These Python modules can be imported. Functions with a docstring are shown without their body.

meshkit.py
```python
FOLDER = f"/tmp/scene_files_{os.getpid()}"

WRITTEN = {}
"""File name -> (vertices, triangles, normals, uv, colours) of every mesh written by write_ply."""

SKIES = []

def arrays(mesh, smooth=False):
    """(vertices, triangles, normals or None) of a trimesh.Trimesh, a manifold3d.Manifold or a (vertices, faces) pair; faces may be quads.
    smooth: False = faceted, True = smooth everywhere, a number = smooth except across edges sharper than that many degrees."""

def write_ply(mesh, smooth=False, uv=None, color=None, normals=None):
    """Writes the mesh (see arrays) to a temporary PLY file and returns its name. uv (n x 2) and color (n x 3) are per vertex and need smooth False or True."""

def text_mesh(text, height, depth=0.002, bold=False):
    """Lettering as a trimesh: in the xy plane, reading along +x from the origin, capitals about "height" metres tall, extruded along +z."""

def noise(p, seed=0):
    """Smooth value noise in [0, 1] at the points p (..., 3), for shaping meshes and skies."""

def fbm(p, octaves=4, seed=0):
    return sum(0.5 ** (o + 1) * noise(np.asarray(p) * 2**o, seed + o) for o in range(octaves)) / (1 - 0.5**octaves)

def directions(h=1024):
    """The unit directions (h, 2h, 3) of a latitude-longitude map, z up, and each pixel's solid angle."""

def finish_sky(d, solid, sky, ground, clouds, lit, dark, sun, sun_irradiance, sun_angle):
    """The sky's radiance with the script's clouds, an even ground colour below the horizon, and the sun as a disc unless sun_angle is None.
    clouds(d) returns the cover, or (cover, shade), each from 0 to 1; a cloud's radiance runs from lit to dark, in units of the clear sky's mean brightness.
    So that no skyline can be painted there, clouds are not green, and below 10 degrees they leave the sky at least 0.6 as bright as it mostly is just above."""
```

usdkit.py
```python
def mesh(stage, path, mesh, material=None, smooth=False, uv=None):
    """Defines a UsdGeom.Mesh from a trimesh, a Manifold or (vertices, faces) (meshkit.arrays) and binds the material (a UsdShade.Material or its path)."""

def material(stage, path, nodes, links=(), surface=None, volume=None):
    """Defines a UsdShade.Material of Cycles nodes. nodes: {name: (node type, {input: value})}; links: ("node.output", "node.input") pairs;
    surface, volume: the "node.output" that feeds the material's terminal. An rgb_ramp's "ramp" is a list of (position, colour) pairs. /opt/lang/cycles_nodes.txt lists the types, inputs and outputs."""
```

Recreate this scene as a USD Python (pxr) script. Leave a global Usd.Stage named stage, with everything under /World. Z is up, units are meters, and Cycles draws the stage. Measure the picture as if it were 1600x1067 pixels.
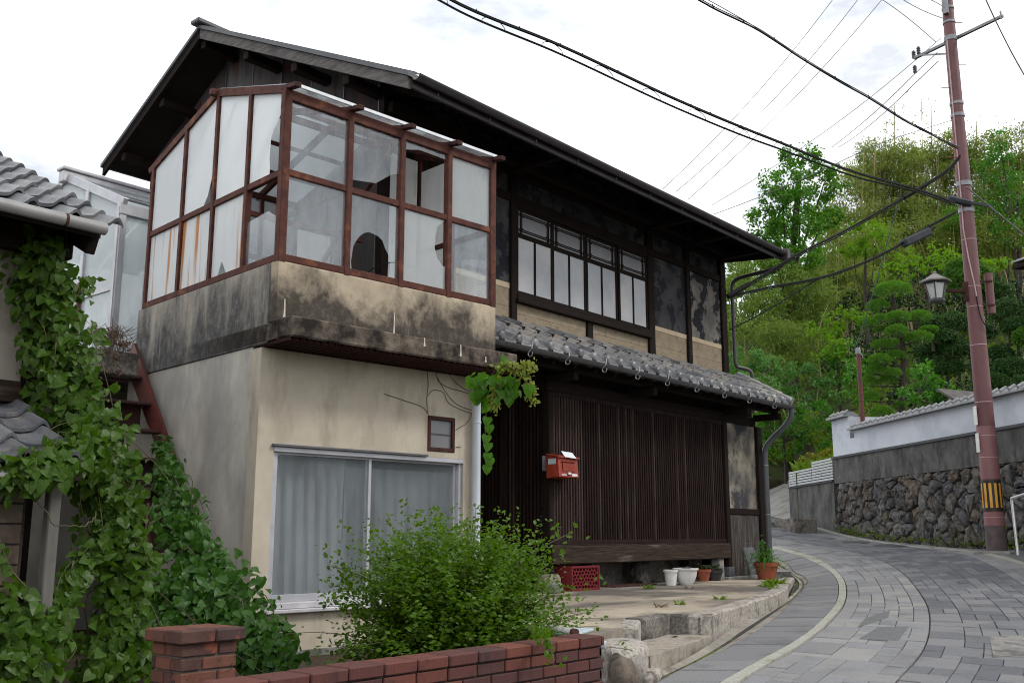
import math, json
import numpy as np, trimesh, usdkit, meshkit
from pxr import Usd, UsdGeom, UsdLux, UsdShade, Sdf, Gf
from scipy.interpolate import RBFInterpolator
from scipy.spatial import Voronoi
from shapely.geometry import Polygon, box as sbox, MultiPolygon
from shapely import affinity

EXPOSURE = .92
SUNAZ = 150
SUNEL = 46
SUN_INT = .3
SUN_ANGLE = 12
SKY_STRENGTH = .1
CLOUD_LIT = (13.,13.1,13.3)
CLOUD_DARK = (4.7,4.9,5.2)
CLOUD_MID = (7.6,7.75,7.9)
stage = Usd.Stage.CreateInMemory()
UsdGeom.SetStageUpAxis(stage, 'Z'); UsdGeom.SetStageMetersPerUnit(stage, 1.0)
UsdGeom.Xform.Define(stage, '/World'); UsdGeom.Scope.Define(stage, '/World/Looks')
stage.SetDefaultPrim(stage.GetPrimAtPath('/World'))
# ------------------------------------------------------------------ camera, sky, sun
# the origin is the photographer's eye; x runs along the old house's front, y goes behind it, z is up
YAW, PITCH = math.radians(49.74), math.radians(11.0)
cam = UsdGeom.Camera.Define(stage, '/World/camera')
_f = np.array([math.sin(YAW)*math.cos(PITCH), math.cos(YAW)*math.cos(PITCH), math.sin(PITCH)])
_r = np.cross(_f, [0, 0, 1]); _r /= np.linalg.norm(_r); _u = np.cross(_r, _f)
cam.AddTransformOp().Set(Gf.Matrix4d(*_r, 0, *_u, 0, *(-_f), 0, 0, 0, 0, 1))
cam.CreateFocalLengthAttr(35.0); cam.CreateHorizontalApertureAttr(36.0); cam.CreateVerticalApertureAttr(36.0*682/1024)
cam.CreateClippingRangeAttr(Gf.Vec2f(.05, 2000)); cam.CreateExposureAttr(EXPOSURE)
SUN_AZ, SUN_EL = math.radians(SUNAZ), math.radians(SUNEL)          # azimuth = atan2(x, y) of the direction towards the sun
sky = UsdLux.DomeLight.Define(stage, '/World/sky')
skymat = usdkit.material(stage, '/World/Looks/sky', {
    'tc': ('texture_coordinate', {}), 'mp': ('mapping', {'scale': (1, 1, 2.6)}),
    'sky': ('sky_texture', {'sky_type': 'single_scattering', 'sun_disc': False, 'sun_elevation': SUN_EL, 'sun_rotation': SUN_AZ}),
    'n': ('noise_texture', {'scale': 2.1, 'detail': 8.0, 'roughness': .6, 'distortion': .3}),
    'n2': ('noise_texture', {'scale': 5.0, 'detail': 6.0, 'roughness': .6}),
    'cov': ('map_range', {'from_min': .25, 'from_max': .6, 'to_min': .6, 'to_max': 1.0, 'clamp': True}),
    'tone': ('rgb_ramp', {'ramp': [(0, CLOUD_DARK), (.36, CLOUD_DARK), (.50, CLOUD_MID), (.68, CLOUD_LIT), (1, CLOUD_LIT)]}),
    'mix': ('mix', {'mix_type': 'mix'}), 'bg': ('background_shader', {'strength': SKY_STRENGTH})},
    [('tc.generated', 'mp.vector'), ('mp.vector', 'n.vector'), ('mp.vector', 'n2.vector'), ('n.fac', 'cov.value'), ('n2.fac', 'tone.fac'),
     ('cov.result', 'mix.fac'), ('sky.color', 'mix.color1'), ('tone.color', 'mix.color2'), ('mix.color', 'bg.color')], surface='bg.background')
UsdShade.MaterialBindingAPI.Apply(sky.GetPrim()).Bind(skymat)
sky.GetPrim().SetCustomDataByKey('kind', 'structure')
sun = UsdLux.DistantLight.Define(stage, '/World/sun')
sun.CreateIntensityAttr(SUN_INT); sun.CreateAngleAttr(SUN_ANGLE); sun.CreateColorAttr(Gf.Vec3f(1, .96, .9)); sun.GetPrim().GetAttribute('inputs:normalize').Set(True) if sun.GetPrim().GetAttribute('inputs:normalize') else sun.CreateNormalizeAttr(True)
_l = np.array([math.sin(SUN_AZ)*math.cos(SUN_EL), math.cos(SUN_AZ)*math.cos(SUN_EL), math.sin(SUN_EL)])
_x = np.cross([0, 0, 1], _l); _x /= np.linalg.norm(_x); _y = np.cross(_l, _x)
sun.AddTransformOp().Set(Gf.Matrix4d(*_x, 0, *_y, 0, *_l, 0, *(_l*50), 1))

# ------------------------------------------------------------------ helpers
rng = np.random.default_rng(7)
V = json.loads('{"road_cp":[[0.0,0.0,-1.5],[6.2,4.05,-1.0],[8.05,4.51,-0.9],[16.3,7.6,-0.72],[19.2,5.06,-0.289],[20.7,5.66,-0.24],[25.4,10.65,0.13],[25.424,12.433,0.356],[12.0,-1.0,-0.95],[5.0,-3.0,-1.35],[14.0,9.5,-0.75],[30.0,18.0,1.2]],"gutL":[[6.244,4.046,-0.998],[6.964,4.187,-0.957],[7.938,4.449,-0.907],[8.662,4.702,-0.881],[10.839,5.401,-0.842],[12.815,6.016,-0.813],[16.406,7.578,-0.708]],"gutR":[[6.556,3.977,-0.984],[6.999,4.056,-0.959],[7.435,4.136,-0.936],[8.368,4.361,-0.896],[9.274,4.629,-0.872],[10.819,5.164,-0.843],[12.44,5.771,-0.818],[13.873,6.322,-0.793],[16.586,7.52,-0.691],[16.822,7.72,-0.67],[18.434,8.747,-0.5]],"bandL":[[6.437,3.555,-1.004],[8.365,3.907,-0.909],[10.995,4.693,-0.845],[13.999,5.817,-0.78],[16.899,7.127,-0.647],[18.152,7.928,-0.528],[19.77,9.216,-0.365]],"bandR":[[6.506,3.469,-1.004],[8.189,3.787,-0.919],[10.902,4.574,-0.847],[14.018,5.723,-0.778],[16.62,6.867,-0.664],[18.517,7.983,-0.489],[20.032,9.194,-0.343]],"lightR":[[7.211,2.625,-1.003],[9.633,3.323,-0.896],[15.235,4.973,-0.693],[17.518,6.316,-0.539],[20.951,8.915,-0.271],[23.079,11.134,-0.002]],"manhole":[[21.811,7.817,-0.216],[22.538,8.892,-0.158]],"terrace":[[7.319,4.786,-0.72],[8.001,4.916,-0.72],[8.043,4.756,-0.72],[8.038,4.547,-0.72],[9.345,4.941,-0.72],[10.62,5.286,-0.72],[12.34,5.824,-0.72],[15.961,7.386,-0.72]],"step":[[7.709,5.004,-0.86],[7.905,4.862,-0.86],[8.14,4.585,-0.86],[7.998,4.486,-0.86],[6.78,4.381,-0.86],[6.382,4.264,-0.86]],"block":[[6.094,4.288,-0.74],[6.743,4.411,-0.74],[6.5,4.164,-0.74],[5.807,3.981,-0.74]],"things":{"crate":[10.225,7.818,-0.71],"crate_r":[11.055,7.993,-0.71],"pot1":[12.653,7.685,-0.71],"pot2":[12.772,7.546,-0.71],"pot3":[13.977,7.961,-0.71],"pot4":[14.286,7.933,-0.71],"pot5":[15.25,7.495,-0.71],"grate":[12.104,8.334,-0.71],"stump":[12.676,8.24,-0.71],"blk":[11.624,8.348,-0.71],"pane":[15.327,7.77,-0.71],"weed1":[11.549,7.409,-0.71],"weed2":[10.157,5.586,-0.71],"weed3":[9.13,5.537,-0.71],"weed4":[9.187,5.324,-0.71],"weed5":[12.25,5.931,-0.72],"weed6":[13.808,6.641,-0.72],"leaf":[7.802,4.806,-0.86],"pipe":[[5.255,4.093,-0.6],[5.154,3.819,-0.6],[5.15,3.638,-0.6]]},"lantern":[18.203,5.418,4.336],"redpost":[[23.11,8.881,2.905],[23.131,8.903,4.323]],"bigtree":[[36.402,16.001,13.526],[36.955,16.638,9.235]],"W1":[[7.352,7.582,6.197],[7.889,7.692,6.345],[9.552,7.323,6.283],[11.754,6.822,6.117],[13.549,6.319,5.985],[15.678,5.865,5.949],[17.477,5.312,5.963],[18.499,5.056,5.948]],"W1b":[[7.356,7.586,6.168],[7.9,7.701,6.269],[9.567,7.335,6.184],[11.77,6.836,6.009],[13.563,6.331,5.888],[15.687,5.873,5.886],[17.482,5.316,5.929],[18.504,5.061,5.913]],"W2":[[10.594,5.905,6.906],[10.994,5.893,6.948],[12.31,5.736,7.024],[13.461,5.638,7.022],[14.504,5.512,7.013],[15.44,5.359,6.993],[16.492,5.23,6.961],[17.302,5.07,6.934],[18.392,4.889,6.924]],"W2m":[[10.584,5.897,6.972],[12.307,5.733,7.042],[14.487,5.523,7.043],[16.488,5.228,6.982],[18.385,4.883,6.97]],"W3":[[18.33,4.85,6.772],[18.141,4.992,6.518],[17.664,5.363,6.109],[16.859,5.849,5.555],[16.07,6.306,5.041],[15.293,6.729,4.587],[14.638,7.178,4.093],[14.208,7.462,3.788]],"W4":[[18.434,5.029,5.767],[17.778,5.459,5.345],[17.197,5.792,4.946],[16.551,6.192,4.579],[15.872,6.608,4.286],[14.972,7.119,4.028],[14.21,7.463,3.778]],"W4b":[[15.872,6.608,4.286],[15.418,6.937,3.929],[14.815,7.297,3.528],[14.351,7.528,3.27]],"box4":[[17.4,5.677,5.052],[17.87,5.357,5.323]],"guy":[[20.087,6.511,6.932],[21.018,7.294,5.914],[21.958,8.019,5.053],[23.143,8.893,4.308]],"W6":[[18.693,4.885,6.281],[19.459,4.571,5.891],[20.622,4.02,5.25]],"W7":[[18.072,4.144,9.608],[18.755,4.013,8.937],[19.602,3.752,8.05]],"thin":[[[27.297,10.228,16.051],[27.771,13.544,13.648],[28.033,17.009,11.583]],[[27.777,9.674,16.013],[28.185,13.086,13.547],[28.342,16.67,11.497]],[[28.27,9.08,16.051],[28.584,12.615,13.547],[28.649,16.385,11.24]],[[29.494,8.045,14.688],[31.345,12.511,13.536],[32.607,17.69,12.322]],[[18.581,5.148,8.991],[19.369,5.957,8.972],[23.21,9.126,9.558]],[[18.613,5.159,8.824],[19.397,5.981,8.782],[23.314,9.003,9.558]],[[18.448,4.958,7.523],[19.865,7.27,7.896],[21.535,11.603,7.902]],[[18.663,6.286,10.65],[18.423,5.574,9.764],[18.431,5.124,9.133]],[[18.053,5.605,10.07],[18.074,5.225,9.675],[18.084,4.836,9.357]],[[18.229,5.248,10.041],[18.11,4.995,9.776],[18.053,4.81,9.566]]],"ivy_main":[[2.975,6.841,1.999,0.13],[3.037,6.834,1.78,0.22],[3.117,6.832,1.473,0.26],[3.177,6.783,1.136,0.27],[3.277,6.751,0.853,0.28],[3.39,6.696,0.592,0.27],[3.461,6.612,0.328,0.25],[3.537,6.535,0.025,0.23],[3.565,6.434,-0.271,0.22],[3.541,6.39,-0.559,0.22],[3.463,6.328,-0.831,0.25],[3.375,6.255,-1.03,0.25]],"ivy_roof":[[3.251,6.395,0.566,0.2],[2.926,6.104,0.45,0.14],[2.701,5.924,0.361,0.11],[2.583,5.989,0.344,0.11],[2.458,6.078,0.275,0.14]],"ivy_low":[[2.6,6.209,-0.454,0.22],[2.757,6.212,-0.555,0.2],[2.869,6.108,-0.648,0.2],[2.727,6.007,-0.806,0.2],[3.014,6.201,-0.478,0.1],[3.156,6.281,-0.255,0.1],[3.385,6.425,-0.059,0.1]],"ivy_right":[[4.882,8.328,0.838,0.07],[4.795,8.049,0.532,0.14],[4.708,7.703,0.191,0.2],[4.633,7.335,-0.123,0.25],[4.573,6.941,-0.411,0.29],[4.524,6.512,-0.626,0.28],[4.485,6.131,-0.78,0.24],[4.461,5.87,-0.867,0.16],[4.239,7.111,-0.451,0.28],[4.206,6.594,-0.7,0.3],[3.898,6.662,-0.769,0.3]],"vine_strands":[[[2.625,6.099,0.338],[2.726,5.946,0.188],[2.801,5.896,0.059],[2.962,5.945,0.053],[3.175,6.139,0.143]],[[2.494,5.886,-0.015],[2.543,5.871,-0.156],[2.598,5.833,-0.244],[2.627,5.81,-0.28]],[[2.963,5.929,-0.425],[2.912,5.896,-0.637],[2.908,5.922,-0.711]]],"big":[[38.234,16.387,15.528,0.972,0.81],[39.929,16.137,14.948,0.912,0.912],[36.967,16.73,14.123,1.054,0.949],[36.678,17.522,12.623,0.791,0.896],[38.534,16.711,13.275,1.296,1.026],[37.226,17.296,11.225,0.896,0.738],[38.844,16.903,11.42,0.918,0.81],[40.186,16.282,13.455,0.719,0.719]],"big_trunk":[[39.402,17.758,9.008],[38.935,17.365,11.101],[38.414,16.893,13.142],[38.278,16.495,14.998]],"bam_l":[[35.709,18.11,9.235,1.08,1.543],[37.272,17.576,10.113,1.186,1.45],[39.152,17.058,9.697,1.215,1.62],[35.359,17.46,7.528,1.379,1.003],[37.466,16.566,7.468,1.286,1.029],[36.239,18.601,10.76,0.659,0.791]],"bam_m":[[47.616,17.79,15.961,1.35,2.25],[44.383,17.79,12.928,1.209,2.115],[50.514,16.933,17.912,1.504,2.34],[49.73,17.583,18.831,1.137,1.471],[49.847,16.006,18.372,1.311,1.639],[45.945,15.946,12.928,1.36,1.511],[43.266,16.549,10.958,1.302,1.591],[49.522,15.824,15.015,1.446,1.607]],"bam_r":[[52.191,14.411,19.717,1.203,1.137],[52.612,12.548,19.016,1.311,1.311],[53.706,11.111,19.499,1.311,1.311],[48.201,13.104,13.521,1.511,1.511],[51.761,15.362,18.24,1.671,2.34],[52.133,13.646,17.246,1.639,2.623],[49.636,15.499,15.646,1.768,1.768],[52.544,12.065,15.646,1.446,2.25],[53.188,10.925,16.908,1.446,2.571],[48.583,14.051,14.111,1.851,1.234],[49.026,12.219,13.224,1.813,1.36]],"culm":[[[48.956,17.156,12.806],[49.012,16.741,17.111],[48.767,16.264,20.705]],[[49.802,16.906,12.934],[49.815,16.53,17.28],[49.404,15.996,21.718]],[[50.804,16.473,13.062],[50.71,16.211,17.449],[50.381,15.96,20.622]],[[51.858,15.978,13.19],[51.785,15.678,17.618],[51.255,15.209,22.306]],[[49.849,16.101,12.806],[49.884,15.711,17.111],[49.73,15.368,19.903]],[[48.158,17.349,12.678],[48.195,16.969,16.942],[48.05,16.624,19.707]],[[52.664,15.776,13.318],[52.599,15.454,17.787],[52.124,15.008,22.186]],[[47.326,17.582,12.55],[47.353,17.225,16.773],[47.293,16.977,18.883]],[[52.075,14.972,13.062],[51.974,14.718,17.449],[51.726,14.568,19.968]],[[51.989,13.575,12.806],[52.029,13.179,17.111],[51.743,12.751,20.705]],[[53.707,13.046,13.062],[53.646,12.743,17.449],[53.329,12.479,20.622]],[[53.526,11.76,12.806],[53.553,11.379,17.111],[53.241,10.981,20.705]],[[53.277,12.054,12.806],[53.248,11.739,17.111],[53.001,11.506,19.903]],[[50.73,15.661,12.909],[50.66,15.385,17.246],[50.518,15.264,19.252]],[[48.894,17.229,12.806],[48.886,16.89,17.111],[48.863,16.73,18.781]]],"maple":[[36.57,13.3,11.363,0.831,0.537],[36.857,13.127,10.812,0.733,0.342],[36.401,13.701,10.692,0.635,0.342],[37.085,11.458,10.224,1.189,0.238],[37.902,10.591,9.897,1.189,0.262],[36.564,12.263,9.593,1.07,0.309],[39.806,9.861,10.092,0.831,0.293],[35.73,13.739,7.959,0.809,0.381],[35.185,14.524,7.492,0.761,0.523],[34.484,14.04,6.608,0.694,0.509]],"maple_t":[[[37.246,13.733,8.843],[36.666,13.317,10.932]],[[37.792,11.581,8.612],[37.34,11.206,10.06]],[[35.331,14.196,5.91],[35.087,13.928,7.757]]],"broad_r":[[48.853,11.281,17.02,1.027,0.846],[49.606,10.731,15.893,1.088,1.027],[48.664,12.111,15.004,0.906,1.027],[48.639,10.965,13.668,1.124,0.71],[48.668,11.125,18.266,0.423,0.544],[46.948,12.788,14.249,0.651,0.769]],"mass":[[32.533,16.482,6.154,0.741,0.555],[33.165,15.804,5.926,0.879,0.648],[33.888,15.052,5.586,0.833,0.648],[31.922,15.977,4.989,0.9,0.585],[34.107,14.23,4.836,0.685,0.685],[32.318,16.906,5.586,0.579,0.926]],"mass_d":[[32.618,15.387,4.216,1.012,0.63],[33.362,14.543,4.105,0.81,0.72],[33.851,15.779,3.314,0.81,0.509],[33.451,13.797,3.611,0.577,0.621],[33.227,16.311,3.995,0.579,0.579],[34.868,13.758,6.04,0.741,0.926],[33.309,12.741,5.061,0.525,0.874]],"fill":[[41.023,14.928,9.432,1.62,1.08],[42.476,12.973,10.227,1.89,1.08],[44.125,11.186,9.697,1.62,1.08],[44.134,9.745,9.207,1.186,1.318],[36.031,12.317,6.267,1.389,0.926],[37.594,10.608,5.813,1.389,0.926],[36.808,8.544,5.275,1.093,0.874],[38.871,15.059,6.963,1.157,1.286],[42.828,18.832,10.33,1.774,1.774],[32.872,10.316,4.359,1.44,0.514],[34.068,8.903,4.359,1.029,0.514]],"pads":[[27.674,9.425,6.765,0.522,0.216],[27.864,9.936,6.414,0.31,0.183],[27.592,9.296,5.941,0.321,0.178],[28.284,8.927,6.023,0.306,0.18],[27.554,10.15,5.87,0.254,0.163],[28.385,10.039,6.122,0.241,0.148],[27.415,9.317,5.516,0.301,0.177],[28.133,8.977,5.401,0.393,0.179],[28.179,9.915,5.771,0.275,0.11],[27.701,9.849,5.245,0.288,0.144],[28.651,9.781,5.413,0.24,0.129],[27.421,9.851,4.77,0.321,0.178],[27.89,9.564,4.927,0.269,0.161],[27.716,10.05,4.521,0.288,0.18],[27.626,9.561,4.404,0.231,0.142],[27.797,10.356,4.233,0.29,0.181],[28.085,9.841,4.289,0.253,0.163],[28.607,9.493,4.444,0.182,0.182],[27.672,10.32,3.797,0.288,0.18],[27.777,10.01,3.366,0.286,0.143],[28.49,9.731,3.592,0.199,0.145],[29.112,8.97,5.773,0.257,0.129]],"ptrunk":[[28.614,9.765,2.987],[28.334,9.579,4.183],[28.112,9.396,5.139],[27.934,9.41,5.793],[27.885,9.459,6.346],[27.697,9.445,6.606]],"clouds":[[32.084,8.604,7.901,0.717,0.478],[32.739,7.983,7.392,0.478,0.279],[29.553,9.001,6.037,0.317,0.205],[30.482,8.667,6.122,0.455,0.284],[29.832,8.798,5.616,0.41,0.224],[30.149,8.529,5.268,0.522,0.261],[30.129,9.312,5.359,0.341,0.171],[30.938,7.267,6.366,0.466,0.336],[30.617,7.009,5.861,0.403,0.238],[30.29,6.734,5.44,0.36,0.234],[30.433,7.454,5.105,0.366,0.183],[30.193,7.124,4.521,0.576,0.288],[29.397,7.405,4.093,0.424,0.212],[29.36,6.714,3.917,0.417,0.243],[30.712,8.029,4.719,0.298,0.186],[30.029,8.818,4.774,0.447,0.242],[31.658,8.109,5.98,0.347,0.231]],"shrub":[[26.623,8.309,4.116,0.468,0.435],[26.281,8.401,3.582,0.562,0.363],[26.693,8.043,3.677,0.398,0.365],[26.637,7.736,3.345,0.328,0.229]],"yellow":[[29.702,13.088,2.345,0.279,0.179],[29.916,12.8,2.462,0.319,0.199],[30.116,12.552,2.501,0.199,0.159],[29.603,13.24,2.228,0.159,0.12]],"farroof":[[28.792,6.369,7.29],[30.14,5.529,7.94],[25.811,7.101,3.461],[26.777,6.67,3.721]],"vine_r":[[5.93,5.327,1.198,0.07],[5.919,5.248,1.241,0.09],[5.945,5.135,1.254,0.09],[6.007,5.067,1.233,0.08],[5.951,5.325,1.122,0.07],[5.969,5.135,1.158,0.06]],"vine_tips":[[[5.898,5.196,1.233],[5.945,5.034,1.325],[6.024,4.955,1.276],[6.079,4.936,1.126],[6.101,4.94,1.026]],[[5.882,5.215,1.233],[5.889,5.107,1.305],[5.946,5.036,1.315],[6.005,4.986,1.251],[6.069,4.966,1.066]],[[5.922,5.183,1.183],[5.927,5.207,1.083],[5.949,5.212,0.983]],[[5.956,5.044,1.251],[5.986,4.989,1.315],[6.037,4.926,1.325],[6.062,4.907,1.291]]],"vine_dn":[[6.185,5.503,0.921],[6.201,5.503,0.858],[6.203,5.526,0.774],[6.219,5.526,0.712],[6.228,5.54,0.628],[6.245,5.533,0.586],[6.24,5.557,0.528]],"vine_stems":[[[7.34,7.394,1.711],[7.36,7.392,1.563],[7.346,7.393,1.392],[7.367,7.391,1.238]],[[7.471,7.381,1.713],[7.49,7.379,1.625],[7.635,7.366,1.557],[7.891,7.342,1.527],[7.985,7.333,1.515]],[[7.49,7.38,1.646],[7.59,7.37,1.518],[7.773,7.353,1.383],[7.977,7.333,1.345]],[[6.788,7.446,1.404],[7.034,7.423,1.362],[7.305,7.397,1.307],[7.358,7.392,1.258]],[[7.363,7.392,1.441],[7.457,7.383,1.512],[7.564,7.373,1.502],[7.637,7.366,1.398],[7.746,7.355,1.353],[7.978,7.333,1.31]],[[7.978,7.333,1.31],[7.914,7.339,1.2],[7.804,7.35,1.136],[7.75,7.355,1.105]],[[7.632,7.366,1.717],[7.77,7.353,1.606],[7.957,7.335,1.541]],[[7.752,7.355,0.927],[7.825,7.348,0.931]]],"dry":[[4.591,9.145,1.883,0.111,0.074],[4.696,9.031,1.853,0.148,0.08],[4.804,8.921,1.792,0.086,0.062],[4.629,9.002,1.684,0.11,0.073],[4.652,8.849,1.577,0.048,0.109]],"shoot":[[4.607,3.776,-0.505],[4.553,3.642,-0.529],[4.474,3.531,-0.585],[4.462,3.477,-0.671]],"patches":[[[8.992,3.575,-0.904],[9.077,3.263,-0.912],[10.185,3.557,-0.878],[9.932,3.758,-0.878]],[[11.604,4.247,-0.837],[10.856,3.992,-0.856],[9.795,3.906,-0.877],[10.639,4.154,-0.857]],[[9.986,2.763,-0.904],[10.249,2.537,-0.904],[9.183,2.167,-0.948],[8.782,2.415,-0.951]]],"lane":[[23.236,12.803,-0.147],[25.464,12.127,0.167],[27.438,12.587,0.323],[40.328,18.399,3.242],[37.274,18.425,2.041],[34.43,18.914,1.1],[29.656,16.775,0.747]]}')
M = {}
def mat(name, c1, c2=None, scale=5., stretch=(1, 1, 1), rough=.75, bump=0., bscale=60., lo=.35, hi=.65, metallic=0., spec=.4, c3=None, scale3=2., lo3=.5, hi3=.62, stretch3=(1, 1, 1), detail=6., rrange=None):
    """two-tone noise colour (plus optional third patchy tone) with fine relief, all in world position"""
    c2 = c2 or tuple(x*1.35 for x in c1)
    N = {'g': ('geometry', {}), 'm': ('mapping', {'scale': stretch}), 'n': ('noise_texture', {'scale': scale, 'detail': detail, 'roughness': .62}),
         'r': ('rgb_ramp', {'ramp': [(lo, c1), (hi, c2)]}), 'p': ('principled_bsdf', {'roughness': rough, 'metallic': metallic, 'specular_ior_level': spec})}
    L = [('g.position', 'm.vector'), ('m.vector', 'n.vector'), ('n.fac', 'r.fac')]
    out = 'r.color'
    if c3 is not None:
        N.update({'m3': ('mapping', {'scale': stretch3}), 'n3': ('noise_texture', {'scale': scale3, 'detail': 8., 'roughness': .65}),
                  'k3': ('map_range', {'from_min': lo3, 'from_max': hi3, 'to_min': 0., 'to_max': 1., 'clamp': True}), 'x3': ('mix', {'mix_type': 'mix', 'color2': c3})})
        L += [('g.position', 'm3.vector'), ('m3.vector', 'n3.vector'), ('n3.fac', 'k3.value'), ('k3.result', 'x3.fac'), (out, 'x3.color1')]; out = 'x3.color'
    if bump:
        N.update({'bn': ('noise_texture', {'scale': bscale, 'detail': 5., 'roughness': .65}), 'b': ('bump', {'strength': bump, 'distance': .01})})
        L += [('m.vector' if stretch != (1, 1, 1) else 'g.position', 'bn.vector'), ('bn.fac', 'b.height'), ('b.normal', 'p.normal')]
    if rrange:
        N['rr'] = ('map_range', {'from_min': .35, 'from_max': .65, 'to_min': rrange[0], 'to_max': rrange[1], 'clamp': True})
        L += [('n.fac', 'rr.value'), ('rr.result', 'p.roughness')]
    L.append((out, 'p.base_color'))
    M[name] = usdkit.material(stage, '/World/Looks/'+name, N, L, surface='p.BSDF')
    return M[name]
def leafmat(name, cols, trans=.35, rough=.45, tcol=None, spec=.22):
    """each leaf (mesh island) takes its own tone; part of the light passes through it"""
    n = len(cols)
    N = {'g': ('geometry', {}), 'r': ('rgb_ramp', {'ramp': [(i/(n-1), c) for i, c in enumerate(cols)]}),
         'p': ('principled_bsdf', {'roughness': rough, 'specular_ior_level': spec}), 't': ('translucent_bsdf', {}), 'h': ('hsv', {'hue': .497, 'saturation': 1.1, 'value': 1.5}),
         'x': ('mix_closure', {'fac': trans})}
    L = [('g.random_per_island', 'r.fac'), ('r.color', 'p.base_color'), ('r.color', 'h.color'), ('h.color', 't.color'), ('p.BSDF', 'x.closure1'), ('t.BSDF', 'x.closure2')]
    M[name] = usdkit.material(stage, '/World/Looks/'+name, N, L, surface='x.closure')
    return M[name]
def glassmat(name, dirt_lo, dirt_hi, dirt_col=(.62, .65, .66), rough=.05, streak=None, scale=3., stretch=(1, 1, .35), translucent=.6, tint=(.94, .95, .95)):
    """window pane: clear or reflecting by angle, with a film of dust and, where streak is given, rusty runs"""
    N = {'g': ('geometry', {}), 'm': ('mapping', {'scale': stretch}), 'n': ('noise_texture', {'scale': scale, 'detail': 7., 'roughness': .65}),
         'k': ('map_range', {'from_min': .3, 'from_max': .7, 'to_min': dirt_lo, 'to_max': dirt_hi, 'clamp': True}),
         'tr': ('transparent_bsdf', {'color': tint}), 'gl': ('glossy_bsdf', {'color': (1, 1, 1), 'roughness': rough}), 'lw': ('layer_weight', {'blend': .5}), 'pw': ('math', {'math_type': 'power', 'value2': 4.5}), 'f': ('math', {'math_type': 'multiply_add', 'value2': .9, 'value3': .045}),
         'c': ('mix_closure', {}), 'd': ('diffuse_bsdf', {'color': dirt_col}), 'tl': ('translucent_bsdf', {'color': dirt_col}), 'dd': ('mix_closure', {'fac': translucent}), 'x': ('mix_closure', {})}
    L = [('g.position', 'm.vector'), ('m.vector', 'n.vector'), ('n.fac', 'k.value'), ('lw.facing', 'pw.value1'), ('pw.value', 'f.value1'), ('f.value', 'c.fac'), ('tr.BSDF', 'c.closure1'), ('gl.BSDF', 'c.closure2'),
         ('d.BSDF', 'dd.closure1'), ('tl.BSDF', 'dd.closure2'), ('k.result', 'x.fac'), ('c.closure', 'x.closure1'), ('dd.closure', 'x.closure2')]
    if streak:
        N.update({'sm': ('mapping', {'scale': (9, 9, .35)}), 'sn': ('noise_texture', {'scale': 1.3, 'detail': 3.}), 'sk': ('map_range', {'from_min': .52, 'from_max': .62, 'to_min': 0., 'to_max': .9, 'clamp': True}),
                  'sc': ('mix', {'mix_type': 'mix', 'color1': dirt_col, 'color2': streak})})
        L += [('g.position', 'sm.vector'), ('sm.vector', 'sn.vector'), ('sn.fac', 'sk.value'), ('sk.result', 'sc.fac'), ('sc.color', 'd.color'), ('sc.color', 'tl.color')]
    M[name] = usdkit.material(stage, '/World/Looks/'+name, N, L, surface='x.closure')
    return M[name]

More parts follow.
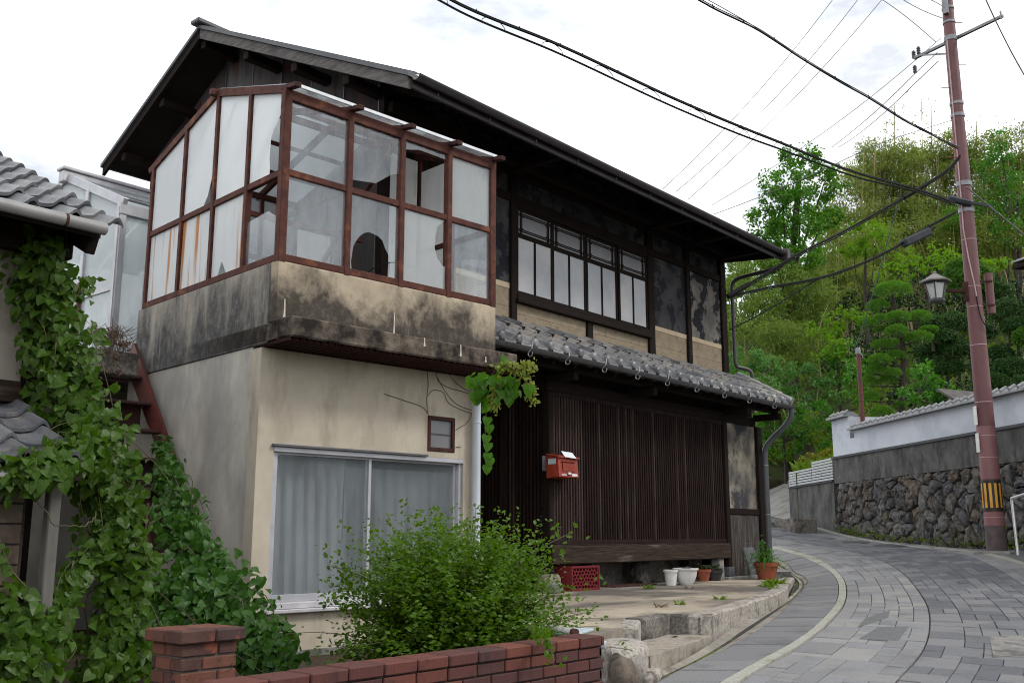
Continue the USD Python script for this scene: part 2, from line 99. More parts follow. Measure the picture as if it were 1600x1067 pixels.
class MB:
    """collects shapes into one mesh"""
    def __init__(s): s.v, s.f, s.n = [], [], 0
    def add(s, v, f):
        v = np.asarray(v, float); f = np.asarray(f, int)
        if f.shape[1] == 4: f = np.vstack([f[:, [0, 1, 2]], f[:, [0, 2, 3]]])
        s.v.append(v); s.f.append(f+s.n); s.n += len(v); return s
    def tm(s, m): return s.add(m.vertices, m.faces)
    def get(s): return np.vstack(s.v), np.vstack(s.f)
    def box(s, x0, x1, y0, y1, z0, z1, ch=0.):
        c = np.array([(x0+x1)/2, (y0+y1)/2, (z0+z1)/2]); h = np.abs(np.array([x1-x0, y1-y0, z1-z0]))/2
        return s.obox(c, h, np.eye(3), ch)
    def obox(s, c, h, R, ch=0.):
        """oriented box: centre, half sizes, rows of R = its axes, chamfer"""
        R = np.asarray(R, float); h = np.asarray(h, float)
        if ch <= 0:
            P = np.array([[a, b, d] for a in (-1, 1) for b in (-1, 1) for d in (-1, 1)], float)*h
            F = [[0, 1, 3, 2], [4, 6, 7, 5], [0, 4, 5, 1], [2, 3, 7, 6], [0, 2, 6, 4], [1, 5, 7, 3]]
            return s.add(P@R+c, F)
        ch = min(ch, h.min()*.45)
        m = trimesh.convex.convex_hull(np.array([[a*(h[0]-(ch if k != 0 else 0)), b*(h[1]-(ch if k != 1 else 0)), d*(h[2]-(ch if k != 2 else 0))] for a in (-1, 1) for b in (-1, 1) for d in (-1, 1) for k in range(3)]))
        return s.add(m.vertices@R+c, m.faces)
    def beam(s, a, b, w, h, up=(0, 0, 1), ch=0., ext=0.):
        """bar from a to b, w wide, h deep along 'up'"""
        a, b = np.asarray(a, float), np.asarray(b, float); d = b-a; L = np.linalg.norm(d); d = d/L
        u = np.asarray(up, float); x = np.cross(u, d)
        if np.linalg.norm(x) < 1e-6: x = np.cross([1, 0, 0], d)
        x /= np.linalg.norm(x); y = np.cross(d, x)
        return s.obox((a+b)/2, (w/2, h/2, L/2+ext), np.array([x, y, d]), ch)
    def tube(s, pts, r, n=8, cap=True):
        pts = np.asarray(pts, float); r = np.broadcast_to(r, len(pts))
        t = np.gradient(pts, axis=0); t /= np.maximum(np.linalg.norm(t, axis=1, keepdims=True), 1e-9)
        ref = np.array([0, 0, 1.]) if abs(t[0][2]) < .9 else np.array([1., 0, 0])
        rings = []
        for p, d, q in zip(pts, t, r):
            x = np.cross(ref, d); x /= np.linalg.norm(x); y = np.cross(d, x); ref = np.cross(d, x) if False else ref
            if np.linalg.norm(np.cross(ref, d)) < .05: ref = x
            an = np.arange(n)*2*np.pi/n
            rings.append(p+q*(np.cos(an)[:, None]*x+np.sin(an)[:, None]*y))
        vv = np.vstack(rings); f = []
        for i in range(len(pts)-1):
            for j in range(n):
                a, b = i*n+j, i*n+(j+1) % n; f.append([a, b, b+n, a+n])
        s.add(vv, f)
        if cap:
            for i, fl in ((0, 1), (len(pts)-1, 0)):
                o = np.vstack([rings[i], pts[i][None]]); tri = [[n, (j+1) % n, j] if fl else [n, j, (j+1) % n] for j in range(n)]
                s.add(o, tri)
        return s
    def lathe(s, prof, c, n=20, axis=(0, 0, 1)):
        """prof: (radius, height) pairs"""
        ax = np.asarray(axis, float); ax /= np.linalg.norm(ax); x = np.cross(ax, [0, 1, 0] if abs(ax[1]) < .9 else [1, 0, 0]); x /= np.linalg.norm(x); y = np.cross(ax, x)
        an = np.arange(n)*2*np.pi/n; ring = np.cos(an)[:, None]*x+np.sin(an)[:, None]*y
        vv = np.vstack([np.asarray(c)+r*ring+h*ax for r, h in prof]); f = []
        for i in range(len(prof)-1):
            for j in range(n):
                a, b = i*n+j, i*n+(j+1) % n; f.append([a, b, b+n, a+n])
        return s.add(vv, f)
    def plate(s, poly, fn, t0, t1):
        """polygon in (a, b), thick from t0 to t1 along the third axis; fn maps (a, b, t) arrays to 3-D"""
        for g in getattr(poly, 'geoms', [poly]):
            if g.is_empty or g.area < 1e-6: continue
            m = trimesh.creation.extrude_polygon(g, t1-t0, engine='earcut'); w = m.vertices
            s.add(fn(w[:, 0], w[:, 1], w[:, 2]+t0), m.faces)
        return s
XZ = lambda a, b, t: np.stack([a, t, b], -1)     # plate standing along x
YZ = lambda a, b, t: np.stack([t, a, b], -1)     # plate standing along y
XY = lambda a, b, t: np.stack([a, b, t], -1)
used = {}
def path_for(parent, name):
    k = used.get((parent, name), 0); used[(parent, name)] = k+1
    return f'{parent}/{name}' if k == 0 else f'{parent}/{name}_{k:03d}'
def tag(prim, label=None, cat=None, group=None, kind=None):
    for k, v in (('label', label), ('category', cat), ('group', group), ('kind', kind)):
        if v: prim.SetCustomDataByKey(k, v)
class Thing:
    """an Xform at the thing's base whose children are its parts; shift = what is taken off the build coordinates"""
    def __init__(s, name, label, cat, loc=(0, 0, 0), rot=0., shift=None, group=None, kind=None):
        s.path = path_for('/World', name); x = UsdGeom.Xform.Define(stage, s.path)
        x.AddTranslateOp().Set(Gf.Vec3d(*map(float, loc)))
        if rot: x.AddRotateZOp().Set(float(rot))
        s.shift = np.asarray(loc if shift is None else shift, float); tag(x.GetPrim(), label, cat, group, kind)
    def part(s, name, mb, m, parent=None, smooth=False, label=None, kind=None):
        v, f = mb.get() if isinstance(mb, MB) else (np.asarray(mb.vertices), np.asarray(mb.faces))
        p = path_for(parent or s.path, name)
        o = usdkit.mesh(stage, p, (v-s.shift, f), M[m] if isinstance(m, str) else m, smooth=smooth)
        tag(o.GetPrim(), label, None, None, kind); return p
def single(name, mb, m, label=None, cat=None, group=None, kind=None, smooth=False):
    v, f = mb.get() if isinstance(mb, MB) else (np.asarray(mb.vertices), np.asarray(mb.faces))
    p = path_for('/World', name); o = usdkit.mesh(stage, p, (v, f), M[m] if isinstance(m, str) else m, smooth=smooth)
    tag(o.GetPrim(), label, cat, group, kind); return p
def resample(pts, n=None, step=None):
    pts = np.asarray(pts, float); d = np.r_[0, np.cumsum(np.linalg.norm(np.diff(pts, axis=0), axis=1))]
    n = n or max(2, int(d[-1]/step)+1); t = np.linspace(0, d[-1], n)
    return np.stack([np.interp(t, d, pts[:, k]) for k in range(pts.shape[1])], -1)
def smoothline(pts, n):
    from scipy.interpolate import PchipInterpolator
    pts = np.asarray(pts, float); d = np.r_[0, np.cumsum(np.linalg.norm(np.diff(pts, axis=0), axis=1))]
    return PchipInterpolator(d, pts)(np.linspace(0, d[-1], n))
def unit(a): a = np.asarray(a, float); return a/np.maximum(np.linalg.norm(a, axis=-1, keepdims=True), 1e-9)
HEART_V = np.array([[0, .06], [.40, 0], [.52, .32], [.30, .72], [0, 1.05], [-.30, .72], [-.52, .32], [-.40, 0], [0, .45]])
HEART_F = np.array([[8, i, (i+1) % 8] for i in range(8)])
OVAL_V = np.array([[0, 0], [.32, .3], [.26, .7], [0, 1.], [-.26, .7], [-.32, .3], [0, .5]])
OVAL_F = np.array([[6, i, (i+1) % 6] for i in range(6)])
DIA_V = np.array([[0, 0], [.5, .5], [0, 1.], [-.5, .5]]); DIA_F = np.array([[0, 1, 2], [0, 2, 3]])
def leaves(p, n, d, size, kind='dia', fold=.25, droop=.2, width=1.):
    """many leaves at once: points p, normals n, directions d, sizes"""
    LV, LF = {'heart': (HEART_V, HEART_F), 'oval': (OVAL_V, OVAL_F), 'dia': (DIA_V, DIA_F)}[kind]
    p = np.asarray(p, float); d = unit(d); n = unit(n-(np.sum(n*d, -1, keepdims=True))*d); x = np.cross(d, n); size = np.broadcast_to(size, len(p))
    a, b = LV[:, 0]*width, LV[:, 1]; c = fold*np.abs(a)-droop*b*b
    v = p[:, None]+size[:, None, None]*(a[None, :, None]*x[:, None]+b[None, :, None]*d[:, None]+c[None, :, None]*n[:, None])
    f = LF[None]+(np.arange(len(p))*len(LV))[:, None, None]
    return v.reshape(-1, 3), f.reshape(-1, 3)
def rdir(n, bias=(0, 0, 0)): return unit(rng.normal(size=(n, 3))+np.asarray(bias))
# ------------------------------------------------------------------ materials
mat('rust', (0.0413, 0.012, 0.009), (0.0788, 0.0255, 0.0165), 9, rough=.8, bump=.5, bscale=120, spec=.25, c3=(.17, .06, .025), scale3=5, lo3=.55, hi3=.72)
mat('rust_dark', (0.028, 0.0096, 0.008), (0.052, 0.0176, 0.0128), 9, rough=.8, bump=.4, bscale=90, spec=.25)
mat('timber', (0.0062, 0.0039, 0.0031), (0.0133, 0.0082, 0.0059), 4, (14, 14, 1.2), rough=.82, bump=.4, bscale=4, spec=.12)
mat('timber_flat', (0.0062, 0.0039, 0.0031), (0.0148, 0.009, 0.0066), 4, (1.2, 14, 14), rough=.82, bump=.4, bscale=4, spec=.12)
mat('timber_sill', (0.0168, 0.0108, 0.0078), (0.045, 0.0312, 0.0228), 4, (.9, 12, 12), rough=.75, bump=.5, bscale=4, spec=.12, c3=(.12, .095, .075), scale3=1.2, stretch3=(.8, 8, 8), lo3=.58, hi3=.72)
mat('lattice_wood', (.0085, .0044, .0038), (.024, .0130, .0110), 3, (9, 9, .6), rough=.8, bump=.3, bscale=5, spec=.12)
mat('lattice_wood_pale', (.02, .0120, .0100), (.057, .038, .032), 3, (9, 9, .6), rough=.8, bump=.3, bscale=5, spec=.12)
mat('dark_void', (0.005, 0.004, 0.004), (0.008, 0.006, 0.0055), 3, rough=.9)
mat('soffit_board', (0.0084, 0.006, 0.0048), (0.018, 0.012, 0.009), 3, (2, 14, 14), rough=.85, spec=.2)
mat('grey_board', (0.0542, 0.0497, 0.0478), (0.1211, 0.1115, 0.1051), 4, (8, 1.2, 8), rough=.85, bump=.6, bscale=6, spec=.2, c3=(.05, .045, .045), scale3=3, lo3=.55, hi3=.7)
mat('plank_grey', (0.03, 0.0248, 0.0225), (0.0825, 0.075, 0.0713), 4, (12, 12, .8), rough=.85, bump=.5, bscale=4, spec=.2, c3=(.03, .02, .016), scale3=2, stretch3=(4, 4, .6))
mat('metal_roof', (.035, .037, .042), (.055, .057, .062), 3, rough=.5, spec=.5)
mat('corrugated', (0.0225, 0.0195, 0.021), (0.0465, 0.039, 0.039), 3, (9, 9, .5), rough=.55, spec=.5, c3=(.085, .032, .022), scale3=2.2, stretch3=(3, 3, .5), lo3=.5, hi3=.62)
mat('corrugated_pale', (.07, .068, .07), (.12, .115, .115), 3, (9, 9, .5), rough=.5, spec=.5, c3=(.085, .035, .025), scale3=2.2, stretch3=(3, 3, .5), lo3=.52, hi3=.64)
mat('beige_render', (0.36, 0.315, 0.25), (0.44, 0.39, 0.315), 2.2, rough=.9, bump=.35, bscale=180, spec=.15, c3=(.30, .26, .205), scale3=1.6, stretch3=(2.5, 2.5, .7), lo3=.5, hi3=.66)
mat('grey_render', (.33, .31, .275), (.50, .475, .42), 2.4, (1, 1, .55), rough=.9, bump=.35, bscale=160, spec=.15, c3=(.25, .24, .23), scale3=1.3, stretch3=(1.6, 1.6, .7), lo3=.45, hi3=.75)
def stained(name, base, base2, black, z_lo, z_hi, ragged, power_lo, power_hi, warm=None, streak=(3.2, 3.2, .7)):
    """render blackened by mould from a ragged edge downwards, with pale runs"""
    N = {'g': ('geometry', {}), 's': ('separate_xyz', {}), 'n0': ('noise_texture', {'scale': 3.2, 'detail': 8., 'roughness': .65}), 'r0': ('rgb_ramp', {'ramp': [(.35, base), (.65, base2)]}),
         'mp': ('mapping', {'scale': streak}), 'n1': ('noise_texture', {'scale': 1., 'detail': 9., 'roughness': .68, 'distortion': .25}), 'zz': ('map_range', {'from_min': z_hi, 'from_max': z_lo, 'to_min': 0., 'to_max': 1., 'clamp': True}),
         'a': ('math', {'math_type': 'multiply_add', 'value2': ragged}), 'k': ('map_range', {'from_min': power_lo, 'from_max': power_hi, 'to_min': 0., 'to_max': .93, 'clamp': True}),
         'x': ('mix', {'mix_type': 'mix'}), 'nk': ('noise_texture', {'scale': 11., 'detail': 9., 'roughness': .75}), 'rk': ('rgb_ramp', {'ramp': [(.36, tuple(c*.6 for c in black)), (.52, tuple(c*1.3 for c in black)), (.70, tuple(c*3.2 for c in black))]}), 'mf': ('mapping', {'scale': (26, 26, 1.2)}), 'n2': ('noise_texture', {'scale': 1., 'detail': 4.}), 'k2': ('map_range', {'from_min': .62, 'from_max': .74, 'to_min': 0., 'to_max': .5, 'clamp': True}),
         'y': ('mix', {'mix_type': 'mix', 'color2': warm or base2}), 'bn': ('noise_texture', {'scale': 90., 'detail': 6., 'roughness': .7}), 'b': ('bump', {'strength': .5, 'distance': .01}), 'p': ('principled_bsdf', {'roughness': .92, 'specular_ior_level': .15})}
    L = [('g.position', 'nk.vector'), ('nk.fac', 'rk.fac'), ('rk.color', 'x.color2'), ('g.position', 's.vector'), ('g.position', 'n0.vector'), ('n0.fac', 'r0.fac'), ('g.position', 'mp.vector'), ('mp.vector', 'n1.vector'), ('s.z', 'zz.value'), ('n1.fac', 'a.value1'), ('zz.result', 'a.value3'),
         ('a.value', 'k.value'), ('k.result', 'x.fac'), ('r0.color', 'x.color1'), ('g.position', 'mf.vector'), ('mf.vector', 'n2.vector'), ('n2.fac', 'k2.value'), ('k2.result', 'y.fac'), ('x.color', 'y.color1'),
         ('y.color', 'p.base_color'), ('g.position', 'bn.vector'), ('bn.fac', 'b.height'), ('b.normal', 'p.normal')]
    M[name] = usdkit.material(stage, '/World/Looks/'+name, N, L, surface='p.BSDF')
stained('parapet_front', (.30, .245, .18), (.42, .36, .265), (.030, .025, .022), 1.95, 2.50, 2.9, 1.50, 2.15, warm=(.20, .16, .12), streak=(2.4, 2.4, 2.0))
stained('parapet_side', (.25, .225, .185), (.36, .33, .28), (.050, .049, .050), 1.4, 2.5, 2.8, 1.20, 1.95, warm=(.30, .27, .21), streak=(3.2, 3.2, .9))
mat('fascia', (.085, .070, .056), (.17, .14, .11), 6, rough=.95, bump=.8, bscale=60, spec=.1, c3=(.022, .018, .016), scale3=4.5, lo3=.40, hi3=.60)
mat('lime', (.38, .35, .30), (.5, .47, .42), 20, rough=.9)
mat('old_plaster', (0.0229, 0.0229, 0.027), (0.0603, 0.0582, 0.0603), 2.0, rough=.85, bump=.4, bscale=60, spec=.2, c3=(.012, .012, .016), scale3=3.4, lo3=.50, hi3=.53)
mat('old_plaster_pale', (0.0715, 0.0676, 0.065), (0.195, 0.1755, 0.1495), 1.8, rough=.85, bump=.4, bscale=60, spec=.2, c3=(.014, .014, .018), scale3=3.2, lo3=.49, hi3=.52)
mat('old_plaster_low', (.05, .047, .046), (.27, .235, .18), 1.3, (1, 1, .8), lo=.42, hi=.62, rough=.85, bump=.3, bscale=60, spec=.2, c3=(.035, .035, .04), scale3=1.7, lo3=.5, hi3=.6)
mat('dado', (.19, .15, .105), (.245, .20, .145), 6, (1, 1, 1.5), rough=.9, bump=.4, bscale=140, spec=.15, c3=(.15, .118, .082), scale3=9, lo3=.56, hi3=.66)
mat('dado_pale', (.36, .28, .19), (.42, .34, .24), 6, rough=.9, spec=.15)
for i, (a, b) in enumerate([((.105, .108, .115), (.18, .182, .188)), ((.15, .15, .155), (.25, .245, .245)), ((.19, .178, .165), (.30, .28, .255)), ((.065, .068, .076), (.12, .122, .13))]):
    mat(f'roof_tile_{i}', a, b, 7, rough=.42, bump=.25, bscale=70, spec=.5, c3=(.20, .185, .165), scale3=5, lo3=.56, hi3=.7)
mat('tile_pale', (.20, .175, .15), (.30, .27, .235), 8, rough=.8, bump=.3, bscale=80, spec=.2)
mat('cap_tile', (.17, .175, .185), (.25, .255, .26), 6, rough=.5, spec=.5, c3=(.10, .105, .11), scale3=9, lo3=.55, hi3=.65)
mat('gutter_dark', (0.028, 0.0266, 0.0294), (0.0476, 0.0448, 0.0462), 5, rough=.45, spec=.5)
mat('gutter_brown', (.016, .012, .013), (.028, .022, .022), 5, rough=.45, spec=.5)
mat('pipe_aged', (.16, .155, .15), (.22, .215, .21), 4, rough=.5, spec=.4)
mat('pipe_grey', (.36, .39, .43), (.43, .46, .50), 4, (1, 1, .4), rough=.5, spec=.4)
mat('pipe_dark', (.05, .052, .058), (.075, .077, .084), 4, rough=.45, spec=.5)
mat('galvanised', (0.15, 0.155, 0.16), (0.22, 0.225, 0.23), 9, rough=.45, metallic=.6)
mat('aluminium', (0.336, 0.336, 0.36), (0.416, 0.416, 0.44), 5, rough=.42, metallic=.35, spec=.5)
mat('aluminium_aged', (.35, .34, .36), (.46, .45, .47), 6, rough=.5, metallic=.2, spec=.5)
mat('curtain', (0.115, 0.118, 0.122), (0.235, 0.238, 0.242), 1.5, (1, 1, .5), rough=.95, spec=.05)
mat('curtain_dark', (0.085, 0.088, 0.092), (0.15, 0.153, 0.158), 1.5, (1, 1, .5), rough=.95, spec=.05)
mat('frosted_sash', (0.2, 0.212, 0.232), (0.32, 0.328, 0.34), .9, (1, 1, 1), rough=.28, spec=.5, bump=.12, bscale=120, c3=(.44, .40, .385), scale3=.7, lo3=.52, hi3=.75)
mat('frosted_dark', (.10, .10, .105), (.16, .16, .165), 1.2, rough=.3, spec=.5)
mat('white_panel', (0.66, 0.66, 0.64), (0.76, 0.76, 0.74), 2.5, (3, 3, .5), rough=.6, c3=(.48, .40, .25), scale3=2, stretch3=(3, 3, .5), lo3=.6, hi3=.75)
mat('plastic_red', (0.11, 0.0099, 0.0132), (0.143, 0.0154, 0.0187), 6, rough=.45, spec=.4)
mat('letterbox_red', (0.1785, 0.021, 0.0095), (0.2205, 0.0315, 0.0158), 5, rough=.45, spec=.4, c3=(.26, .035, .02), scale3=6)
mat('paper', (.55, .57, .60), (.68, .70, .72), 9, rough=.8)
mat('pale_print', (.30, .38, .42), (.44, .52, .55), 40, rough=.6)
mat('white_pot', (0.51, 0.5015, 0.476), (0.595, 0.5865, 0.561), 6, rough=.4, c3=(.5, .47, .4), scale3=4, lo3=.55, hi3=.7)
mat('terracotta', (0.195, 0.0465, 0.0225), (0.255, 0.0675, 0.0338), 7, rough=.75, spec=.25, c3=(.20, .06, .04), scale3=6)
mat('black_pot', (.015, .015, .016), (.025, .025, .026), 6, rough=.55)
mat('soil', (.03, .022, .015), (.06, .045, .03), 25, rough=.95, spec=.1)
mat('driftwood', (0.021, 0.0168, 0.0144), (0.06, 0.051, 0.045), 6, (8, 8, 1), rough=.9, bump=.8, bscale=8)
mat('concrete_grey', (.15, .145, .135), (.24, .23, .215), 5, rough=.92, bump=.5, bscale=90, spec=.15, c3=(.10, .095, .09), scale3=3)
mat('terrace_concrete', (0.21, 0.18, 0.145), (0.36, 0.31, 0.24), 1.1, rough=.92, bump=.45, bscale=70, spec=.15, c3=(.11, .097, .085), scale3=1.0, stretch3=(.6, 1.2, 1), lo3=.44, hi3=.58)
mat('granite', (.17, .15, .13), (.40, .37, .33), 38, rough=.9, bump=.8, bscale=50, spec=.2, c3=(.085, .072, .062), scale3=4.5, lo3=.52, hi3=.66)
mat('granite_dark', (0.0765, 0.068, 0.0595), (0.2125, 0.1913, 0.17), 38, rough=.9, bump=.8, bscale=50, spec=.2, c3=(.05, .045, .04), scale3=4, lo3=.48, hi3=.62)
mat('step_top', (.20, .175, .145), (.31, .275, .23), 20, rough=.92, bump=.5, bscale=70, spec=.15, c3=(.14, .12, .095), scale3=3)
mat('road_grout', (0.03, 0.03, 0.028), (0.055, 0.052, 0.047), 12, rough=.95, spec=.1, c3=(.075, .095, .03), scale3=3.2, lo3=.53, hi3=.6)
mat('asphalt', (.095, .097, .10), (.135, .137, .14), 30, rough=.9, bump=.4, bscale=120, spec=.2)
mat('gutter_concrete', (.16, .145, .125), (.26, .24, .205), 4, rough=.92, bump=.4, bscale=90, spec=.15, c3=(.12, .105, .085), scale3=2.2)
for i, c in enumerate([(.155, .155, .158), (.18, .178, .178), (.205, .202, .196), (.17, .172, .178)]):
    mat(f'paver_light_{i}', c, tuple(x*1.22 for x in c), 55, rough=.88, bump=.5, bscale=150, spec=.2, c3=tuple(x*.8 for x in c), scale3=2.2, lo3=.5, hi3=.7)
for i, c in enumerate([(.105, .106, .114), (.125, .126, .134), (.092, .094, .103), (.145, .144, .148)]):
    mat(f'paver_dark_{i}', c, tuple(x*1.25 for x in c), 55, rough=.86, bump=.5, bscale=150, spec=.2, c3=tuple(x*.8 for x in c), scale3=2.2, lo3=.5, hi3=.7)
for i, c in enumerate([(.125, .126, .13), (.15, .15, .152), (.135, .135, .138)]):
    mat(f'slab_{i}', c, tuple(x*1.28 for x in c), 60, rough=.9, bump=.6, bscale=140, spec=.2, c3=tuple(x*.78 for x in c), scale3=2.5, lo3=.5, hi3=.7)
mat('kerb_pale', (.24, .235, .205), (.33, .325, .29), 30, rough=.92, bump=.5, bscale=90, spec=.15, c3=(.19, .19, .13), scale3=3)
mat('iron_cover', (.05, .05, .052), (.09, .09, .092), 40, rough=.6, metallic=.3)
for i, c in enumerate([(.088, .026, .019), (.068, .022, .018), (.052, .020, .018), (.105, .032, .021)]):
    mat(f'brick_red_{i}', c, tuple(x*1.3 for x in c), 6, (18, 18, 2), rough=.7, bump=.6, bscale=6, spec=.3, c3=(.035, .017, .017), scale3=5, lo3=.54, hi3=.68)
for i, c in enumerate([(.085, .038, .029), (.058, .030, .025), (.105, .044, .030), (.045, .026, .024)]):
    mat(f'brick_pier_{i}', c, tuple(x*1.35 for x in c), 8, rough=.85, bump=.6, bscale=40, spec=.2, c3=(.17, .052, .032) if i != 2 else (.035, .022, .021), scale3=9, lo3=.55, hi3=.62)
mat('mortar', (.07, .065, .06), (.12, .11, .10), 20, rough=.95, spec=.1)
mat('mortar_dark', (.03, .024, .022), (.055, .045, .042), 20, rough=.95, spec=.1)
for i, (a, b, c) in enumerate([((.075, .070, .066), (.15, .14, .13), (.035, .034, .034)), ((.075, .060, .048), (.15, .122, .097), (.035, .030, .028)), ((.062, .06, .062), (.12, .117, .12), (.032, .031, .033)), ((.10, .096, .092), (.19, .182, .172), (.045, .043, .042)), ((.075, .066, .057), (.145, .125, .108), (.035, .032, .030))]):
    mat(f'field_stone_{i}', a, b, 9, rough=.92, bump=.9, bscale=26, spec=.15, c3=c, scale3=5, lo3=.48, hi3=.62)
mat('stone_gap', (0.028, 0.026, 0.023), (0.05, 0.047, 0.042), 14, rough=.95, spec=.1, c3=(.03, .04, .016), scale3=3)
mat('wall_concrete', (0.0648, 0.063, 0.0603), (0.1125, 0.108, 0.1026), 3, (1.4, 1.4, 1.0), rough=.92, bump=.5, bscale=90, spec=.15, c3=(.045, .043, .042), scale3=2.2, stretch3=(1.6, 1.6, .8), lo3=.48, hi3=.62)
mat('white_plaster', (.44, .465, .51), (.50, .525, .565), 2, rough=.85, bump=.3, bscale=150, spec=.2, c3=(.40, .425, .47), scale3=1.3)
mat('ledge_dark', (.022, .024, .03), (.035, .037, .043), 6, rough=.6)
mat('louver', (.36, .37, .38), (.44, .45, .46), 5, rough=.6)
mat('pole_red', (0.0978, 0.0374, 0.0382), (0.1275, 0.0493, 0.0493), 4, (1, 1, .5), rough=.55, spec=.4, c3=(.085, .036, .038), scale3=3, lo3=.52, hi3=.7)
mat('pole_red_pale', (.17, .075, .077), (.20, .09, .092), 4, rough=.55, spec=.4)
mat('pole_concrete', (.06, .043, .042), (.10, .075, .07), 8, rough=.9, bump=.4, bscale=60)
mat('pole_band', (.30, .20, .20), (.42, .30, .30), 8, rough=.5)
mat('hazard_black', (.010, .010, .010), (.016, .015, .014), 6, rough=.5)
mat('hazard_yellow', (.52, .25, .025), (.60, .30, .035), 6, rough=.45, c3=(.42, .17, .02), scale3=5)
mat('cable', (.006, .006, .007), (.010, .010, .011), 6, rough=.7, spec=.15)
mat('wire_grey', (.09, .09, .095), (.13, .13, .135), 6, rough=.5)
mat('wire_teal', (.04, .08, .085), (.06, .11, .115), 6, rough=.5)
mat('closure_grey', (.022, .026, .033), (.035, .04, .048), 6, rough=.6, spec=.2)
mat('lamp_metal', (.03, .03, .032), (.05, .05, .052), 6, rough=.5, spec=.5)
mat('lamp_roof', (.11, .10, .092), (.17, .155, .145), 6, rough=.5)
mat('lamp_glass', (.36, .37, .355), (.46, .47, .45), 4, rough=.3)
mat('handrail_steel', (.45, .45, .46), (.55, .55, .56), 6, rough=.35, metallic=.6)
mat('stringer_red', (0.068, 0.0128, 0.0104), (0.104, 0.0224, 0.016), 5, rough=.55, spec=.4, c3=(.06, .02, .016), scale3=4)
mat('tread_steel', (.05, .018, .015), (.08, .03, .024), 5, rough=.7, c3=(.03, .02, .018), scale3=4)
mat('neighbour_wall', (0.306, 0.272, 0.2295), (0.3655, 0.3315, 0.2805), 2, rough=.92, bump=.6, bscale=130, spec=.12, c3=(.30, .265, .22), scale3=1.4)
mat('facing_tile', (0.0756, 0.054, 0.036), (0.1008, 0.0738, 0.0504), 5, rough=.6, c3=(.17, .12, .085), scale3=3)
mat('pale_post', (0.0858, 0.0809, 0.071), (0.1122, 0.1056, 0.0941), 4, (6, 6, 1), rough=.85)
mat('bark', (0.0245, 0.0189, 0.014), (0.0525, 0.042, 0.0329), 5, (6, 6, 1.2), rough=.95, bump=.6, bscale=12)
mat('twig', (.06, .05, .03), (.11, .095, .055), 6, rough=.9)
mat('vine_stem', (0.045, 0.0383, 0.0203), (0.072, 0.063, 0.0315), 6, rough=.85)
mat('dry_twig', (.11, .085, .06), (.17, .135, .10), 6, rough=.95)
mat('culm', (0.2, 0.155, 0.075), (0.32, 0.255, 0.13), 3, (3, 3, 1), rough=.6)
mat('hill_earth', (0.03, 0.027, 0.015), (0.06, 0.051, 0.03), 3, rough=.95, spec=.1, c3=(.045, .065, .022), scale3=1.0, lo3=.42, hi3=.6)
mat('lane_concrete', (.22, .21, .195), (.30, .29, .27), 3, rough=.92, bump=.3, bscale=50, spec=.15, c3=(.18, .17, .155), scale3=1.2)
mat('ground_earth', (.07, .06, .045), (.12, .10, .075), 3, rough=.95, spec=.1)
leafmat('leaf_ivy', [(0.0421, 0.0871, 0.0089), (0.0602, 0.1244, 0.0127), (0.1206, 0.2405, 0.0181), (0.1926, 0.3732, 0.0252), (0.3614, 0.5599, 0.036), (0.6024, 0.7465, 0.0541), (0.75, 0.75, 0.0677)], .33, .42)
leafmat('leaf_ivy_dark', [(0.0324, 0.0844, 0.0119), (0.0606, 0.1549, 0.0169), (0.0969, 0.2324, 0.022), (0.1616, 0.3344, 0.0305)], .3, .42)
leafmat('leaf_bush', [(0.0582, 0.117, 0.0071), (0.136, 0.241, 0.0118), (0.2913, 0.4131, 0.0178), (0.5584, 0.6368, 0.0259), (0.7283, 0.7573, 0.0354)], .38, .42)
leafmat('leaf_vine', [(0.0504, 0.1296, 0.0126), (0.1134, 0.2376, 0.0202), (0.2142, 0.3672, 0.0316)], .4, .45)
leafmat('leaf_young', [(.16, .19, .03), (.24, .24, .04), (.28, .21, .06), (.22, .09, .05)], .4, .5)
leafmat('leaf_broad', [(0.054, 0.1549, 0.0125), (0.1212, 0.3, 0.0187), (0.2288, 0.4838, 0.0292), (0.37, 0.6774, 0.0416)], .35, .4)
leafmat('leaf_bamboo', [(0.1527, 0.1999, 0.0393), (0.3054, 0.3528, 0.0655), (0.4836, 0.4939, 0.1201), (0.6616, 0.588, 0.1856), (0.5343, 0.3881, 0.1747)], .4, .55)
leafmat('leaf_bamboo_gold', [(0.1296, 0.195, 0.036), (0.2592, 0.345, 0.072), (0.4032, 0.495, 0.1296), (0.5472, 0.6, 0.2016)], .4, .55)
leafmat('leaf_maple', [(0.105, 0.216, 0.0126), (0.21, 0.3672, 0.0176), (0.3281, 0.4968, 0.0252), (0.4725, 0.6264, 0.0378)], .45, .5)
leafmat('leaf_dark', [(0.0403, 0.0951, 0.0115), (0.0807, 0.1815, 0.0164), (0.1512, 0.2852, 0.0229), (0.2772, 0.432, 0.036)], .25, .35)
leafmat('leaf_mid', [(0.0556, 0.1633, 0.018), (0.127, 0.3129, 0.0271), (0.2461, 0.4933, 0.042), (0.3969, 0.6804, 0.0677)], .35, .45)
leafmat('leaf_pine', [(0.078, 0.1947, 0.0166), (0.156, 0.3595, 0.0209), (0.3119, 0.599, 0.0271), (0.5847, 0.8986, 0.0375)], .2, .6)
leafmat('leaf_grass', [(0.1065, 0.1808, 0.0166), (0.2129, 0.2916, 0.0277), (0.3549, 0.4229, 0.0416), (0.5323, 0.4374, 0.0693)], .35, .6)
leafmat('leaf_yellow', [(.17, .17, .02), (.30, .27, .03), (.40, .34, .05), (.42, .29, .09)], .35, .5)
leafmat('leaf_dry', [(.16, .115, .085), (.24, .18, .14), (.30, .235, .19), (.22, .15, .125)], .3, .8)
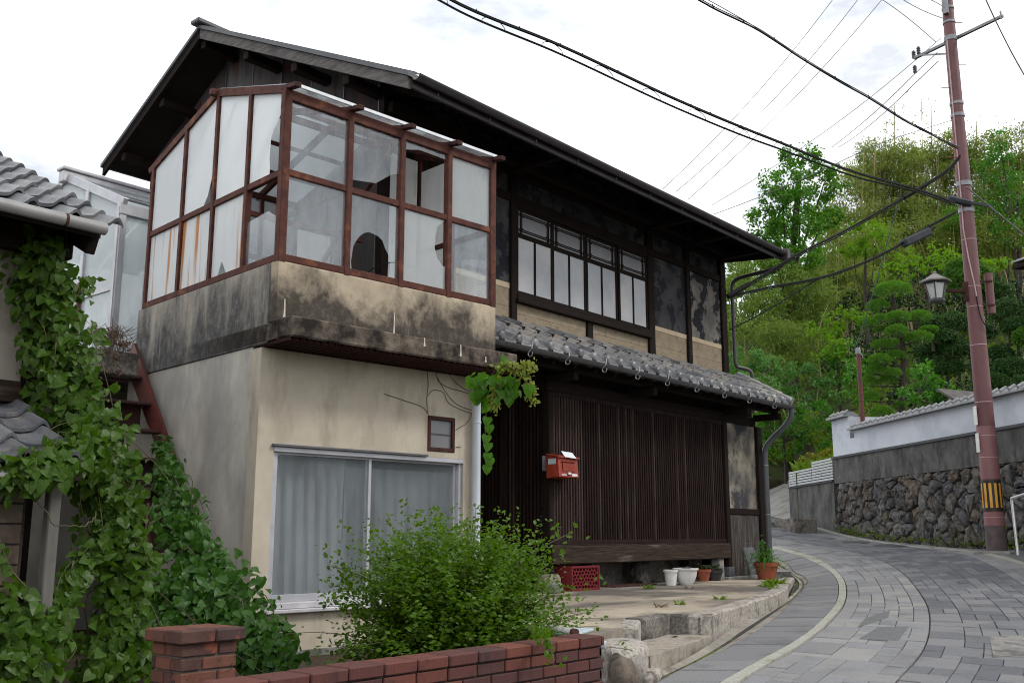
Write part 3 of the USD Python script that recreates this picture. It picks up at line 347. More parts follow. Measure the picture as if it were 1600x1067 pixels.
leafmat('leaf_thicket', [(.008, .022, .006), (.018, .046, .010), (.034, .078, .016), (.06, .12, .024)], .25, .5)
leafmat('leaf_light', [(0.0813, 0.1872, 0.0432), (0.1463, 0.2964, 0.0648), (0.2275, 0.4212, 0.0936), (0.325, 0.5304, 0.1296)], .4, .5)
leafmat('leaf_clipped', [(0.027, 0.0675, 0.0132), (0.054, 0.1283, 0.0198), (0.0945, 0.2025, 0.0286), (0.162, 0.2835, 0.0385)], .25, .5)
leafmat('leaf_succulent', [(.06, .085, .03), (.10, .13, .05), (.13, .15, .07)], .1, .5)
glassmat('glass_white', .84, .97, (.90, .92, .93), rough=.12, translucent=.62)
glassmat('glass_rusty', .74, .95, (.84, .86, .87), rough=.12, streak=(.62, .27, .06), translucent=.55)
glassmat('glass_dusty', .0, .17, (.46, .50, .52), rough=.05)
glassmat('glass_grimy', .25, .75, (.58, .60, .60), rough=.1, scale=2.2)
glassmat('glass_clear', .03, .16, (.5, .54, .56), rough=.03)
glassmat('glass_window', .04, .18, (.42, .46, .49), rough=.04, scale=2.)
glassmat('glass_greenhouse', .55, .85, (.72, .76, .77), rough=.15, scale=1.5)
glassmat('roof_sheet', .55, .85, (.62, .65, .66), rough=.2, scale=2.)

# ------------------------------------------------------------------ the ground
CPT = np.array(V['road_cp'])
_rbf = RBFInterpolator(CPT[:, :2], CPT[:, 2], kernel='thin_plate_spline', smoothing=.3)
def rz(xy): return _rbf(np.atleast_2d(np.asarray(xy, float)[..., :2]).reshape(-1, 2))
FWH, RTH = np.array([math.sin(YAW), math.cos(YAW)]), np.array([math.cos(YAW), -math.sin(YAW)])
def ribbon(A, B, n, nb, dz=0., zfun=None):
    A, B = resample(np.asarray(A, float)[:, :2], n), resample(np.asarray(B, float)[:, :2], n)
    t = np.linspace(0, 1, nb); P = A[:, None]*(1-t)[None, :, None]+B[:, None]*t[None, :, None]
    z = (zfun or rz)(P.reshape(-1, 2))+dz; v = np.c_[P.reshape(-1, 2), z]
    f = [[i*nb+j, i*nb+j+1, (i+1)*nb+j+1, (i+1)*nb+j] for i in range(n-1) for j in range(nb-1)]
    return MB().add(v, f)
# terrain: the plain everywhere, then the wooded hill behind the retaining wall
g = np.concatenate([-np.geomspace(1200, 30, 14), np.linspace(-26, 26, 14), np.geomspace(30, 1200, 14)])
GX, GY = np.meshgrid(g+8, g+6, indexing='ij'); GZ = np.full_like(GX, -2.0)
n = len(g)
single('ground', MB().add(np.c_[GX.ravel(), GY.ravel(), GZ.ravel()], [[i*n+j, (i+1)*n+j, (i+1)*n+j+1, i*n+j+1] for i in range(n-1) for j in range(n-1)]), 'ground_earth', kind='structure')
WP, WD, WN = np.array([19.7, 4.58]), np.array([.686, .728]), np.array([.728, -.686])     # the retaining wall's foot, run and outward side
def hill_start(q):
    """depth at which the hill begins in direction q = sideways / forward"""
    k = (q*RTH[0]+FWH[0])*WN[0]+(q*RTH[1]+FWH[1])*WN[1]; dw = (WP@WN+.30)/np.maximum(k, .02)
    return np.where(q > .283, np.minimum(dw, 31), 37.)
def hill(q, d):
    s = np.clip((q-.272)/.012, 0, 1); d0 = hill_start(q)
    z0 = 1.75*s+2.0*(1-s); d1 = np.where(q > .283, np.maximum(d0+5, 33), 37.)
    top = 11.5+8.5*np.clip((q-.24)/.12, 0, 1)
    z = z0+.52*np.maximum(0, d-d1); z = np.where(z > top, top+.08*(z-top), z)
    xx = np.stack([q*d*RTH[0]+d*FWH[0], q*d*RTH[1]+d*FWH[1], 0*d], -1)
    return z+.9*(meshkit.fbm(xx*.22, 3, 5)-.5)*np.clip((d-d1)/4, 0, 1)
qs = np.concatenate([np.linspace(.02, .282, 16), np.linspace(.2831, .9, 40), np.linspace(.95, 2.2, 12)]); ts = np.linspace(0, 1, 46)**1.4
Q, T = np.meshgrid(qs, ts, indexing='ij'); D = hill_start(Q)*(1-T)+T*130.; Z = hill(Q, D); Z[:, 0] -= .0
HX = Q*D*RTH[0]+D*FWH[0]; HY = Q*D*RTH[1]+D*FWH[1]; n = len(ts)
HX = np.concatenate([HX[:, :1], HX], 1); HY = np.concatenate([HY[:, :1], HY], 1); Z = np.concatenate([np.full_like(Z[:, :1], -2.5), Z], 1); n += 1
vv = np.c_[HX.ravel(), HY.ravel(), Z.ravel()]; ff = [[i*n+j, (i+1)*n+j, (i+1)*n+j+1, i*n+j+1] for i in range(len(qs)-1) for j in range(n-1)]
single('hillside', MB().add(vv, [x[::-1] for x in ff]), 'hill_earth', kind='structure', smooth=50)
def on_hill(q, d): return np.array([q*d*RTH[0]+d*FWH[0], q*d*RTH[1]+d*FWH[1], float(hill(np.array([q]), np.array([d]))[0])])
def polar(px, d): return (px-800)/1555.56*(1/ .9816)*1.0, d
# the lane climbing behind the house
lane = np.array(V['lane'])
single('lane', MB().add(lane, [[0, 1, 6], [1, 2, 6], [2, 5, 6], [2, 3, 5], [3, 4, 5]]), 'lane_concrete', kind='structure')
# the road: a base sheet with every sett laid on it
Lc = [(-4, 1.6), (0, 2.45), (4, 3.35)]+[tuple(p[:2]) for p in V['gutL']]+[(17.6, 8.5), (19.2, 10.2), (21.5, 13.2), (24, 18)]
Rc = [(-2, -6.5), (5, -4.6), (12, -1.2), (16.8, 2.2), (19.4, 4.45), (21.2, 6.45), (25.6, 10.9), (27.2, 13.6), (29, 19)]
base = ribbon(Lc, Rc, 150, 40, -.014)
single_path = path_for('/World', 'road'); _v, _f = base.get()
tag(usdkit.mesh(stage, single_path, (_v, _f), M['road_grout'], smooth=True).GetPrim(), kind='structure')
ROAD = '/World/road'
def road_piece(name, mb, m, kind=None):
    v, f = mb.get(); p = path_for(ROAD, name); o = usdkit.mesh(stage, p, (v, f), M[m]); tag(o.GetPrim(), kind=kind)
def drape(mb, quad, h, top, bev=.006):
    """a flat stone on the road: quad = four plan corners, top above the road surface"""
    q = np.asarray(quad, float); c = q.mean(0); inn = c+(q-c)*(1-bev/np.maximum(np.linalg.norm(q-c, axis=1, keepdims=True), .02))
    allp = np.vstack([inn, q, q]); z = rz(allp)+np.r_[np.full(4, top), np.full(4, top-bev*.8), np.full(4, top-h)]
    v = np.c_[allp, z]; f = [[0, 1, 2, 3]]
    for k in range(4):
        a, b = k, (k+1) % 4; f += [[a, 4+a, 4+b, b], [4+a, 8+a, 8+b, 4+b]]
    return mb.add(v, f)
bandR = smoothline(np.array([(2.2, 2.45, 0), (4.4, 2.95, 0)]+[p for p in V['bandR']]+[(21.2, 10.6, 0), (23.0, 13.4, 0)])[:, :2], 600)
bandL = smoothline(np.array([(2.1, 2.57, 0), (4.3, 3.05, 0)]+[p for p in V['bandL']]+[(20.95, 10.6, 0), (22.8, 13.4, 0)])[:, :2], 600)
gutR = smoothline(np.array([(2.0, 2.95, 0), (4.3, 3.45, 0)]+[p for p in V['gutR']]+[(20.0, 10.6, 0), (21.9, 13.4, 0)])[:, :2], 600)
gutL = smoothline(np.array([(1.9, 3.0, 0), (4.1, 3.5, 0)]+[p for p in V['gutL']]+[(17.6, 8.5, 0), (19.2, 10.2, 0), (21.5, 13.2, 0)])[:, :2], 600)
_v, _f = ribbon(gutL, gutR, 160, 3, .002).get(); _v[1::3, 2] -= .02
road_piece('gutter_channel', MB().add(_v, _f), 'gutter_concrete')
arc = np.r_[0, np.cumsum(np.linalg.norm(np.diff(bandR, axis=0), axis=1))]
tan = unit(np.gradient(bandR, axis=0)); nor = np.stack([tan[:, 1], -tan[:, 0]], -1)
kk = np.ones(41)/41; nor = unit(np.stack([np.convolve(np.pad(nor[:, k], 20, mode='edge'), kk, 'valid') for k in range(2)], -1))
def st(s, t):
    s = np.asarray(s, float); return np.stack([np.interp(s, arc, bandR[:, k])+t*np.interp(s, arc, nor[:, k]) for k in range(2)], -1)
def near(s, A): return np.stack([np.interp(s/arc[-1], np.linspace(0, 1, len(A)), A[:, k]) for k in range(2)], -1)
rs = np.random.default_rng(3)
# pale kerb strip and dark slabs beside the gutter
s = 2.2
while s < arc[-1]-.8:
    L = .6; mb = MB(); i0, i1 = s, s+L-.006
    A0, A1, B0, B1 = near(i0, bandL), near(i1, bandL), near(i0, bandR), near(i1, bandR)
    road_piece('kerb_strip_stone', drape(mb, [A0, A1, B1, B0], .05, .012+rs.normal()*.001, .005), 'kerb_pale'); s += L
s = 2.2
while s < arc[-1]-.8:
    L = .46; i0, i1 = s, s+L-rs.uniform(.022, .045)
    A0, A1, B0, B1 = near(i0, gutR), near(i1, gutR), near(i0, bandL), near(i1, bandL)
    A0, A1 = A0+.012*(B0-A0), A1+.012*(B1-A1); B0, B1 = B0-.02*(B0-A0), B1-.02*(B1-A1)
    road_piece('pavement_slab', drape(MB(), [A0, A1, B1, B0], .05, .012+rs.normal()*.003, .006), f'slab_{rs.integers(3)}'); s += L
# setts: pale zone beside the kerb strip, dark zone beyond it, another pale strip, each an uneven bond of rectangles
def bond(t0, t1, s0, s1, u, kinds, gap=.007):
    nt, ns = int(round((t1-t0)/u)), int((s1-s0)/u); ut = (t1-t0)/nt; full = np.zeros((ns, nt), bool); out = []
    for i in range(ns):
        for j in range(nt):
            if full[i, j]: continue
            opts = [(2, 1), (1, 2), (2, 2), (3, 2), (2, 3), (3, 1), (1, 1), (4, 2)]; w = np.array([.24, .18, .2, .14, .08, .1, .03, .03])
            for k in rs.choice(len(opts), len(opts), replace=False, p=w):
                a, b = opts[k]
                if i+a <= ns and j+b <= nt and not full[i:i+a, j:j+b].any(): break
            else: a = b = 1
            full[i:i+a, j:j+b] = True
            sa, sb, ta, tb = s0+i*u+gap/2, s0+(i+a)*u-gap/2, t0+j*ut+gap/2, t0+(j+b)*ut-gap/2
            q = st(np.array([sa, sb, sb, sa]), np.array([ta, ta, tb, tb])); out.append((q, kinds))
    return out
S0 = float(np.interp(4.3, bandR[:, 0], arc)); S1 = arc[-1]-.5
setts = bond(.012, .94, S0, S1, .155, 'light')+bond(.947, 2.30, S0, S1, .155, 'dark')+bond(2.307, 2.80, S0+3, S1, .165, 'light')
def size_seen(q):
    c = q.mean(0); d = c@FWH; e = c@RTH
    ok = d > 3 and -.1 < e/d < .62 and (1.0/d)*1555 < 330
    return (np.linalg.norm(q[2]-q[0])/max(d, 1)**1.5 if ok else 0)
setts.sort(key=lambda x: -size_seen(x[0]))
rest = {}
for i, (q, kd) in enumerate(setts):
    m = f'paver_{kd}_{rs.integers(4)}'; top = .0+rs.normal()*.0026
    if i < 300: road_piece('sett', drape(MB(), q, .04, top), m)
    else: drape(rest.setdefault(m, MB()), q, .04, top)
for m, mb in rest.items(): road_piece('far_setts', mb, m, kind='stuff')
for k, q in enumerate(V['patches']):
    road_piece('mended_patch', drape(MB(), np.array(q)[:, :2], .03, .007, .004), ('asphalt', 'asphalt', 'concrete_grey')[k])
# asphalt shoulder between the setts and the wall foot
sh = [st(np.array([x]), 2.81)[0] for x in np.linspace(S0+3, S1, 60)]
road_piece('asphalt_shoulder', ribbon(sh, resample(np.array([(9.5, -1.6), (14, .4), (17.2, 2.6), (19.4, 4.5), (21.2, 6.5), (25.6, 10.9), (27, 13.8), (28.6, 19)], float), 60), 90, 8, -.004), 'asphalt')
kl = resample(np.array([(12.5, 1.0), (17.6, 4.27), (20.46, 6.24), (25.4, 11.0)], float), step=.62)
for a, b in zip(kl[:-1], kl[1:]):
    d = unit(b-a); nn = np.array([d[1], -d[0]])*.05
    road_piece('edge_stone', drape(MB(), [a-nn, b-d*.008-nn, b-d*.008+nn, a+nn], .05, .016), 'kerb_pale')
for (x, y, z), r in zip(V['manhole'], (.42, .3)):
    an = np.arange(28)*2*np.pi/28; c = np.array([x, y]); ring = lambda q: c+q*np.stack([np.cos(an), np.sin(an)], -1)
    P = np.vstack([ring(r), ring(r*.93), c[None]]); zz = rz(P)+np.r_[np.full(28, .006), np.full(28, .010), .010]
    f = [[k, (k+1) % 28, 28+(k+1) % 28] for k in range(28)]+[[k, 28+(k+1) % 28, 28+k] for k in range(28)]+[[28+k, 28+(k+1) % 28, 56] for k in range(28)]
    single('manhole_cover', MB().add(np.c_[P, zz], f), 'iron_cover', 'larger round iron cover set in the road below the stone wall' if r > .4 else 'smaller iron cover in the road, nearer the far bend', 'manhole cover')
# ------------------------------------------------------------------ terrace and yard
TZ = -.70
yard = [(-8, 3.72), (5.2, 3.72), (5.55, 4.0), (6.2, 4.5), (8.4, 5.2), (8.4, 14), (-8, 14)]
single('yard', MB().plate(Polygon(yard), XY, -1.35, -1.08), 'soil', kind='structure')
edge = [(5.55, 4.02), (6.70, 4.42), (7.32, 4.79), (8.0, 4.91), (8.04, 4.56), (9.345, 4.94), (10.62, 5.286), (12.34, 5.83), (14.3, 6.72), (15.9, 7.36)]
ter = Thing('terrace', None, None, (8, 5, TZ), kind='structure')
inner = edge+[(16.6, 7.9), (16.6, 12), (8.0, 12), (8.0, 7.4), (7.3, 7.2), (5.7, 4.2)]
ter.part('terrace_slab', MB().plate(Polygon(inner).buffer(-.10, join_style=2), XY, -1.4, TZ), 'terrace_concrete')
def kerb(P, w, z0, z1, mats, step=.85, jit=.012):
    P = np.asarray(P, float); pts = resample(P, step=step) if step is not None else P
    r = np.random.default_rng(5)
    for a, b in zip(pts[:-1], pts[1:]):
        d = unit(b-a); L = np.linalg.norm(b-a); nn = np.array([-d[1], d[0]])
        c = (a+b)/2+nn*w/2; mb = MB().obox((*c, (z0+z1)/2+r.normal()*jit*.4), (L/2-.004, w/2+.01, (z1-z0)/2), [[*d, 0], [*nn, 0], [0, 0, 1]], .018)
        m = trimesh.Trimesh(*mb.get()).subdivide().subdivide(); v = np.array(m.vertices); v += (meshkit.noise(v*9, 3)[:, None]-.5)*.022*np.array([1, 1, .5]); m.vertices = v
        ter.part('kerb_stone', m, mats[r.integers(len(mats))], smooth=40)
kerb([(8.04, 4.56), (9.345, 4.94), (10.62, 5.286), (12.34, 5.83), (14.3, 6.72), (15.9, 7.36)], .17, -1.05, TZ+.012, ['granite'])
kerb([(6.70, 4.42), (7.32, 4.79), (8.02, 4.91)], .14, -1.05, TZ+.008, ['granite', 'granite_dark'], .66)
kerb([(8.0, 4.93), (8.035, 4.60)], .12, -1.05, TZ+.004, ['granite_dark'], None)
st_ = trimesh.Trimesh(*MB().plate(Polygon([(6.45, 4.28), (6.75, 4.43), (7.33, 4.77), (7.99, 4.89), (8.03, 4.58), (8.0, 4.49), (6.9, 4.24), (6.4, 4.1)]), XY, -1.15, -.865).get())
st_ = st_.subdivide().subdivide().subdivide(); v = np.array(st_.vertices); v += (meshkit.noise(v*7, 4)[:, None]-.5)*.03*np.array([1, 1, .35]); st_.vertices = v
ter.part('step', st_, 'step_top', smooth=40)
def lump(c, h, seed, rot=0., rough=.16, lumps=3.5, sub=3):
    m = trimesh.creation.icosphere(subdivisions=sub); v = np.array(m.vertices)
    v = np.sign(v)*np.abs(v)**.62; v /= np.abs(v).max()
    v = v*(1+(meshkit.fbm(v*lumps*.5+seed*7.3, 3, seed)[:, None]-.5)*2*rough); v = v*np.asarray(h)
    c_, s_ = math.cos(rot), math.sin(rot); v = v@np.array([[c_, s_, 0], [-s_, c_, 0], [0, 0, 1]])+np.asarray(c); m.vertices = v; return m
ter.part('end_block', lump((6.22, 4.26, -.93), (.42, .20, .19), 3, .36, .10), 'granite', smooth=35)
ter.part('rubble_stone', lump((5.92, 3.98, -1.02), (.17, .10, .16), 5, .3), 'granite_dark', smooth=35)
ter.part('rubble_stone', lump((5.64, 3.86, -.98), (.13, .11, .20), 8, .1), 'field_stone_1', smooth=35)
ter.part('rubble_stone', lump((6.35, 4.10, -1.06), (.22, .10, .12), 11, .4), 'granite', smooth=35)
ter.part('rubble_stone', lump((5.52, 3.98, -.86), (.12, .12, .16), 14, .1), 'granite_dark', smooth=35)
ter.part('edge_slab', MB().plate(Polygon([(16.0, 7.45), (17.0, 8.0), (18.3, 9.3), (17.6, 10), (16.3, 9), (15.9, 7.7)]), XY, -1.2, -.60), 'concrete_grey')
# ------------------------------------------------------------------ the old house
XG, YU, YL, XR = 7.60, 8.48, 8.0, 16.05
YE, ZE, YR, ZR, YB, ZB, XV = 7.35, 4.94, 11.594, 6.98, 14.1, 5.55, 6.96
SL = (ZR-ZE)/(YR-YE); SB = (ZR-ZB)/(YB-YR)
def roof_z(y): return np.where(np.asarray(y) < YR, ZE+SL*(np.asarray(y)-YE), ZR-SB*(np.asarray(y)-YR))
H = Thing('old_house', 'long two-storey dark timber house with slatted ground floor and frosted upstairs windows', 'house', (XG, YL, TZ))
def roof_plane(y0, y1, t0, t1, x0, x1):
    P = Polygon([(y0, float(roof_z(y0))-t0), (y1, float(roof_z(y1))-t0), (y1, float(roof_z(y1))-t1), (y0, float(roof_z(y0))-t1)])
    return MB().plate(P, YZ, x0, x1)
mr = H.part('main_roof', roof_plane(YE, YR, 0, .05, XV-.03, XR+.17), 'metal_roof')
H.part('rear_slope', roof_plane(YR, YB, 0, .05, XV-.03, XR+.17), 'metal_roof', mr)
H.part('ridge_cap', MB().beam((XV-.10, YR, ZR+.03), (XR+.2, YR, ZR+.02), .20, .07, ch=.02), 'metal_roof', mr)
for k in range(3):                                                  # sheet laps that show along the gable edge
    H.part('roof_lap', roof_plane(YE+.02, YR-.02, -.012-.012*k, -.002-.012*k, XV-.03+.05*k+.02, XV+.10+.05*k), 'metal_roof', mr)
H.part('soffit', roof_plane(YE+.06, YR-.05, .055, .075, XV+.05, XR+.12), 'soffit_board', mr); H.part('soffit', roof_plane(YR+.05, YB-.05, .055, .075, XV+.05, XR+.12), 'soffit_board', mr)
H.part('bargeboard', roof_plane(YE+.03, YR, .055, .195, XV, XV+.045), 'grey_board', label='weathered grey board along the front gable slope')
H.part('bargeboard', roof_plane(YR+.002, YB-.02, .055, .185, XV, XV+.045), 'timber')
for y in (8.5, 9.5, 10.55, 11.594, 12.6, 13.6):
    zz = float(roof_z(y))-.20; H.part('purlin_end', MB().box(XV+.06, XG-.03, y-.06, y+.06, zz-.12, zz, .008), 'timber_flat')
for x in np.arange(XG+.1, XR, .455):
    H.part('rafter', roof_plane(YE+.10, 8.6, .08, .155, x-.026, x+.026), 'timber')
H.part('verge_box', MB().plate(Polygon([(7.42, float(roof_z(7.42))-.08), (9.1, float(roof_z(9.1))-.08), (9.1, 5.1), (8.55, 4.95), (7.55, 4.86)]), YZ, XR+.055, XR+.12), 'timber')
H.part('fascia_board', MB().box(XV+.05, XR+.1, YE+.015, YE+.05, ZE-.155, ZE-.03), 'gutter_brown')
H.part('eave_beam', MB().box(XG, XR, 8.30, 8.42, 4.98, 5.12, .01), 'timber_flat')
for x in (10.03, 13.49, 14.69, 15.9):
    H.part('arm_beam', MB().box(x-.055, x+.055, 7.62, 8.44, 4.93, 5.05, .01), 'timber')
def half_gutter(x0, x1, y, z, r, n=10):
    an = np.linspace(np.pi, 2*np.pi, n); o = np.stack([np.cos(an)*r, np.sin(an)*r], -1); i = o*.88; pr = np.vstack([o, i[::-1]])
    v = np.vstack([np.c_[np.full(len(pr), x), pr[:, 0]+y, pr[:, 1]+z] for x in (x0, x1)]); k = len(pr)
    f = [[a, (a+1) % k, (a+1) % k+k, a+k] for a in range(k)]; mb = MB().add(v, f)
    for s0, fl in ((0, 0), (k, 1)):
        t = [[s0+a, s0+a+1, s0+k-2-a] for a in range(n-1)]+[[s0+a, s0+k-2-a, s0+k-1-a] for a in range(n-1)]
        mb.add(v, [q[::-1] if fl else q for q in t])
    return mb
ug = H.part('upper_gutter', half_gutter(XV+.04, XR+.22, YE-.055, ZE-.035, .062), 'gutter_brown', smooth=40)
for x in np.linspace(7.35, 15.2, 10):
    an = np.linspace(-.3*np.pi, 1.15*np.pi, 12); c = np.array([x, YE-.01, ZE-.135])
    H.part('gutter_hook', MB().tube(np.vstack([[c[0], c[1]+.04, c[2]+.10], np.c_[np.full(12, c[0])+.01, c[1]+.033*np.cos(an), c[2]-.033*np.sin(an)]]), .006, 5), 'gutter_dark', ug)
H.part('rain_head', MB().box(XR-.02, XR+.10, YE-.13, YE+.0, ZE-.17, ZE+.02, .01), 'gutter_brown', ug)
H.part('upper_downpipe', MB().tube(smoothline([(XR+.04, YE-.05, ZE-.15), (XR+.04, YE-.03, ZE-.22), (XR+.05, YE+.10, ZE-.28), (XR+.09, 8.26, 4.60), (XR+.09, 8.36, 4.54), (XR+.09, 8.385, 4.44), (XR+.09, 8.385, 3.08), (XR+.12, 8.36, 2.98), (XR+.30, 8.22, 2.93), (XR+.34, 8.19, 2.86), (XR+.34, 8.19, 2.68)], 46), .036, 10), 'gutter_brown', smooth=40)
# gable wall of ribbed sheets, each with its own lap
def rib_sheet(y0, y1, zlo, x, pitch=.038, amp=.008):
    m = int(round((y1-y0)/pitch))*4+1; y = np.linspace(y0, y1, m); dx = amp*np.cos(np.arange(m)*np.pi/2)
    zt = np.asarray(roof_z(y))-.09; v = np.vstack([np.c_[x-dx, y, np.full(m, zlo)], np.c_[x-dx, y, zt]]); f = [[i, i+m, i+m+1, i+1] for i in range(m-1)]
    return MB().add(v, f)
yy = 8.52; k = 0
while yy < 13.7:
    w = .66; H.part('ribbed_sheet', rib_sheet(yy, min(yy+w+.02, 13.75), 1.7, XG-.02-.004*(k % 2)), 'corrugated_pale' if k in (1, 4, 3) else 'corrugated')
    H.part('sheet_joint', MB().box(XG-.040, XG-.030, yy-.008, yy+.008, 1.7, float(roof_z(yy))-.12), 'corrugated_pale'); yy += w; k += 1
H.part('gable_frame', MB().plate(Polygon([(8.5, -1.3), (13.8, -1.3), (13.8, float(roof_z(13.8))-.12), (YR, ZR-.12), (8.5, float(roof_z(8.5))-.12)]), YZ, XG, XG+.10), 'dark_void')
H.part('corner_post', MB().box(XG-.05, XG+.08, 8.40, 8.50, 1.7, 5.3, .01), 'timber')
H.part('right_end_wall', MB().plate(Polygon([(8.5, -1.3), (13.8, -1.3), (13.8, float(roof_z(13.8))-.12), (YR, ZR-.12), (8.5, float(roof_z(8.5))-.12)]), YZ, XR-.10, XR), 'old_plaster')
H.part('rear_wall', MB().box(XG+.1, XR-.1, 13.7, 13.8, -1.3, 5.55), 'old_plaster')
H.part('floor', MB().box(XG+.1, XR-.1, 8.62, 13.7, 2.6, 2.7), 'dark_void')
# upstairs front: posts, rails, plaster, dado, window sashes
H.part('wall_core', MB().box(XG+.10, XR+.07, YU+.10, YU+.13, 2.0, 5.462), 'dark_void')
for x, w in ((8.30, .11), (10.03, .12), (13.49, .17), (14.69, .125), (15.94, .18)):
    H.part('post', MB().box(x-w/2, x+w/2, YU-.035, YU+.10, 2.6, 5.25, .008), 'timber')
H.part('post', MB().box(11.72, 11.85, YU-.03, YU+.09, 2.6, 3.10, .006), 'timber')
def beams_between(xs, z0, z1, y0, y1, m, name):
    for a, b in xs: H.part(name, MB().box(a, b, y0, y1, z0, z1, .006), m)
BAY = [(8.36, 9.968), (10.092, 13.403), (13.577, 14.626), (14.755, 15.848)]
beams_between(BAY, 4.515, 4.63, YU-.022, YU+.09, 'timber_flat', 'lintel'); beams_between(BAY, 4.90, 5.0, YU-.02, YU+.09, 'timber_flat', 'wall_plate')
for i, (a, b) in enumerate(BAY):
    for z0, z1 in ((4.632, 4.898), (5.002, 5.415)): H.part('plaster_panel', MB().box(a, b, YU+.03, YU+.09, z0, z1), 'old_plaster')
    if i == 1: continue
    H.part('plaster_panel', MB().box(a, b, YU+.012, YU+.09, 3.352, 4.513), 'old_plaster_pale' if i == 3 else 'old_plaster', label='flaking plaster panel with black patches' if i > 1 else None)
    H.part('pale_strip', MB().box(a, b, YU+.004, YU+.09, 3.275, 3.350), 'dado_pale')
    for z0, z1 in ((2.62, 3.02), (3.0225, 3.273)): H.part('dado_board', MB().box(a, b, YU+.010, YU+.09, z0, z1, .0015), 'dado')
for a, b in ((10.092, 11.718), (11.852, 13.403)):
    for z0, z1 in ((2.62, 2.955), (2.9575, 3.098)): H.part('dado_board', MB().box(a, b, YU+.010, YU+.09, z0, z1, .0015), 'dado')
H.part('window_sill', MB().box(10.06, 13.43, YU-.075, YU+.05, 3.10, 3.16, .006), 'timber_flat'); H.part('window_rail', MB().box(10.092, 13.403, YU-.045, YU+.05, 3.162, 3.235, .006), 'timber_flat')
H.part('window_head', MB().box(10.092, 13.403, YU-.03, YU+.06, 4.455, 4.513, .006), 'timber_flat')
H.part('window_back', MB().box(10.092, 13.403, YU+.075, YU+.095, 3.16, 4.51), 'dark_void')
SW = (13.403-10.092)/4
for i in range(4):
    x0 = 10.092+i*SW+.004; x1 = x0+SW-.008; yo = YU-.012+(.022 if i in (1, 2) else 0)
    sash = H.part('window_sash', MB().box(x0, x0+.045, yo, yo+.03, 3.24, 4.453, .004).box(x1-.045, x1, yo, yo+.03, 3.24, 4.453, .004).box(x0+.045, x1-.045, yo, yo+.03, 3.24, 3.275).box(x0+.045, x1-.045, yo, yo+.03, 4.035, 4.10).box(x0+.045, x1-.045, yo, yo+.03, 4.42, 4.453), 'timber')
    mx = (x0+x1)/2; H.part('muntin', MB().box(mx-.020, mx+.020, yo+.002, yo+.028, 3.275, 4.035, .003), 'timber', sash)
    for a, b in ((x0+.045, mx-.020), (mx+.020, x1-.045)): H.part('frosted_pane', MB().box(a, b, yo+.012, yo+.017, 3.275, 4.035), 'frosted_sash', sash)
    H.part('frosted_pane', MB().box(x0+.045, x1-.045, yo+.014, yo+.018, 4.10, 4.42), 'frosted_dark', sash)
    a, b = x0+.045, x1-.045; mb = MB()
    for z in (4.135, 4.16, 4.36, 4.385): mb.box(a, b, yo+.002, yo+.013, z-.005, z+.005)
    for x in (a+.05, a+.078, b-.078, b-.05): mb.box(x-.005, x+.005, yo+.0035, yo+.0125, 4.10, 4.42)
    for x, sx in ((a+.078, 1), (b-.078, -1)):
        for z, sz in ((4.16, 1), (4.36, -1)): mb.box(min(x, x+sx*.035), max(x, x+sx*.035), yo+.004, yo+.012, z+sz*.02-.004, z+sz*.02+.004).box(x+sx*.03-.004, x+sx*.03+.004, yo+.0045, yo+.0115, min(z, z+sz*.024), max(z, z+sz*.024))
    H.part('transom_bars', mb, 'timber', sash)
# ---- the low tiled roof over the ground floor
TY0, TZ0, TY1, TZ1, TP = 7.45, 2.235, 8.44, 2.80, .3065
tdir = unit(np.array([0, TY1-TY0, TZ1-TZ0])); tnor = np.array([0, -tdir[2], tdir[1]]); TL = np.linalg.norm([TY1-TY0, TZ1-TZ0])
def tile_mesh(origin, xd, rd, nd, w, L, lift, roll=.048, pan=.016, th=.022, flat=False):
    """one S-shaped pantile: across xd, up the slope rd, outward nd"""
    u = np.r_[np.linspace(0, .66, 6), np.linspace(.72, 1.03, 6)]; h = np.where(u < .69, -pan*np.sin(np.pi*u/.69), roll*np.sin(np.pi*np.clip((u-.69)/.33, 0, 1)))
    rows = [(0, lift-th, 1), (0, lift, 0), (L*.5, lift*.5, 0), (L, .002, 0)]; k = len(u); v = []
    for r, l, low in rows: v += [origin+xd*(a*w)+rd*r+nd*(b+l) for a, b in zip(u, h)]
    f = [[i*k+j, i*k+j+1, (i+1)*k+j+1, (i+1)*k+j] for i in range(len(rows)-1) for j in range(k-1)]
    return MB().add(np.array(v), f)
LR = H.part('low_roof', MB().plate(Polygon([(TY0+.03, TZ0-.05), (TY1+.04, TZ1-.03), (TY1+.04, TZ1-.09), (TY0+.03, TZ0-.10)]), YZ, 8.06, 16.28), 'soffit_board')
tr = np.random.default_rng(11); NR = 4; EX = TL/NR*1.0
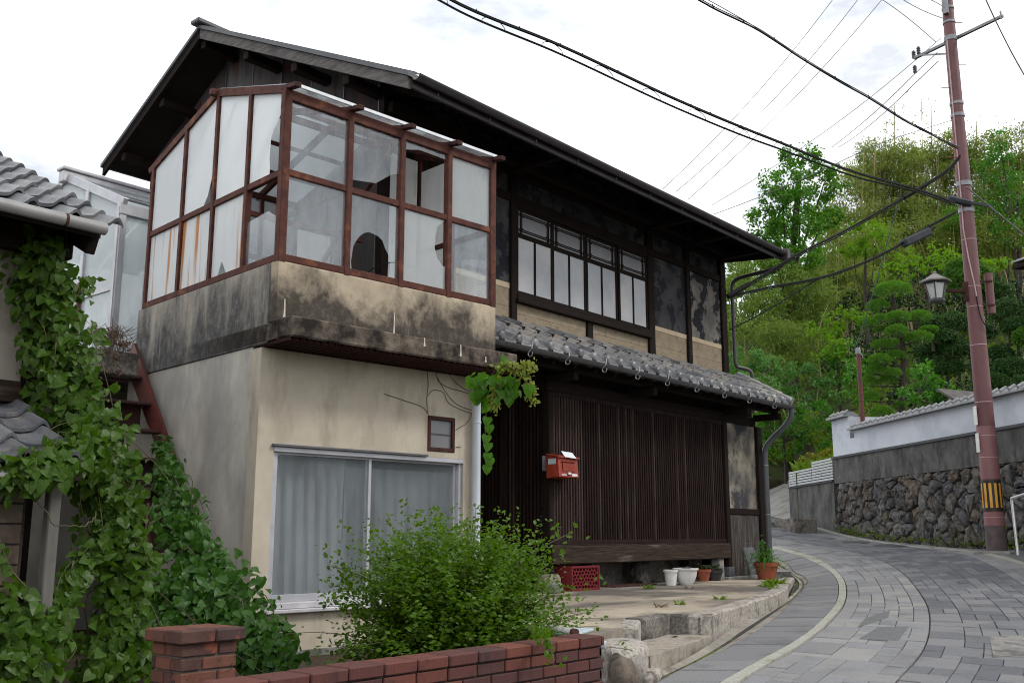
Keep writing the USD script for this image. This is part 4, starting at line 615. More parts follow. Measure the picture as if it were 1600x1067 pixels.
for r in range(NR):
    for c in range(27):
        x = 8.02+c*TP; o = np.array([x, TY0, TZ0])+tdir*(r*EX)+tnor*(tr.normal()*.003)+np.array([tr.normal()*.003, 0, 0])
        mb = tile_mesh(o, np.array([1., 0, 0]), tdir, tnor, TP, EX*1.18, .040)
        if r == 0:
            cx = o+np.array([TP*.86, 0, 0])+tnor*.052; mb.lathe([(0, -.02), (.034, -.018), (.052, .0), (.055, .02), (.055, .05)], cx+np.array([0, -.01, 0]), 14, (0, 1, .15))
            uu = np.linspace(.02, .70, 7); hh = -.016*np.sin(np.pi*uu/.69)
            top = np.array([o+np.array([a*TP, -.008, 0])+tnor*(b+.03) for a, b in zip(uu, hh)]); bot = top-np.array([0, 0, .055])-np.array([0, 0, 1])*np.sin(np.pi*uu/.72)[:, None]*.015
            mb.add(np.vstack([top, bot]), [[j, j+7, j+8, j+1] for j in range(6)])
        H.part('roof_tile', mb, f'roof_tile_{tr.choice(4, p=[.3, .35, .15, .2])}' if r != 2 else f'roof_tile_{tr.choice([1, 2])}', LR, smooth=35)
        if r in (1, 2):                                              # pale worn upright faces of the laps
            uu = np.linspace(.04, .64, 5); hh = -.016*np.sin(np.pi*uu/.69); top = np.array([o+np.array([a*TP, -.006, 0])+tnor*(b+.040)+tdir*0 for a, b in zip(uu, hh)]); bot = top-tnor*.034-np.array([0, .004, 0])
            H.part('tile_face', MB().add(np.vstack([top, bot]), [[j, j+5, j+6, j+1] for j in range(4)]), 'tile_pale', LR)
for k in range(5):                                                   # verge tiles down the right edge
    a = np.array([16.33, TY0-.01, TZ0+.03])+tdir*(k*TL/5); b = a+tdir*(TL/5*1.12)
    H.part('verge_tile', MB().tube([a+tnor*.03, b+tnor*.012], .07, 10), f'roof_tile_{1+k % 2}', LR, smooth=40)
H.part('wall_flashing', MB().box(8.06, 16.2, YU-.05, YU-.03, 2.74, 2.83), 'tile_pale', LR)
for x in np.arange(8.3, 16.2, .45): H.part('low_rafter', MB().beam((x, TY0+.04, TZ0-.125), (x, TY1, TZ1-.12), .05, .06), 'timber', LR)
lg = H.part('low_gutter', half_gutter(8.02, 16.25, TY0-.075, TZ0-.045, .062), 'gutter_dark', smooth=40)
for x in (8.97, 9.70, 10.49, 11.27, 12.03, 12.85, 13.69, 14.51, 15.4):
    an = np.linspace(-.15*np.pi, 1.1*np.pi, 12); y0, z0 = TY0-.135, TZ0-.045
    H.part('gutter_hook', MB().tube(np.vstack([[x+.05, y0, z0+.06], [x+.02, y0-.008, z0-.02], np.c_[np.full(12, x), y0+.012-.034+.034*np.cos(an)+.02, z0-.085-.036*np.sin(an)]]), .008, 6), 'galvanised', lg)
H.part('low_downpipe', MB().tube(smoothline([(16.18, TY0-.07, TZ0-.07), (16.2, TY0-.06, TZ0-.20), (16.21, TY0-.02, TZ0-.27), (16.27, 7.86, 1.60), (16.27, 7.94, 1.50), (16.27, 7.955, 1.38), (16.27, 7.955, -.62)], 40), .05, 12), 'pipe_dark', smooth=40)
for z in (1.2, .35): H.part('pipe_strap', MB().lathe([(.053, -.012), (.055, 0), (.053, .012)], (16.27, 7.955, z), 14), 'galvanised')
# ---- ground floor: lattice, deep sill, plaster bay, boards
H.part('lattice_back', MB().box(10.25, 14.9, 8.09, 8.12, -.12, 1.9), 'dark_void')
H.part('head_beam', MB().box(10.15, 16.05, 7.99, 8.14, 1.86, 2.02, .012), 'timber_flat'); H.part('upper_board', MB().box(8.05, 16.05, 8.06, 8.12, 2.022, 2.66), 'timber_flat')
H.part('eave_plate', MB().box(8.06, 16.2, 7.62, 7.74, 2.08, 2.20, .01), 'timber_flat')
for x in (10.2, 12.1, 14.93, 16.1): H.part('bracket_arm', MB().box(x-.05, x+.05, 7.55, 8.05, 1.96, 2.07, .01), 'timber')
H.part('lattice_post', MB().box(10.15, 10.255, 7.965, 8.08, -.70, 1.86, .01), 'timber'); H.part('lattice_post', MB().box(14.83, 14.955, 7.965, 8.10, -.70, 1.86, .01), 'timber')
lat = H.part('lattice', MB().box(10.256, 14.829, 7.985, 8.05, -.118, -.06, .004).box(10.256, 14.829, 7.985, 8.05, 1.80, 1.858, .004), 'lattice_wood')
lr = np.random.default_rng(4); xs = np.arange(10.29, 14.82, .0605)
for k, x in enumerate(xs):
    pale = (x < 10.95) or lr.random() < .22
    H.part('slat', MB().box(x-.0135, x+.0135, 7.992+lr.normal()*.001, 8.026, -.06, 1.80), 'lattice_wood_pale' if pale else 'lattice_wood', lat)
for z in (1.49, 1.07, .70, .345, .01): H.part('lattice_rail', MB().box(10.256, 14.829, 8.028, 8.05, z-.018, z+.018), 'lattice_wood', lat)
H.part('deep_sill', MB().box(10.18, 14.85, 7.93, 8.14, -.365, -.135, .012), 'timber_sill', label='thick worn timber sill under the lattice'); H.part('sill_cap', MB().box(10.16, 14.83, 7.945, 8.10, -.133, -.119, .004), 'timber_sill')
H.part('foundation_wall', MB().box(10.15, 14.9, 8.50, 8.60, -.75, -.30), 'granite_dark')
for x in (11.4, 12.7, 14.0): H.part('underfloor_post', MB().box(x-.06, x+.06, 8.25, 8.37, -.70, -.366, .01), 'timber')
H.part('concrete_pier', MB().box(14.52, 14.68, 7.97, 8.12, -.70, -.366, .01), 'concrete_grey')
H.part('base_stone', MB().box(14.75, 16.2, 7.93, 8.16, -.72, -.655, .012), 'concrete_grey')
H.part('end_post', MB().box(16.03, 16.20, 7.96, 8.12, -.655, 1.86, .01), 'timber')
H.part('post_shoe', MB().box(14.80, 14.985, 7.945, 8.12, -.652, -.50, .004), 'pipe_dark')
H.part('plaster_panel', MB().box(14.957, 16.028, 8.02, 8.10, .44, 1.855), 'old_plaster_low', label='stained ground-floor plaster panel beside the lattice')
H.part('panel_rail', MB().box(14.957, 16.028, 7.985, 8.10, .34, .438, .006), 'timber_flat')
xs = np.linspace(14.957, 16.028, 8)
for a, b in zip(xs[:-1], xs[1:]): H.part('plank', MB().box(a+.003, b-.003, 8.005+lr.normal()*.002, 8.05, -.653, .338, .003), 'plank_grey')
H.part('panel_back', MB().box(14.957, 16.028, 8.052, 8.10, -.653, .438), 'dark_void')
# entrance recess between annex and lattice
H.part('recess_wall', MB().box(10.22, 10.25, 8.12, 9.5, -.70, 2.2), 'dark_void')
rl = H.part('side_lattice', MB().box(10.17, 10.22, 8.13, 9.45, -.70, -.60), 'lattice_wood'); H.part('top_rail', MB().box(10.17, 10.22, 8.13, 9.45, 1.80, 1.86), 'lattice_wood', rl)
for y in np.arange(8.17, 9.44, .0605): H.part('slat', MB().box(10.172, 10.205, y-.0135, y+.0135, -.60, 1.80), 'lattice_wood_pale' if .45 < (y-8.1) % .62 < .60 else 'lattice_wood', rl)
for z in (1.49, 1.07, .70, .345, .01): H.part('lattice_rail', MB().box(10.206, 10.219, 8.13, 9.45, z-.018, z+.018), 'lattice_wood', rl)
H.part('door_post', MB().box(10.155, 10.225, 8.72, 8.82, -.70, 2.0, .006), 'lattice_wood')
H.part('entrance_door', MB().box(8.0, 10.22, 9.46, 9.50, -.70, 2.2), 'lattice_wood'); H.part('recess_ceiling', MB().box(8.0, 10.2, 8.12, 9.5, 2.1, 2.16), 'soffit_board')
H.part('name_plate', MB().box(9.30, 9.33, 8.55, 8.66, 1.23, 1.44, .004), 'paper')
# ------------------------------------------------------------------ the rendered annex (its own angle, 5.4 degrees off the house)
P0, ROT = (8.055, 7.1), -5.41
_c, _s = math.cos(math.radians(ROT)), math.sin(math.radians(ROT))
def aw(s, v, z): return np.array([P0[0]+s*_c-v*_s, P0[1]+s*_s+v*_c, z])      # annex frame to world
A = Thing('annex', 'beige rendered annex with curtained window and mould-blackened parapet band', 'annex', (*P0, -1.1), ROT, (0, 0, -1.1))
SLFT = -2.713; VB = .233
wall = Polygon([(SLFT+.012, -1.12), (-.03, -1.12), (-.03, 1.70), (SLFT+.012, 1.70)]).difference(sbox(-2.525, -.68, -.205, .80)).difference(sbox(-.71, .862, -.335, 1.235))
A.part('front_wall', MB().plate(wall, XZ, VB, VB+.16), 'beige_render')
A.part('side_wall', MB().box(SLFT+.012, SLFT+.17, VB+.16, 3.1, -1.12, 1.735), 'grey_render')
A.part('right_wall', MB().box(-.19, -.03, VB+.16, 2.6, -1.12, 1.70), 'beige_render'); A.part('back_wall', MB().box(SLFT+.17, -.19, 2.45, 2.6, -1.12, 1.70), 'curtain_dark')
A.part('inner_floor', MB().box(SLFT+.17, -.19, VB+.16, 2.45, -.95, -.85), 'dark_void')
A.part('plinth', MB().box(SLFT+.0, -.02, VB-.02, VB-.001, -1.12, -1.02, .004), 'concrete_grey')
A.part('roof_slab', MB().box(SLFT+.0, .06, 0.001, 3.0, 1.74, 1.90), 'fascia')
A.part('parapet_front', MB().box(SLFT, .05, .0, .12, 1.902, 2.485, .012), 'parapet_front', label='yellowish parapet band blackened with mould')
A.part('parapet_side', MB().box(SLFT, SLFT+.12, .121, 2.95, 1.72, 2.485, .012), 'parapet_side')
A.part('corner_fill', MB().box(SLFT, SLFT+.12, .002, .121, 1.74, 1.9), 'parapet_side')
fs = trimesh.Trimesh(*MB().box(SLFT, .13, -.266, .0, 1.735, 1.925, .015).get()).subdivide().subdivide().subdivide(); v = np.array(fs.vertices); v[:, 1:] += (meshkit.noise(v*5, 9)[:, None]-.5)*.012; fs.vertices = v
A.part('ledge', fs, 'fascia', smooth=35, label='protruding black-stained concrete ledge')
for s0, z0, h in ((-1.36, 1.935, .26), (-1.18, 1.84, .085), (-.70, 1.80, .12), (-2.62, 1.95, .18), (-.35, 1.78, .06)):
    yv = -.2685 if z0 < 1.93 else -.0035
    A.part('lime_run', MB().plate(Polygon([(s0-.006, z0+h), (s0+.005, z0+h), (s0+.008, z0+.4*h), (s0+.013, z0), (s0-.012, z0), (s0-.004, z0+.5*h)]), XZ, yv, yv+.004), 'lime')
for s0 in np.arange(-2.70, .05, .075):
    A.part('soffit_rib', MB().lathe([(.026, 0), (.026, .49)], (s0+.03, -.25, 1.728), 8, (0, 1, 0)), 'rust_dark')
# main window: frame, two sashes, curtains
W = A.part('window', MB().box(-2.523, -.207, VB+.03, VB+.13, .762, .798, .003).box(-2.523, -.207, VB+.03, VB+.13, -.64, -.595, .003).box(-2.523, -2.485, VB+.03, VB+.13, -.595, .762, .003).box(-.245, -.207, VB+.03, VB+.13, -.595, .762, .003), 'aluminium', label='wide aluminium sliding window')
A.part('window_hood', MB().box(-2.55, -.72, VB-.035, VB+.0, .80, .822, .003), 'pipe_dark', W); A.part('head_rail', MB().box(-2.523, -.207, VB-.004, VB+.028, .755, .798, .003), 'aluminium', W)
A.part('sill', MB().box(-2.56, -.17, VB-.07, VB+.03, -.685, -.655, .004), 'aluminium_aged', W); A.part('sill_track', MB().box(-2.523, -.207, VB-.01, VB+.03, -.652, -.60, .003), 'aluminium_aged', W)
for a, b, y in ((-2.484, -1.385, VB+.045), (-1.425, -.246, VB+.075)):
    sa = A.part('sash', MB().box(a, a+.032, y, y+.028, -.594, .76, .002).box(b-.032, b, y, y+.028, -.594, .76, .002).box(a+.032, b-.032, y, y+.028, -.594, -.53, .002).box(a+.032, b-.032, y, y+.028, .735, .76, .002), 'aluminium', W)
    A.part('pane', MB().box(a+.032, b-.032, y+.011, y+.016, -.53, .735), 'glass_window', sa)
def curtain(s0, s1, v0, z0, z1, amp, wl, m, seed):
    r = np.random.default_rng(seed); k = 90; s = np.linspace(s0, s1, k); ph = np.cumsum(r.uniform(.6, 1.4, k))*(s1-s0)/k*2*np.pi/wl
    zs = np.linspace(z0, z1, 10); v = np.array([[a+.01*math.sin(z*3+p), v0+amp*math.sin(p+.15*math.sin(z*2))*(1-.25*(z-z0)/(z1-z0)), z] for z in zs for a, p in zip(s, ph)])
    return MB().add(v, [[i*k+j, i*k+j+1, (i+1)*k+j+1, (i+1)*k+j] for i in range(9) for j in range(k-1)])
A.part('curtain', curtain(-2.47, -1.62, VB+.19, -.58, .74, .022, .13, 'curtain', 1), 'curtain', W, smooth=True); A.part('curtain', curtain(-1.60, -.26, VB+.20, -.58, .66, .020, .15, 'curtain', 2), 'curtain_dark', W, smooth=True)
w2 = A.part('small_window', MB().box(-.708, -.672, VB-.012, VB+.05, .866, 1.231, .003).box(-.374, -.338, VB-.012, VB+.05, .866, 1.231, .003).box(-.672, -.374, VB-.012, VB+.05, 1.195, 1.231, .003).box(-.672, -.374, VB-.012, VB+.05, .866, .905, .003), 'rust_dark', label='small rusty framed window beside the downpipe')
A.part('glazing_bar', MB().box(-.672, -.374, VB+.01, VB+.03, 1.04, 1.055), 'lamp_metal', w2); A.part('pane', MB().box(-.672, -.374, VB+.018, VB+.022, 1.055, 1.195), 'frosted_dark', w2); A.part('pane', MB().box(-.672, -.374, VB+.018, VB+.022, .905, 1.04), 'frosted_dark', w2)
A.part('downpipe', MB().tube([(-.085, VB-.075, 1.72), (-.085, VB-.075, .6), (-.085, VB-.075, -1.05)], .045, 14), 'pipe_grey', smooth=40, label='pale grey plastic rain pipe')
for z in (1.2, .1): A.part('pipe_bracket', MB().lathe([(.048, -.012), (.051, 0), (.048, .012)], (-.085, VB-.075, z), 14), 'pipe_grey')
# ------------------------------------------------------------------ the rusty glass room on the annex
G = Thing('glass_sunroom', 'rusty steel framed glass room with broken dusty panes on the annex roof', 'sunroom', (*P0, 1.9), ROT, (0, 0, 1.9))
ZF, ZM, ZT, ZP, VM, VE = 2.487, 3.36, 4.17, 4.595, 1.41, 2.85
S_ = [-2.672, -1.945, -1.285, -.640, .005]; Vp = [.035, .69, 1.37, 2.07, 2.85]
def ztop(v): return ZT+(ZP-ZT)*(v/VM if v < VM else (VE-v)/(VE-VM))
G.part('bottom_rail', MB().box(S_[0]-.03, .04, .005, .065, ZF, ZF+.07, .006), 'rust'); G.part('bottom_rail', MB().box(S_[0]-.03, S_[0]+.03, .066, VE+.03, ZF, ZF+.07, .006), 'rust')
G.part('mid_rail', MB().box(S_[0]+.04, -.03, .008, .062, ZM-.035, ZM+.03, .006), 'rust'); G.part('mid_rail', MB().box(S_[0]-.027, S_[0]+.027, .075, VE-.03, ZM-.04, ZM+.025, .006), 'rust')
G.part('eave_beam', MB().box(S_[0]-.03, .05, .0, .07, ZT-.095, ZT+.01, .006), 'rust'); G.part('rear_eave_beam', MB().box(S_[0]-.03, -.75, VE-.03, VE+.03, ZT-.06, ZT+.01, .006), 'rust'); G.part('rear_rail', MB().box(S_[0]-.03, -.72, VE-.03, VE+.03, ZM-.03, ZM+.03, .006), 'rust'); G.part('rear_sill', MB().box(S_[0]-.03, -.72, VE-.03, VE+.03, ZF, ZF+.07, .006), 'rust')
for i, s in enumerate(S_):
    w = .042 if i in (0, 4) else .033
    G.part('post', MB().box(s-w, s+w, -.004, .074, ZF-.012, ZT+.012, .006), 'rust')
    G.part('rafter_tail', MB().beam((s, .10, ZT+.045), (s, -.16, ZT-.0), .07, .045, ch=.004), 'rust_dark')
for i, v in enumerate(Vp[1:]):
    G.part('side_post', MB().box(S_[0]-.032, S_[0]+.032, v-.03, v+.03, ZF+.0, ztop(v)+.0, .006), 'rust')
for s in (S_[1], S_[2], -.80): G.part('rear_post', MB().box(s-.025, s+.025, VE-.025, VE+.025, ZF, ZT, .005), 'rust')
for i, s in enumerate(S_):
    G.part('rafter', MB().beam((s, .02, ZT+.02), (s, VM, ZP+.02), .055, .06), 'rust')
    if s < -.7: G.part('rafter', MB().beam((s, VM, ZP+.02), (s, VE+.12, ZT-.02), .055, .06), 'rust')
G.part('ridge_beam', MB().box(S_[0]-.1, -.62, VM-.03, VM+.03, ZP-.04, ZP+.03, .005), 'rust')
G.part('gable_rail', MB().beam((S_[0], .0, ZT-.0), (S_[0], VM, ZP), .06, .07), 'rust'); G.part('gable_rail', MB().beam((S_[0], VM, ZP), (S_[0], VE+.10, ZT-.03), .06, .07), 'rust')
for v in (.5, .95): G.part('purlin', MB().box(S_[0], -.03, v-.018, v+.018, ztop(v)-.01, ztop(v)+.03), 'rust')
for v in (1.9, 2.4): G.part('purlin', MB().box(S_[0], -.75, v-.018, v+.018, ztop(v)-.01, ztop(v)+.03), 'rust')
G.part('tie_bar', MB().beam((S_[1], .05, ZM), (-1.1, VE, ZT-.3), .045, .045), 'rust'); G.part('tie_bar', MB().beam((S_[2], .10, ZT-.06), (-.75, 2.3, ZM-.1), .045, .045), 'rust')
G.part('tie_bar', MB().beam((S_[0], 1.37, ZM+.0), (-.8, 1.37, ZM+.0), .045, .05), 'rust')
# roof glazing: each sheet its own
def slope_sheet(s0, s1, va, vb, th=.008):
    za, zb = ztop(max(va, 0))+.058+(0 if va >= 0 else va*.3), ztop(vb)+.058
    return MB().add([(s0, va, za), (s1, va, za), (s1, vb, zb), (s0, vb, zb), (s0, va, za+th), (s1, va, za+th), (s1, vb, zb+th), (s0, vb, zb+th)], [[3, 2, 1, 0], [4, 5, 6, 7], [0, 1, 5, 4], [1, 2, 6, 5], [2, 3, 7, 6], [3, 0, 4, 7]])
for i in range(4):
    a, b = S_[i]+.004, S_[i+1]-.004
    G.part('roof_pane', slope_sheet(a, b, -.05, VM-.01), 'glass_dusty' if i in (0, 3) else 'glass_clear')
    G.part('drip_edge', MB().box(a, b, -.062, -.045, ZT+.03, ZT+.062), 'paper')
    if i < 3: G.part('roof_pane', slope_sheet(a, min(b, -.74), VM+.01, VE+.06), 'roof_sheet')
# wall glazing; broken ones keep only what is left of them
def pane(poly, plane, m, label=None):
    if plane == 'front': mb = MB().plate(poly, XZ, .028, .033)
    elif plane == 'left': mb = MB().plate(poly, lambda a, b, t: np.stack([t, a, b], -1), S_[0]-.003, S_[0]+.002)
    elif plane == 'rear': mb = MB().plate(poly, XZ, VE-.003, VE+.002)
    else: mb = MB().plate(poly, lambda a, b, t: np.stack([t, a, b], -1), .003, .008)
    G.part('glass_pane', mb, m, label=label)
def disc(x, z, rx, rz_, jag=.06, n=26, seed=0):
    r = np.random.default_rng(seed); an = np.linspace(0, 2*np.pi, n, endpoint=False); k = 1+r.normal(size=n)*jag
    return Polygon(np.c_[x+rx*k*np.cos(an), z+rz_*k*np.sin(an)])
up0, up1, lo0, lo1 = ZM+.03, ZT-.095, ZF+.07, ZM-.035
fb = [(S_[i]+.034, S_[i+1]-.034) for i in range(4)]
pane(sbox(fb[0][0], up0, fb[0][1], up1), 'front', 'glass_dusty')
pane(sbox(fb[1][0], up0, fb[1][1], up1).difference(Polygon([(fb[1][0]-.1, up0-.1), (fb[1][1]+.1, up0-.1), (fb[1][1]+.1, up0+.34), (fb[1][1]-.1, up0+.26), (fb[1][0]+.3, up0+.12), (fb[1][0]-.1, up0+.07)])), 'front', 'glass_dusty', 'broken pane with its lower edge gone')
pane(Polygon([(fb[2][0], up1), (fb[2][0], up1-.10), (fb[2][0]+.2, up1-.05), (fb[2][1], up1-.06), (fb[2][1], up1)]), 'front', 'glass_dusty', 'last sliver of a missing pane')
pane(sbox(fb[3][0], up0, fb[3][1], up1), 'front', 'glass_grimy')
pane(sbox(fb[0][0], lo0, fb[0][1], lo1), 'front', 'glass_dusty')
pane(sbox(fb[1][0], lo0, fb[1][1], lo1).difference(disc((fb[1][0]+fb[1][1])/2-.03, lo0+.08, .24, .34, .03, seed=1)), 'front', 'glass_dusty', 'pane with an arched hole at its foot')
pane(sbox(fb[2][0], lo0, fb[2][1], lo1).difference(disc(fb[2][1]+.02, lo0+.50, .17, .26, .05, seed=2)), 'front', 'glass_grimy', 'cloudy pane bitten out at its right edge')
pane(sbox(fb[3][0], lo0, fb[3][1], lo1), 'front', 'glass_dusty')
sb = [(Vp[i]+(.04 if i == 0 else .03), Vp[i+1]-.03) for i in range(4)]
def gpoly(a, b): return Polygon([(a, ZM+.025), (b, ZM+.025), (b, ztop(b)-.035), (VM, ZP-.035), (a, ztop(a)-.035)] if a < VM < b else [(a, ZM+.025), (b, ZM+.025), (b, ztop(b)-.035), (a, ztop(a)-.035)])
pane(gpoly(*sb[0]).difference(disc(sb[0][0]-.02, ZM+.20, .26, .42, .03, seed=4)), 'left', 'glass_white', 'white pane with a large curved bite near the corner')
pane(gpoly(*sb[1]), 'left', 'glass_white')
pane(gpoly(*sb[2]).difference(Polygon([(sb[2][0]-.1, ZM-.1), (sb[2][0]+.34, ZM-.1), (sb[2][0]+.13, ZM+.13), (sb[2][0]+.02, ZM+.42), (sb[2][0]-.1, ZM+.42)])), 'left', 'glass_white', 'white pane with a broken lower corner')
pane(gpoly(*sb[3]), 'left', 'glass_white')
pane(sbox(sb[0][0], lo0, sb[0][1], lo1-.28).difference(Polygon([(sb[0][0], lo1), (sb[0][1], lo1), (sb[0][1], lo1-.33), (sb[0][0]+.2, lo1-.30), (sb[0][0], lo1-.42)])), 'left', 'glass_dusty', 'half-missing pane next to the corner')
pane(sbox(sb[1][0], lo0, sb[1][1], lo1).difference(Polygon([(sb[1][0]+.30, lo0-.02), (sb[1][0]+.52, lo0-.02), (sb[1][0]+.42, lo0+.15)])), 'left', 'glass_rusty', 'rust-streaked pane with a triangular hole')
pane(sbox(sb[2][0], lo0, sb[2][1], lo1), 'left', 'glass_rusty', 'rust-streaked pane'); pane(sbox(sb[3][0], lo0, sb[3][1], lo1), 'left', 'glass_rusty', 'rust-streaked pane')
for a, b in ((S_[0]+.03, S_[1]-.025), (S_[1]+.025, S_[2]-.025), (S_[2]+.025, -.83)):
    pane(sbox(a, lo0, b, lo1), 'rear', 'glass_dusty'); pane(sbox(a, up0, b, ZT-.06), 'rear', 'glass_clear')
for z0, z1 in ((lo0, lo1), (up0, ZT-.1)): pane(sbox(.09, z0, .67, z1), 'right', 'glass_dusty')
G.part('right_post', MB().box(-.02, .03, .66, .71, ZF, ztop(.69), .005), 'rust'); G.part('right_post', MB().box(-.02, .03, 1.30, 1.35, ZF, ztop(1.33), .005), 'rust')
G.part('right_rail', MB().box(-.02, .03, .08, 1.30, ZM-.03, ZM+.03, .005), 'rust'); G.part('right_rail', MB().box(-.02, .03, .08, 1.30, ZF, ZF+.07, .005), 'rust')
G.part('lining_sheet', MB().plate(sbox(.72, ZF+.07, 1.29, ztop(.72)), YZ, -.004, .004), 'white_panel', label='white lining sheet at the back of the glass room')
G.part('lining_sheet', MB().box(-.60, -.05, 1.31, 1.32, ZF+.05, ztop(1.3)-.04), 'white_panel'); G.part('lining_sheet', MB().box(-1.15, -.66, 2.2, 2.21, ZF+.05, ZM+.25), 'white_panel')
G.part('lining_post', MB().box(-.34, -.30, 1.27, 1.31, ZF+.05, ztop(1.28)), 'rust')
G.part('hanging_cord', MB().tube(smoothline([(-1.2, .8, 2.75), (-.75, .75, 2.98), (-.35, .7, 2.92), (-.15, .65, 2.56)], 24), .008, 6), 'cable', smooth=True)
# ------------------------------------------------------------------ aluminium greenhouse behind, on the flat roof
Q = Thing('greenhouse', 'pale aluminium greenhouse with a ridge roof behind the glass room', 'greenhouse', (5.63, 10.82, 1.9))
gx, gy0, gy1, gyr, ze, zr, zb = 5.63, 10.82, 13.9, 12.3, 3.86, 4.56, 1.92; gx1 = 7.55
for (x, y, z) in ((gx, gy0, ze), (gx, gy1, ze), (gx1, gy0, ze), (gx, (gy0+gyr)/2+.1, (ze+zr)/2)): Q.part('post', MB().box(x-.04, x+.04, y-.04, y+.04, zb, z, .006), 'aluminium')
Q.part('post_trim', MB().box(gx-.055, gx-.041, gy0-.025, gy0+.03, zb, ze-.05), 'aluminium_aged')
Q.part('eave_rail', MB().box(gx-.05, gx1, gy0-.05, gy0+.04, ze-.14, ze, .006), 'aluminium'); Q.part('ridge_rail', MB().box(gx-.09, gx1+.1, gyr-.07, gyr+.07, zr-.10, zr+.05, .01), 'aluminium_aged'); Q.part('ridge_cap', MB().beam((gx-.11, gyr, zr+.075), (gx1+.1, gyr, zr+.075), .2, .04, ch=.01), 'aluminium_aged')
Q.part('verge_rail', MB().beam((gx, gy0-.06, ze+.0), (gx, gyr, zr-.02), .06, .11, ch=.006), 'aluminium'); Q.part('verge_rail', MB().beam((gx, gyr, zr-.02), (gx, gy1, ze), .06, .11, ch=.006), 'aluminium')
for x in (gx+.65, gx+1.3): Q.part('glazing_bar', MB().beam((x, gy0-.03, ze+.03), (x, gyr, zr+.01), .035, .05), 'aluminium')
Q.part('mid_rail', MB().box(gx-.02, gx+.02, gy0+.05, gy1-.05, 2.82, 2.86), 'aluminium_aged'); Q.part('bottom_rail', MB().box(gx-.03, gx1, gy0-.03, gy0+.03, zb, zb+.06), 'aluminium'); Q.part('bottom_rail', MB().box(gx-.03, gx+.03, gy0+.05, gy1-.05, zb, zb+.06), 'aluminium')
for a, b in ((gx+.04, gx+1.0), (gx+1.0, gx1)): Q.part('glass_pane', MB().box(a, b, gy0-.004, gy0+.004, zb+.06, ze-.14), 'glass_greenhouse')
for k, (a, b) in enumerate(((gx+.03, gx+.63), (gx+.67, gx+1.28), (gx+1.32, gx1))):
    Q.part('roof_pane', MB().beam(((a+b)/2, gy0-.06, ze+.055), ((a+b)/2, gyr-.08, zr+.0), b-a, .007), 'glass_dusty'); Q.part('roof_pane', MB().beam(((a+b)/2, gyr+.08, zr), ((a+b)/2, gy1, ze+.02), b-a, .007), 'glass_greenhouse')
ym = (gy0+gyr)/2+.1
Q.part('glass_pane', MB().plate(Polygon([(gy0+.04, 2.86), (ym-.04, 2.86), (ym-.04, ze+(zr-ze)*.52), (gy0+.04, ze)]), YZ, gx-.004, gx+.003), 'glass_greenhouse'); Q.part('glass_pane', MB().plate(Polygon([(ym+.04, 2.86), (gy1-.04, 2.86), (gy1-.04, ze), (gyr, zr-.08), (ym+.04, ze+(zr-ze)*.58)]), YZ, gx-.004, gx+.003), 'glass_greenhouse')
Q.part('glass_pane', MB().box(gx-.004, gx+.004, gy0+.04, ym-.04, zb+.06, 2.82), 'glass_greenhouse'); Q.part('glass_pane', MB().box(gx-.004, gx+.004, ym+.04, gy1-.04, zb+.06, 2.82), 'glass_greenhouse')
Q.part('deck', MB().box(gx-1.2, gx1, 10.25, 14.2, 1.74, 1.9), 'concrete_grey'); Q.part('deck_wall', MB().box(gx-1.2, gx1, 11.6, 11.7, -1.1, 1.74), 'grey_render')
# ------------------------------------------------------------------ red steel stair up the annex wall
T = Thing('steel_staircase', 'steep dark red steel stair climbing the annex side wall under ivy', 'staircase', (*P0, -1.1), ROT, (0, 0, -1.1))
def sz(v): return 1.975+(v-2.762)*1.151
for s0, s1 in ((-2.80, -2.765), (-3.49, -3.455)):
    T.part('stringer', MB().plate(Polygon([(.0, sz(0)+.02), (2.80, sz(2.8)+.06), (3.0, 1.95), (3.0, 1.72), (2.87, 1.74), (.18, -1.1), (.0, -1.1)]), YZ, s0, s1), 'stringer_red')
for k in range(10):
    z = 1.675-.308*k; v = 2.569+(z-1.675)/1.151
    T.part('tread', MB().box(-3.454, -2.801, v-.05, v+.20, z-.03, z, .004), 'tread_steel')
    if k in (1, 3, 4, 5): T.part('riser_board', MB().box(-3.45, -2.80, v+.19, v+.20, z-.30, z-.03), 'tread_steel')
for v in (2.5, .5): T.part('rail_post', MB().box(-3.56, -3.52, v-.02, v+.02, sz(v)-.1, sz(v)+.9), 'stringer_red')
T.part('landing', MB().box(-3.6, -2.765, 3.0, 3.6, 1.66, 1.72), 'tread_steel')
# ------------------------------------------------------------------ neighbour's house at the left edge
N = Thing('neighbour_house', 'cream neighbouring house with grey tiled roofs, overgrown by ivy', 'house', (1.0, 7.0, -1.6))
N.part('front_wall', MB().box(-4.0, 3.0, 7.0, 7.2, -1.6, 2.25), 'neighbour_wall'); N.part('side_wall', MB().box(2.8, 3.0, 7.2, 11.5, -1.6, 2.3), 'neighbour_wall')
N.part('corner_post', MB().box(3.0, 3.16, 6.98, 7.16, -1.6, 2.2, .01), 'timber'); N.part('wall_rail', MB().box(2.55, 3.0, 6.975, 6.998, .98, 1.04, .003), 'timber_sill')
N.part('lower_panel', MB().box(2.70, 2.995, 6.985, 6.999, .0, .97, .003), 'neighbour_wall')
N.part('eave_beam', MB().beam((-1., 6.86, 2.02), (3.20, 6.86, 2.02), .12, .2, ch=.01), 'timber_flat'); N.part('verge_beam', MB().beam((3.19, 6.50, 1.98), (3.19, 9.2, 3.30), .07, .16, ch=.008), 'timber')
nu = N.part('upper_roof', MB().plate(Polygon([(6.42, 2.06), (9.3, 3.47), (9.3, 3.40), (6.42, 2.0)]), YZ, -1.5, 3.20), 'soffit_board')
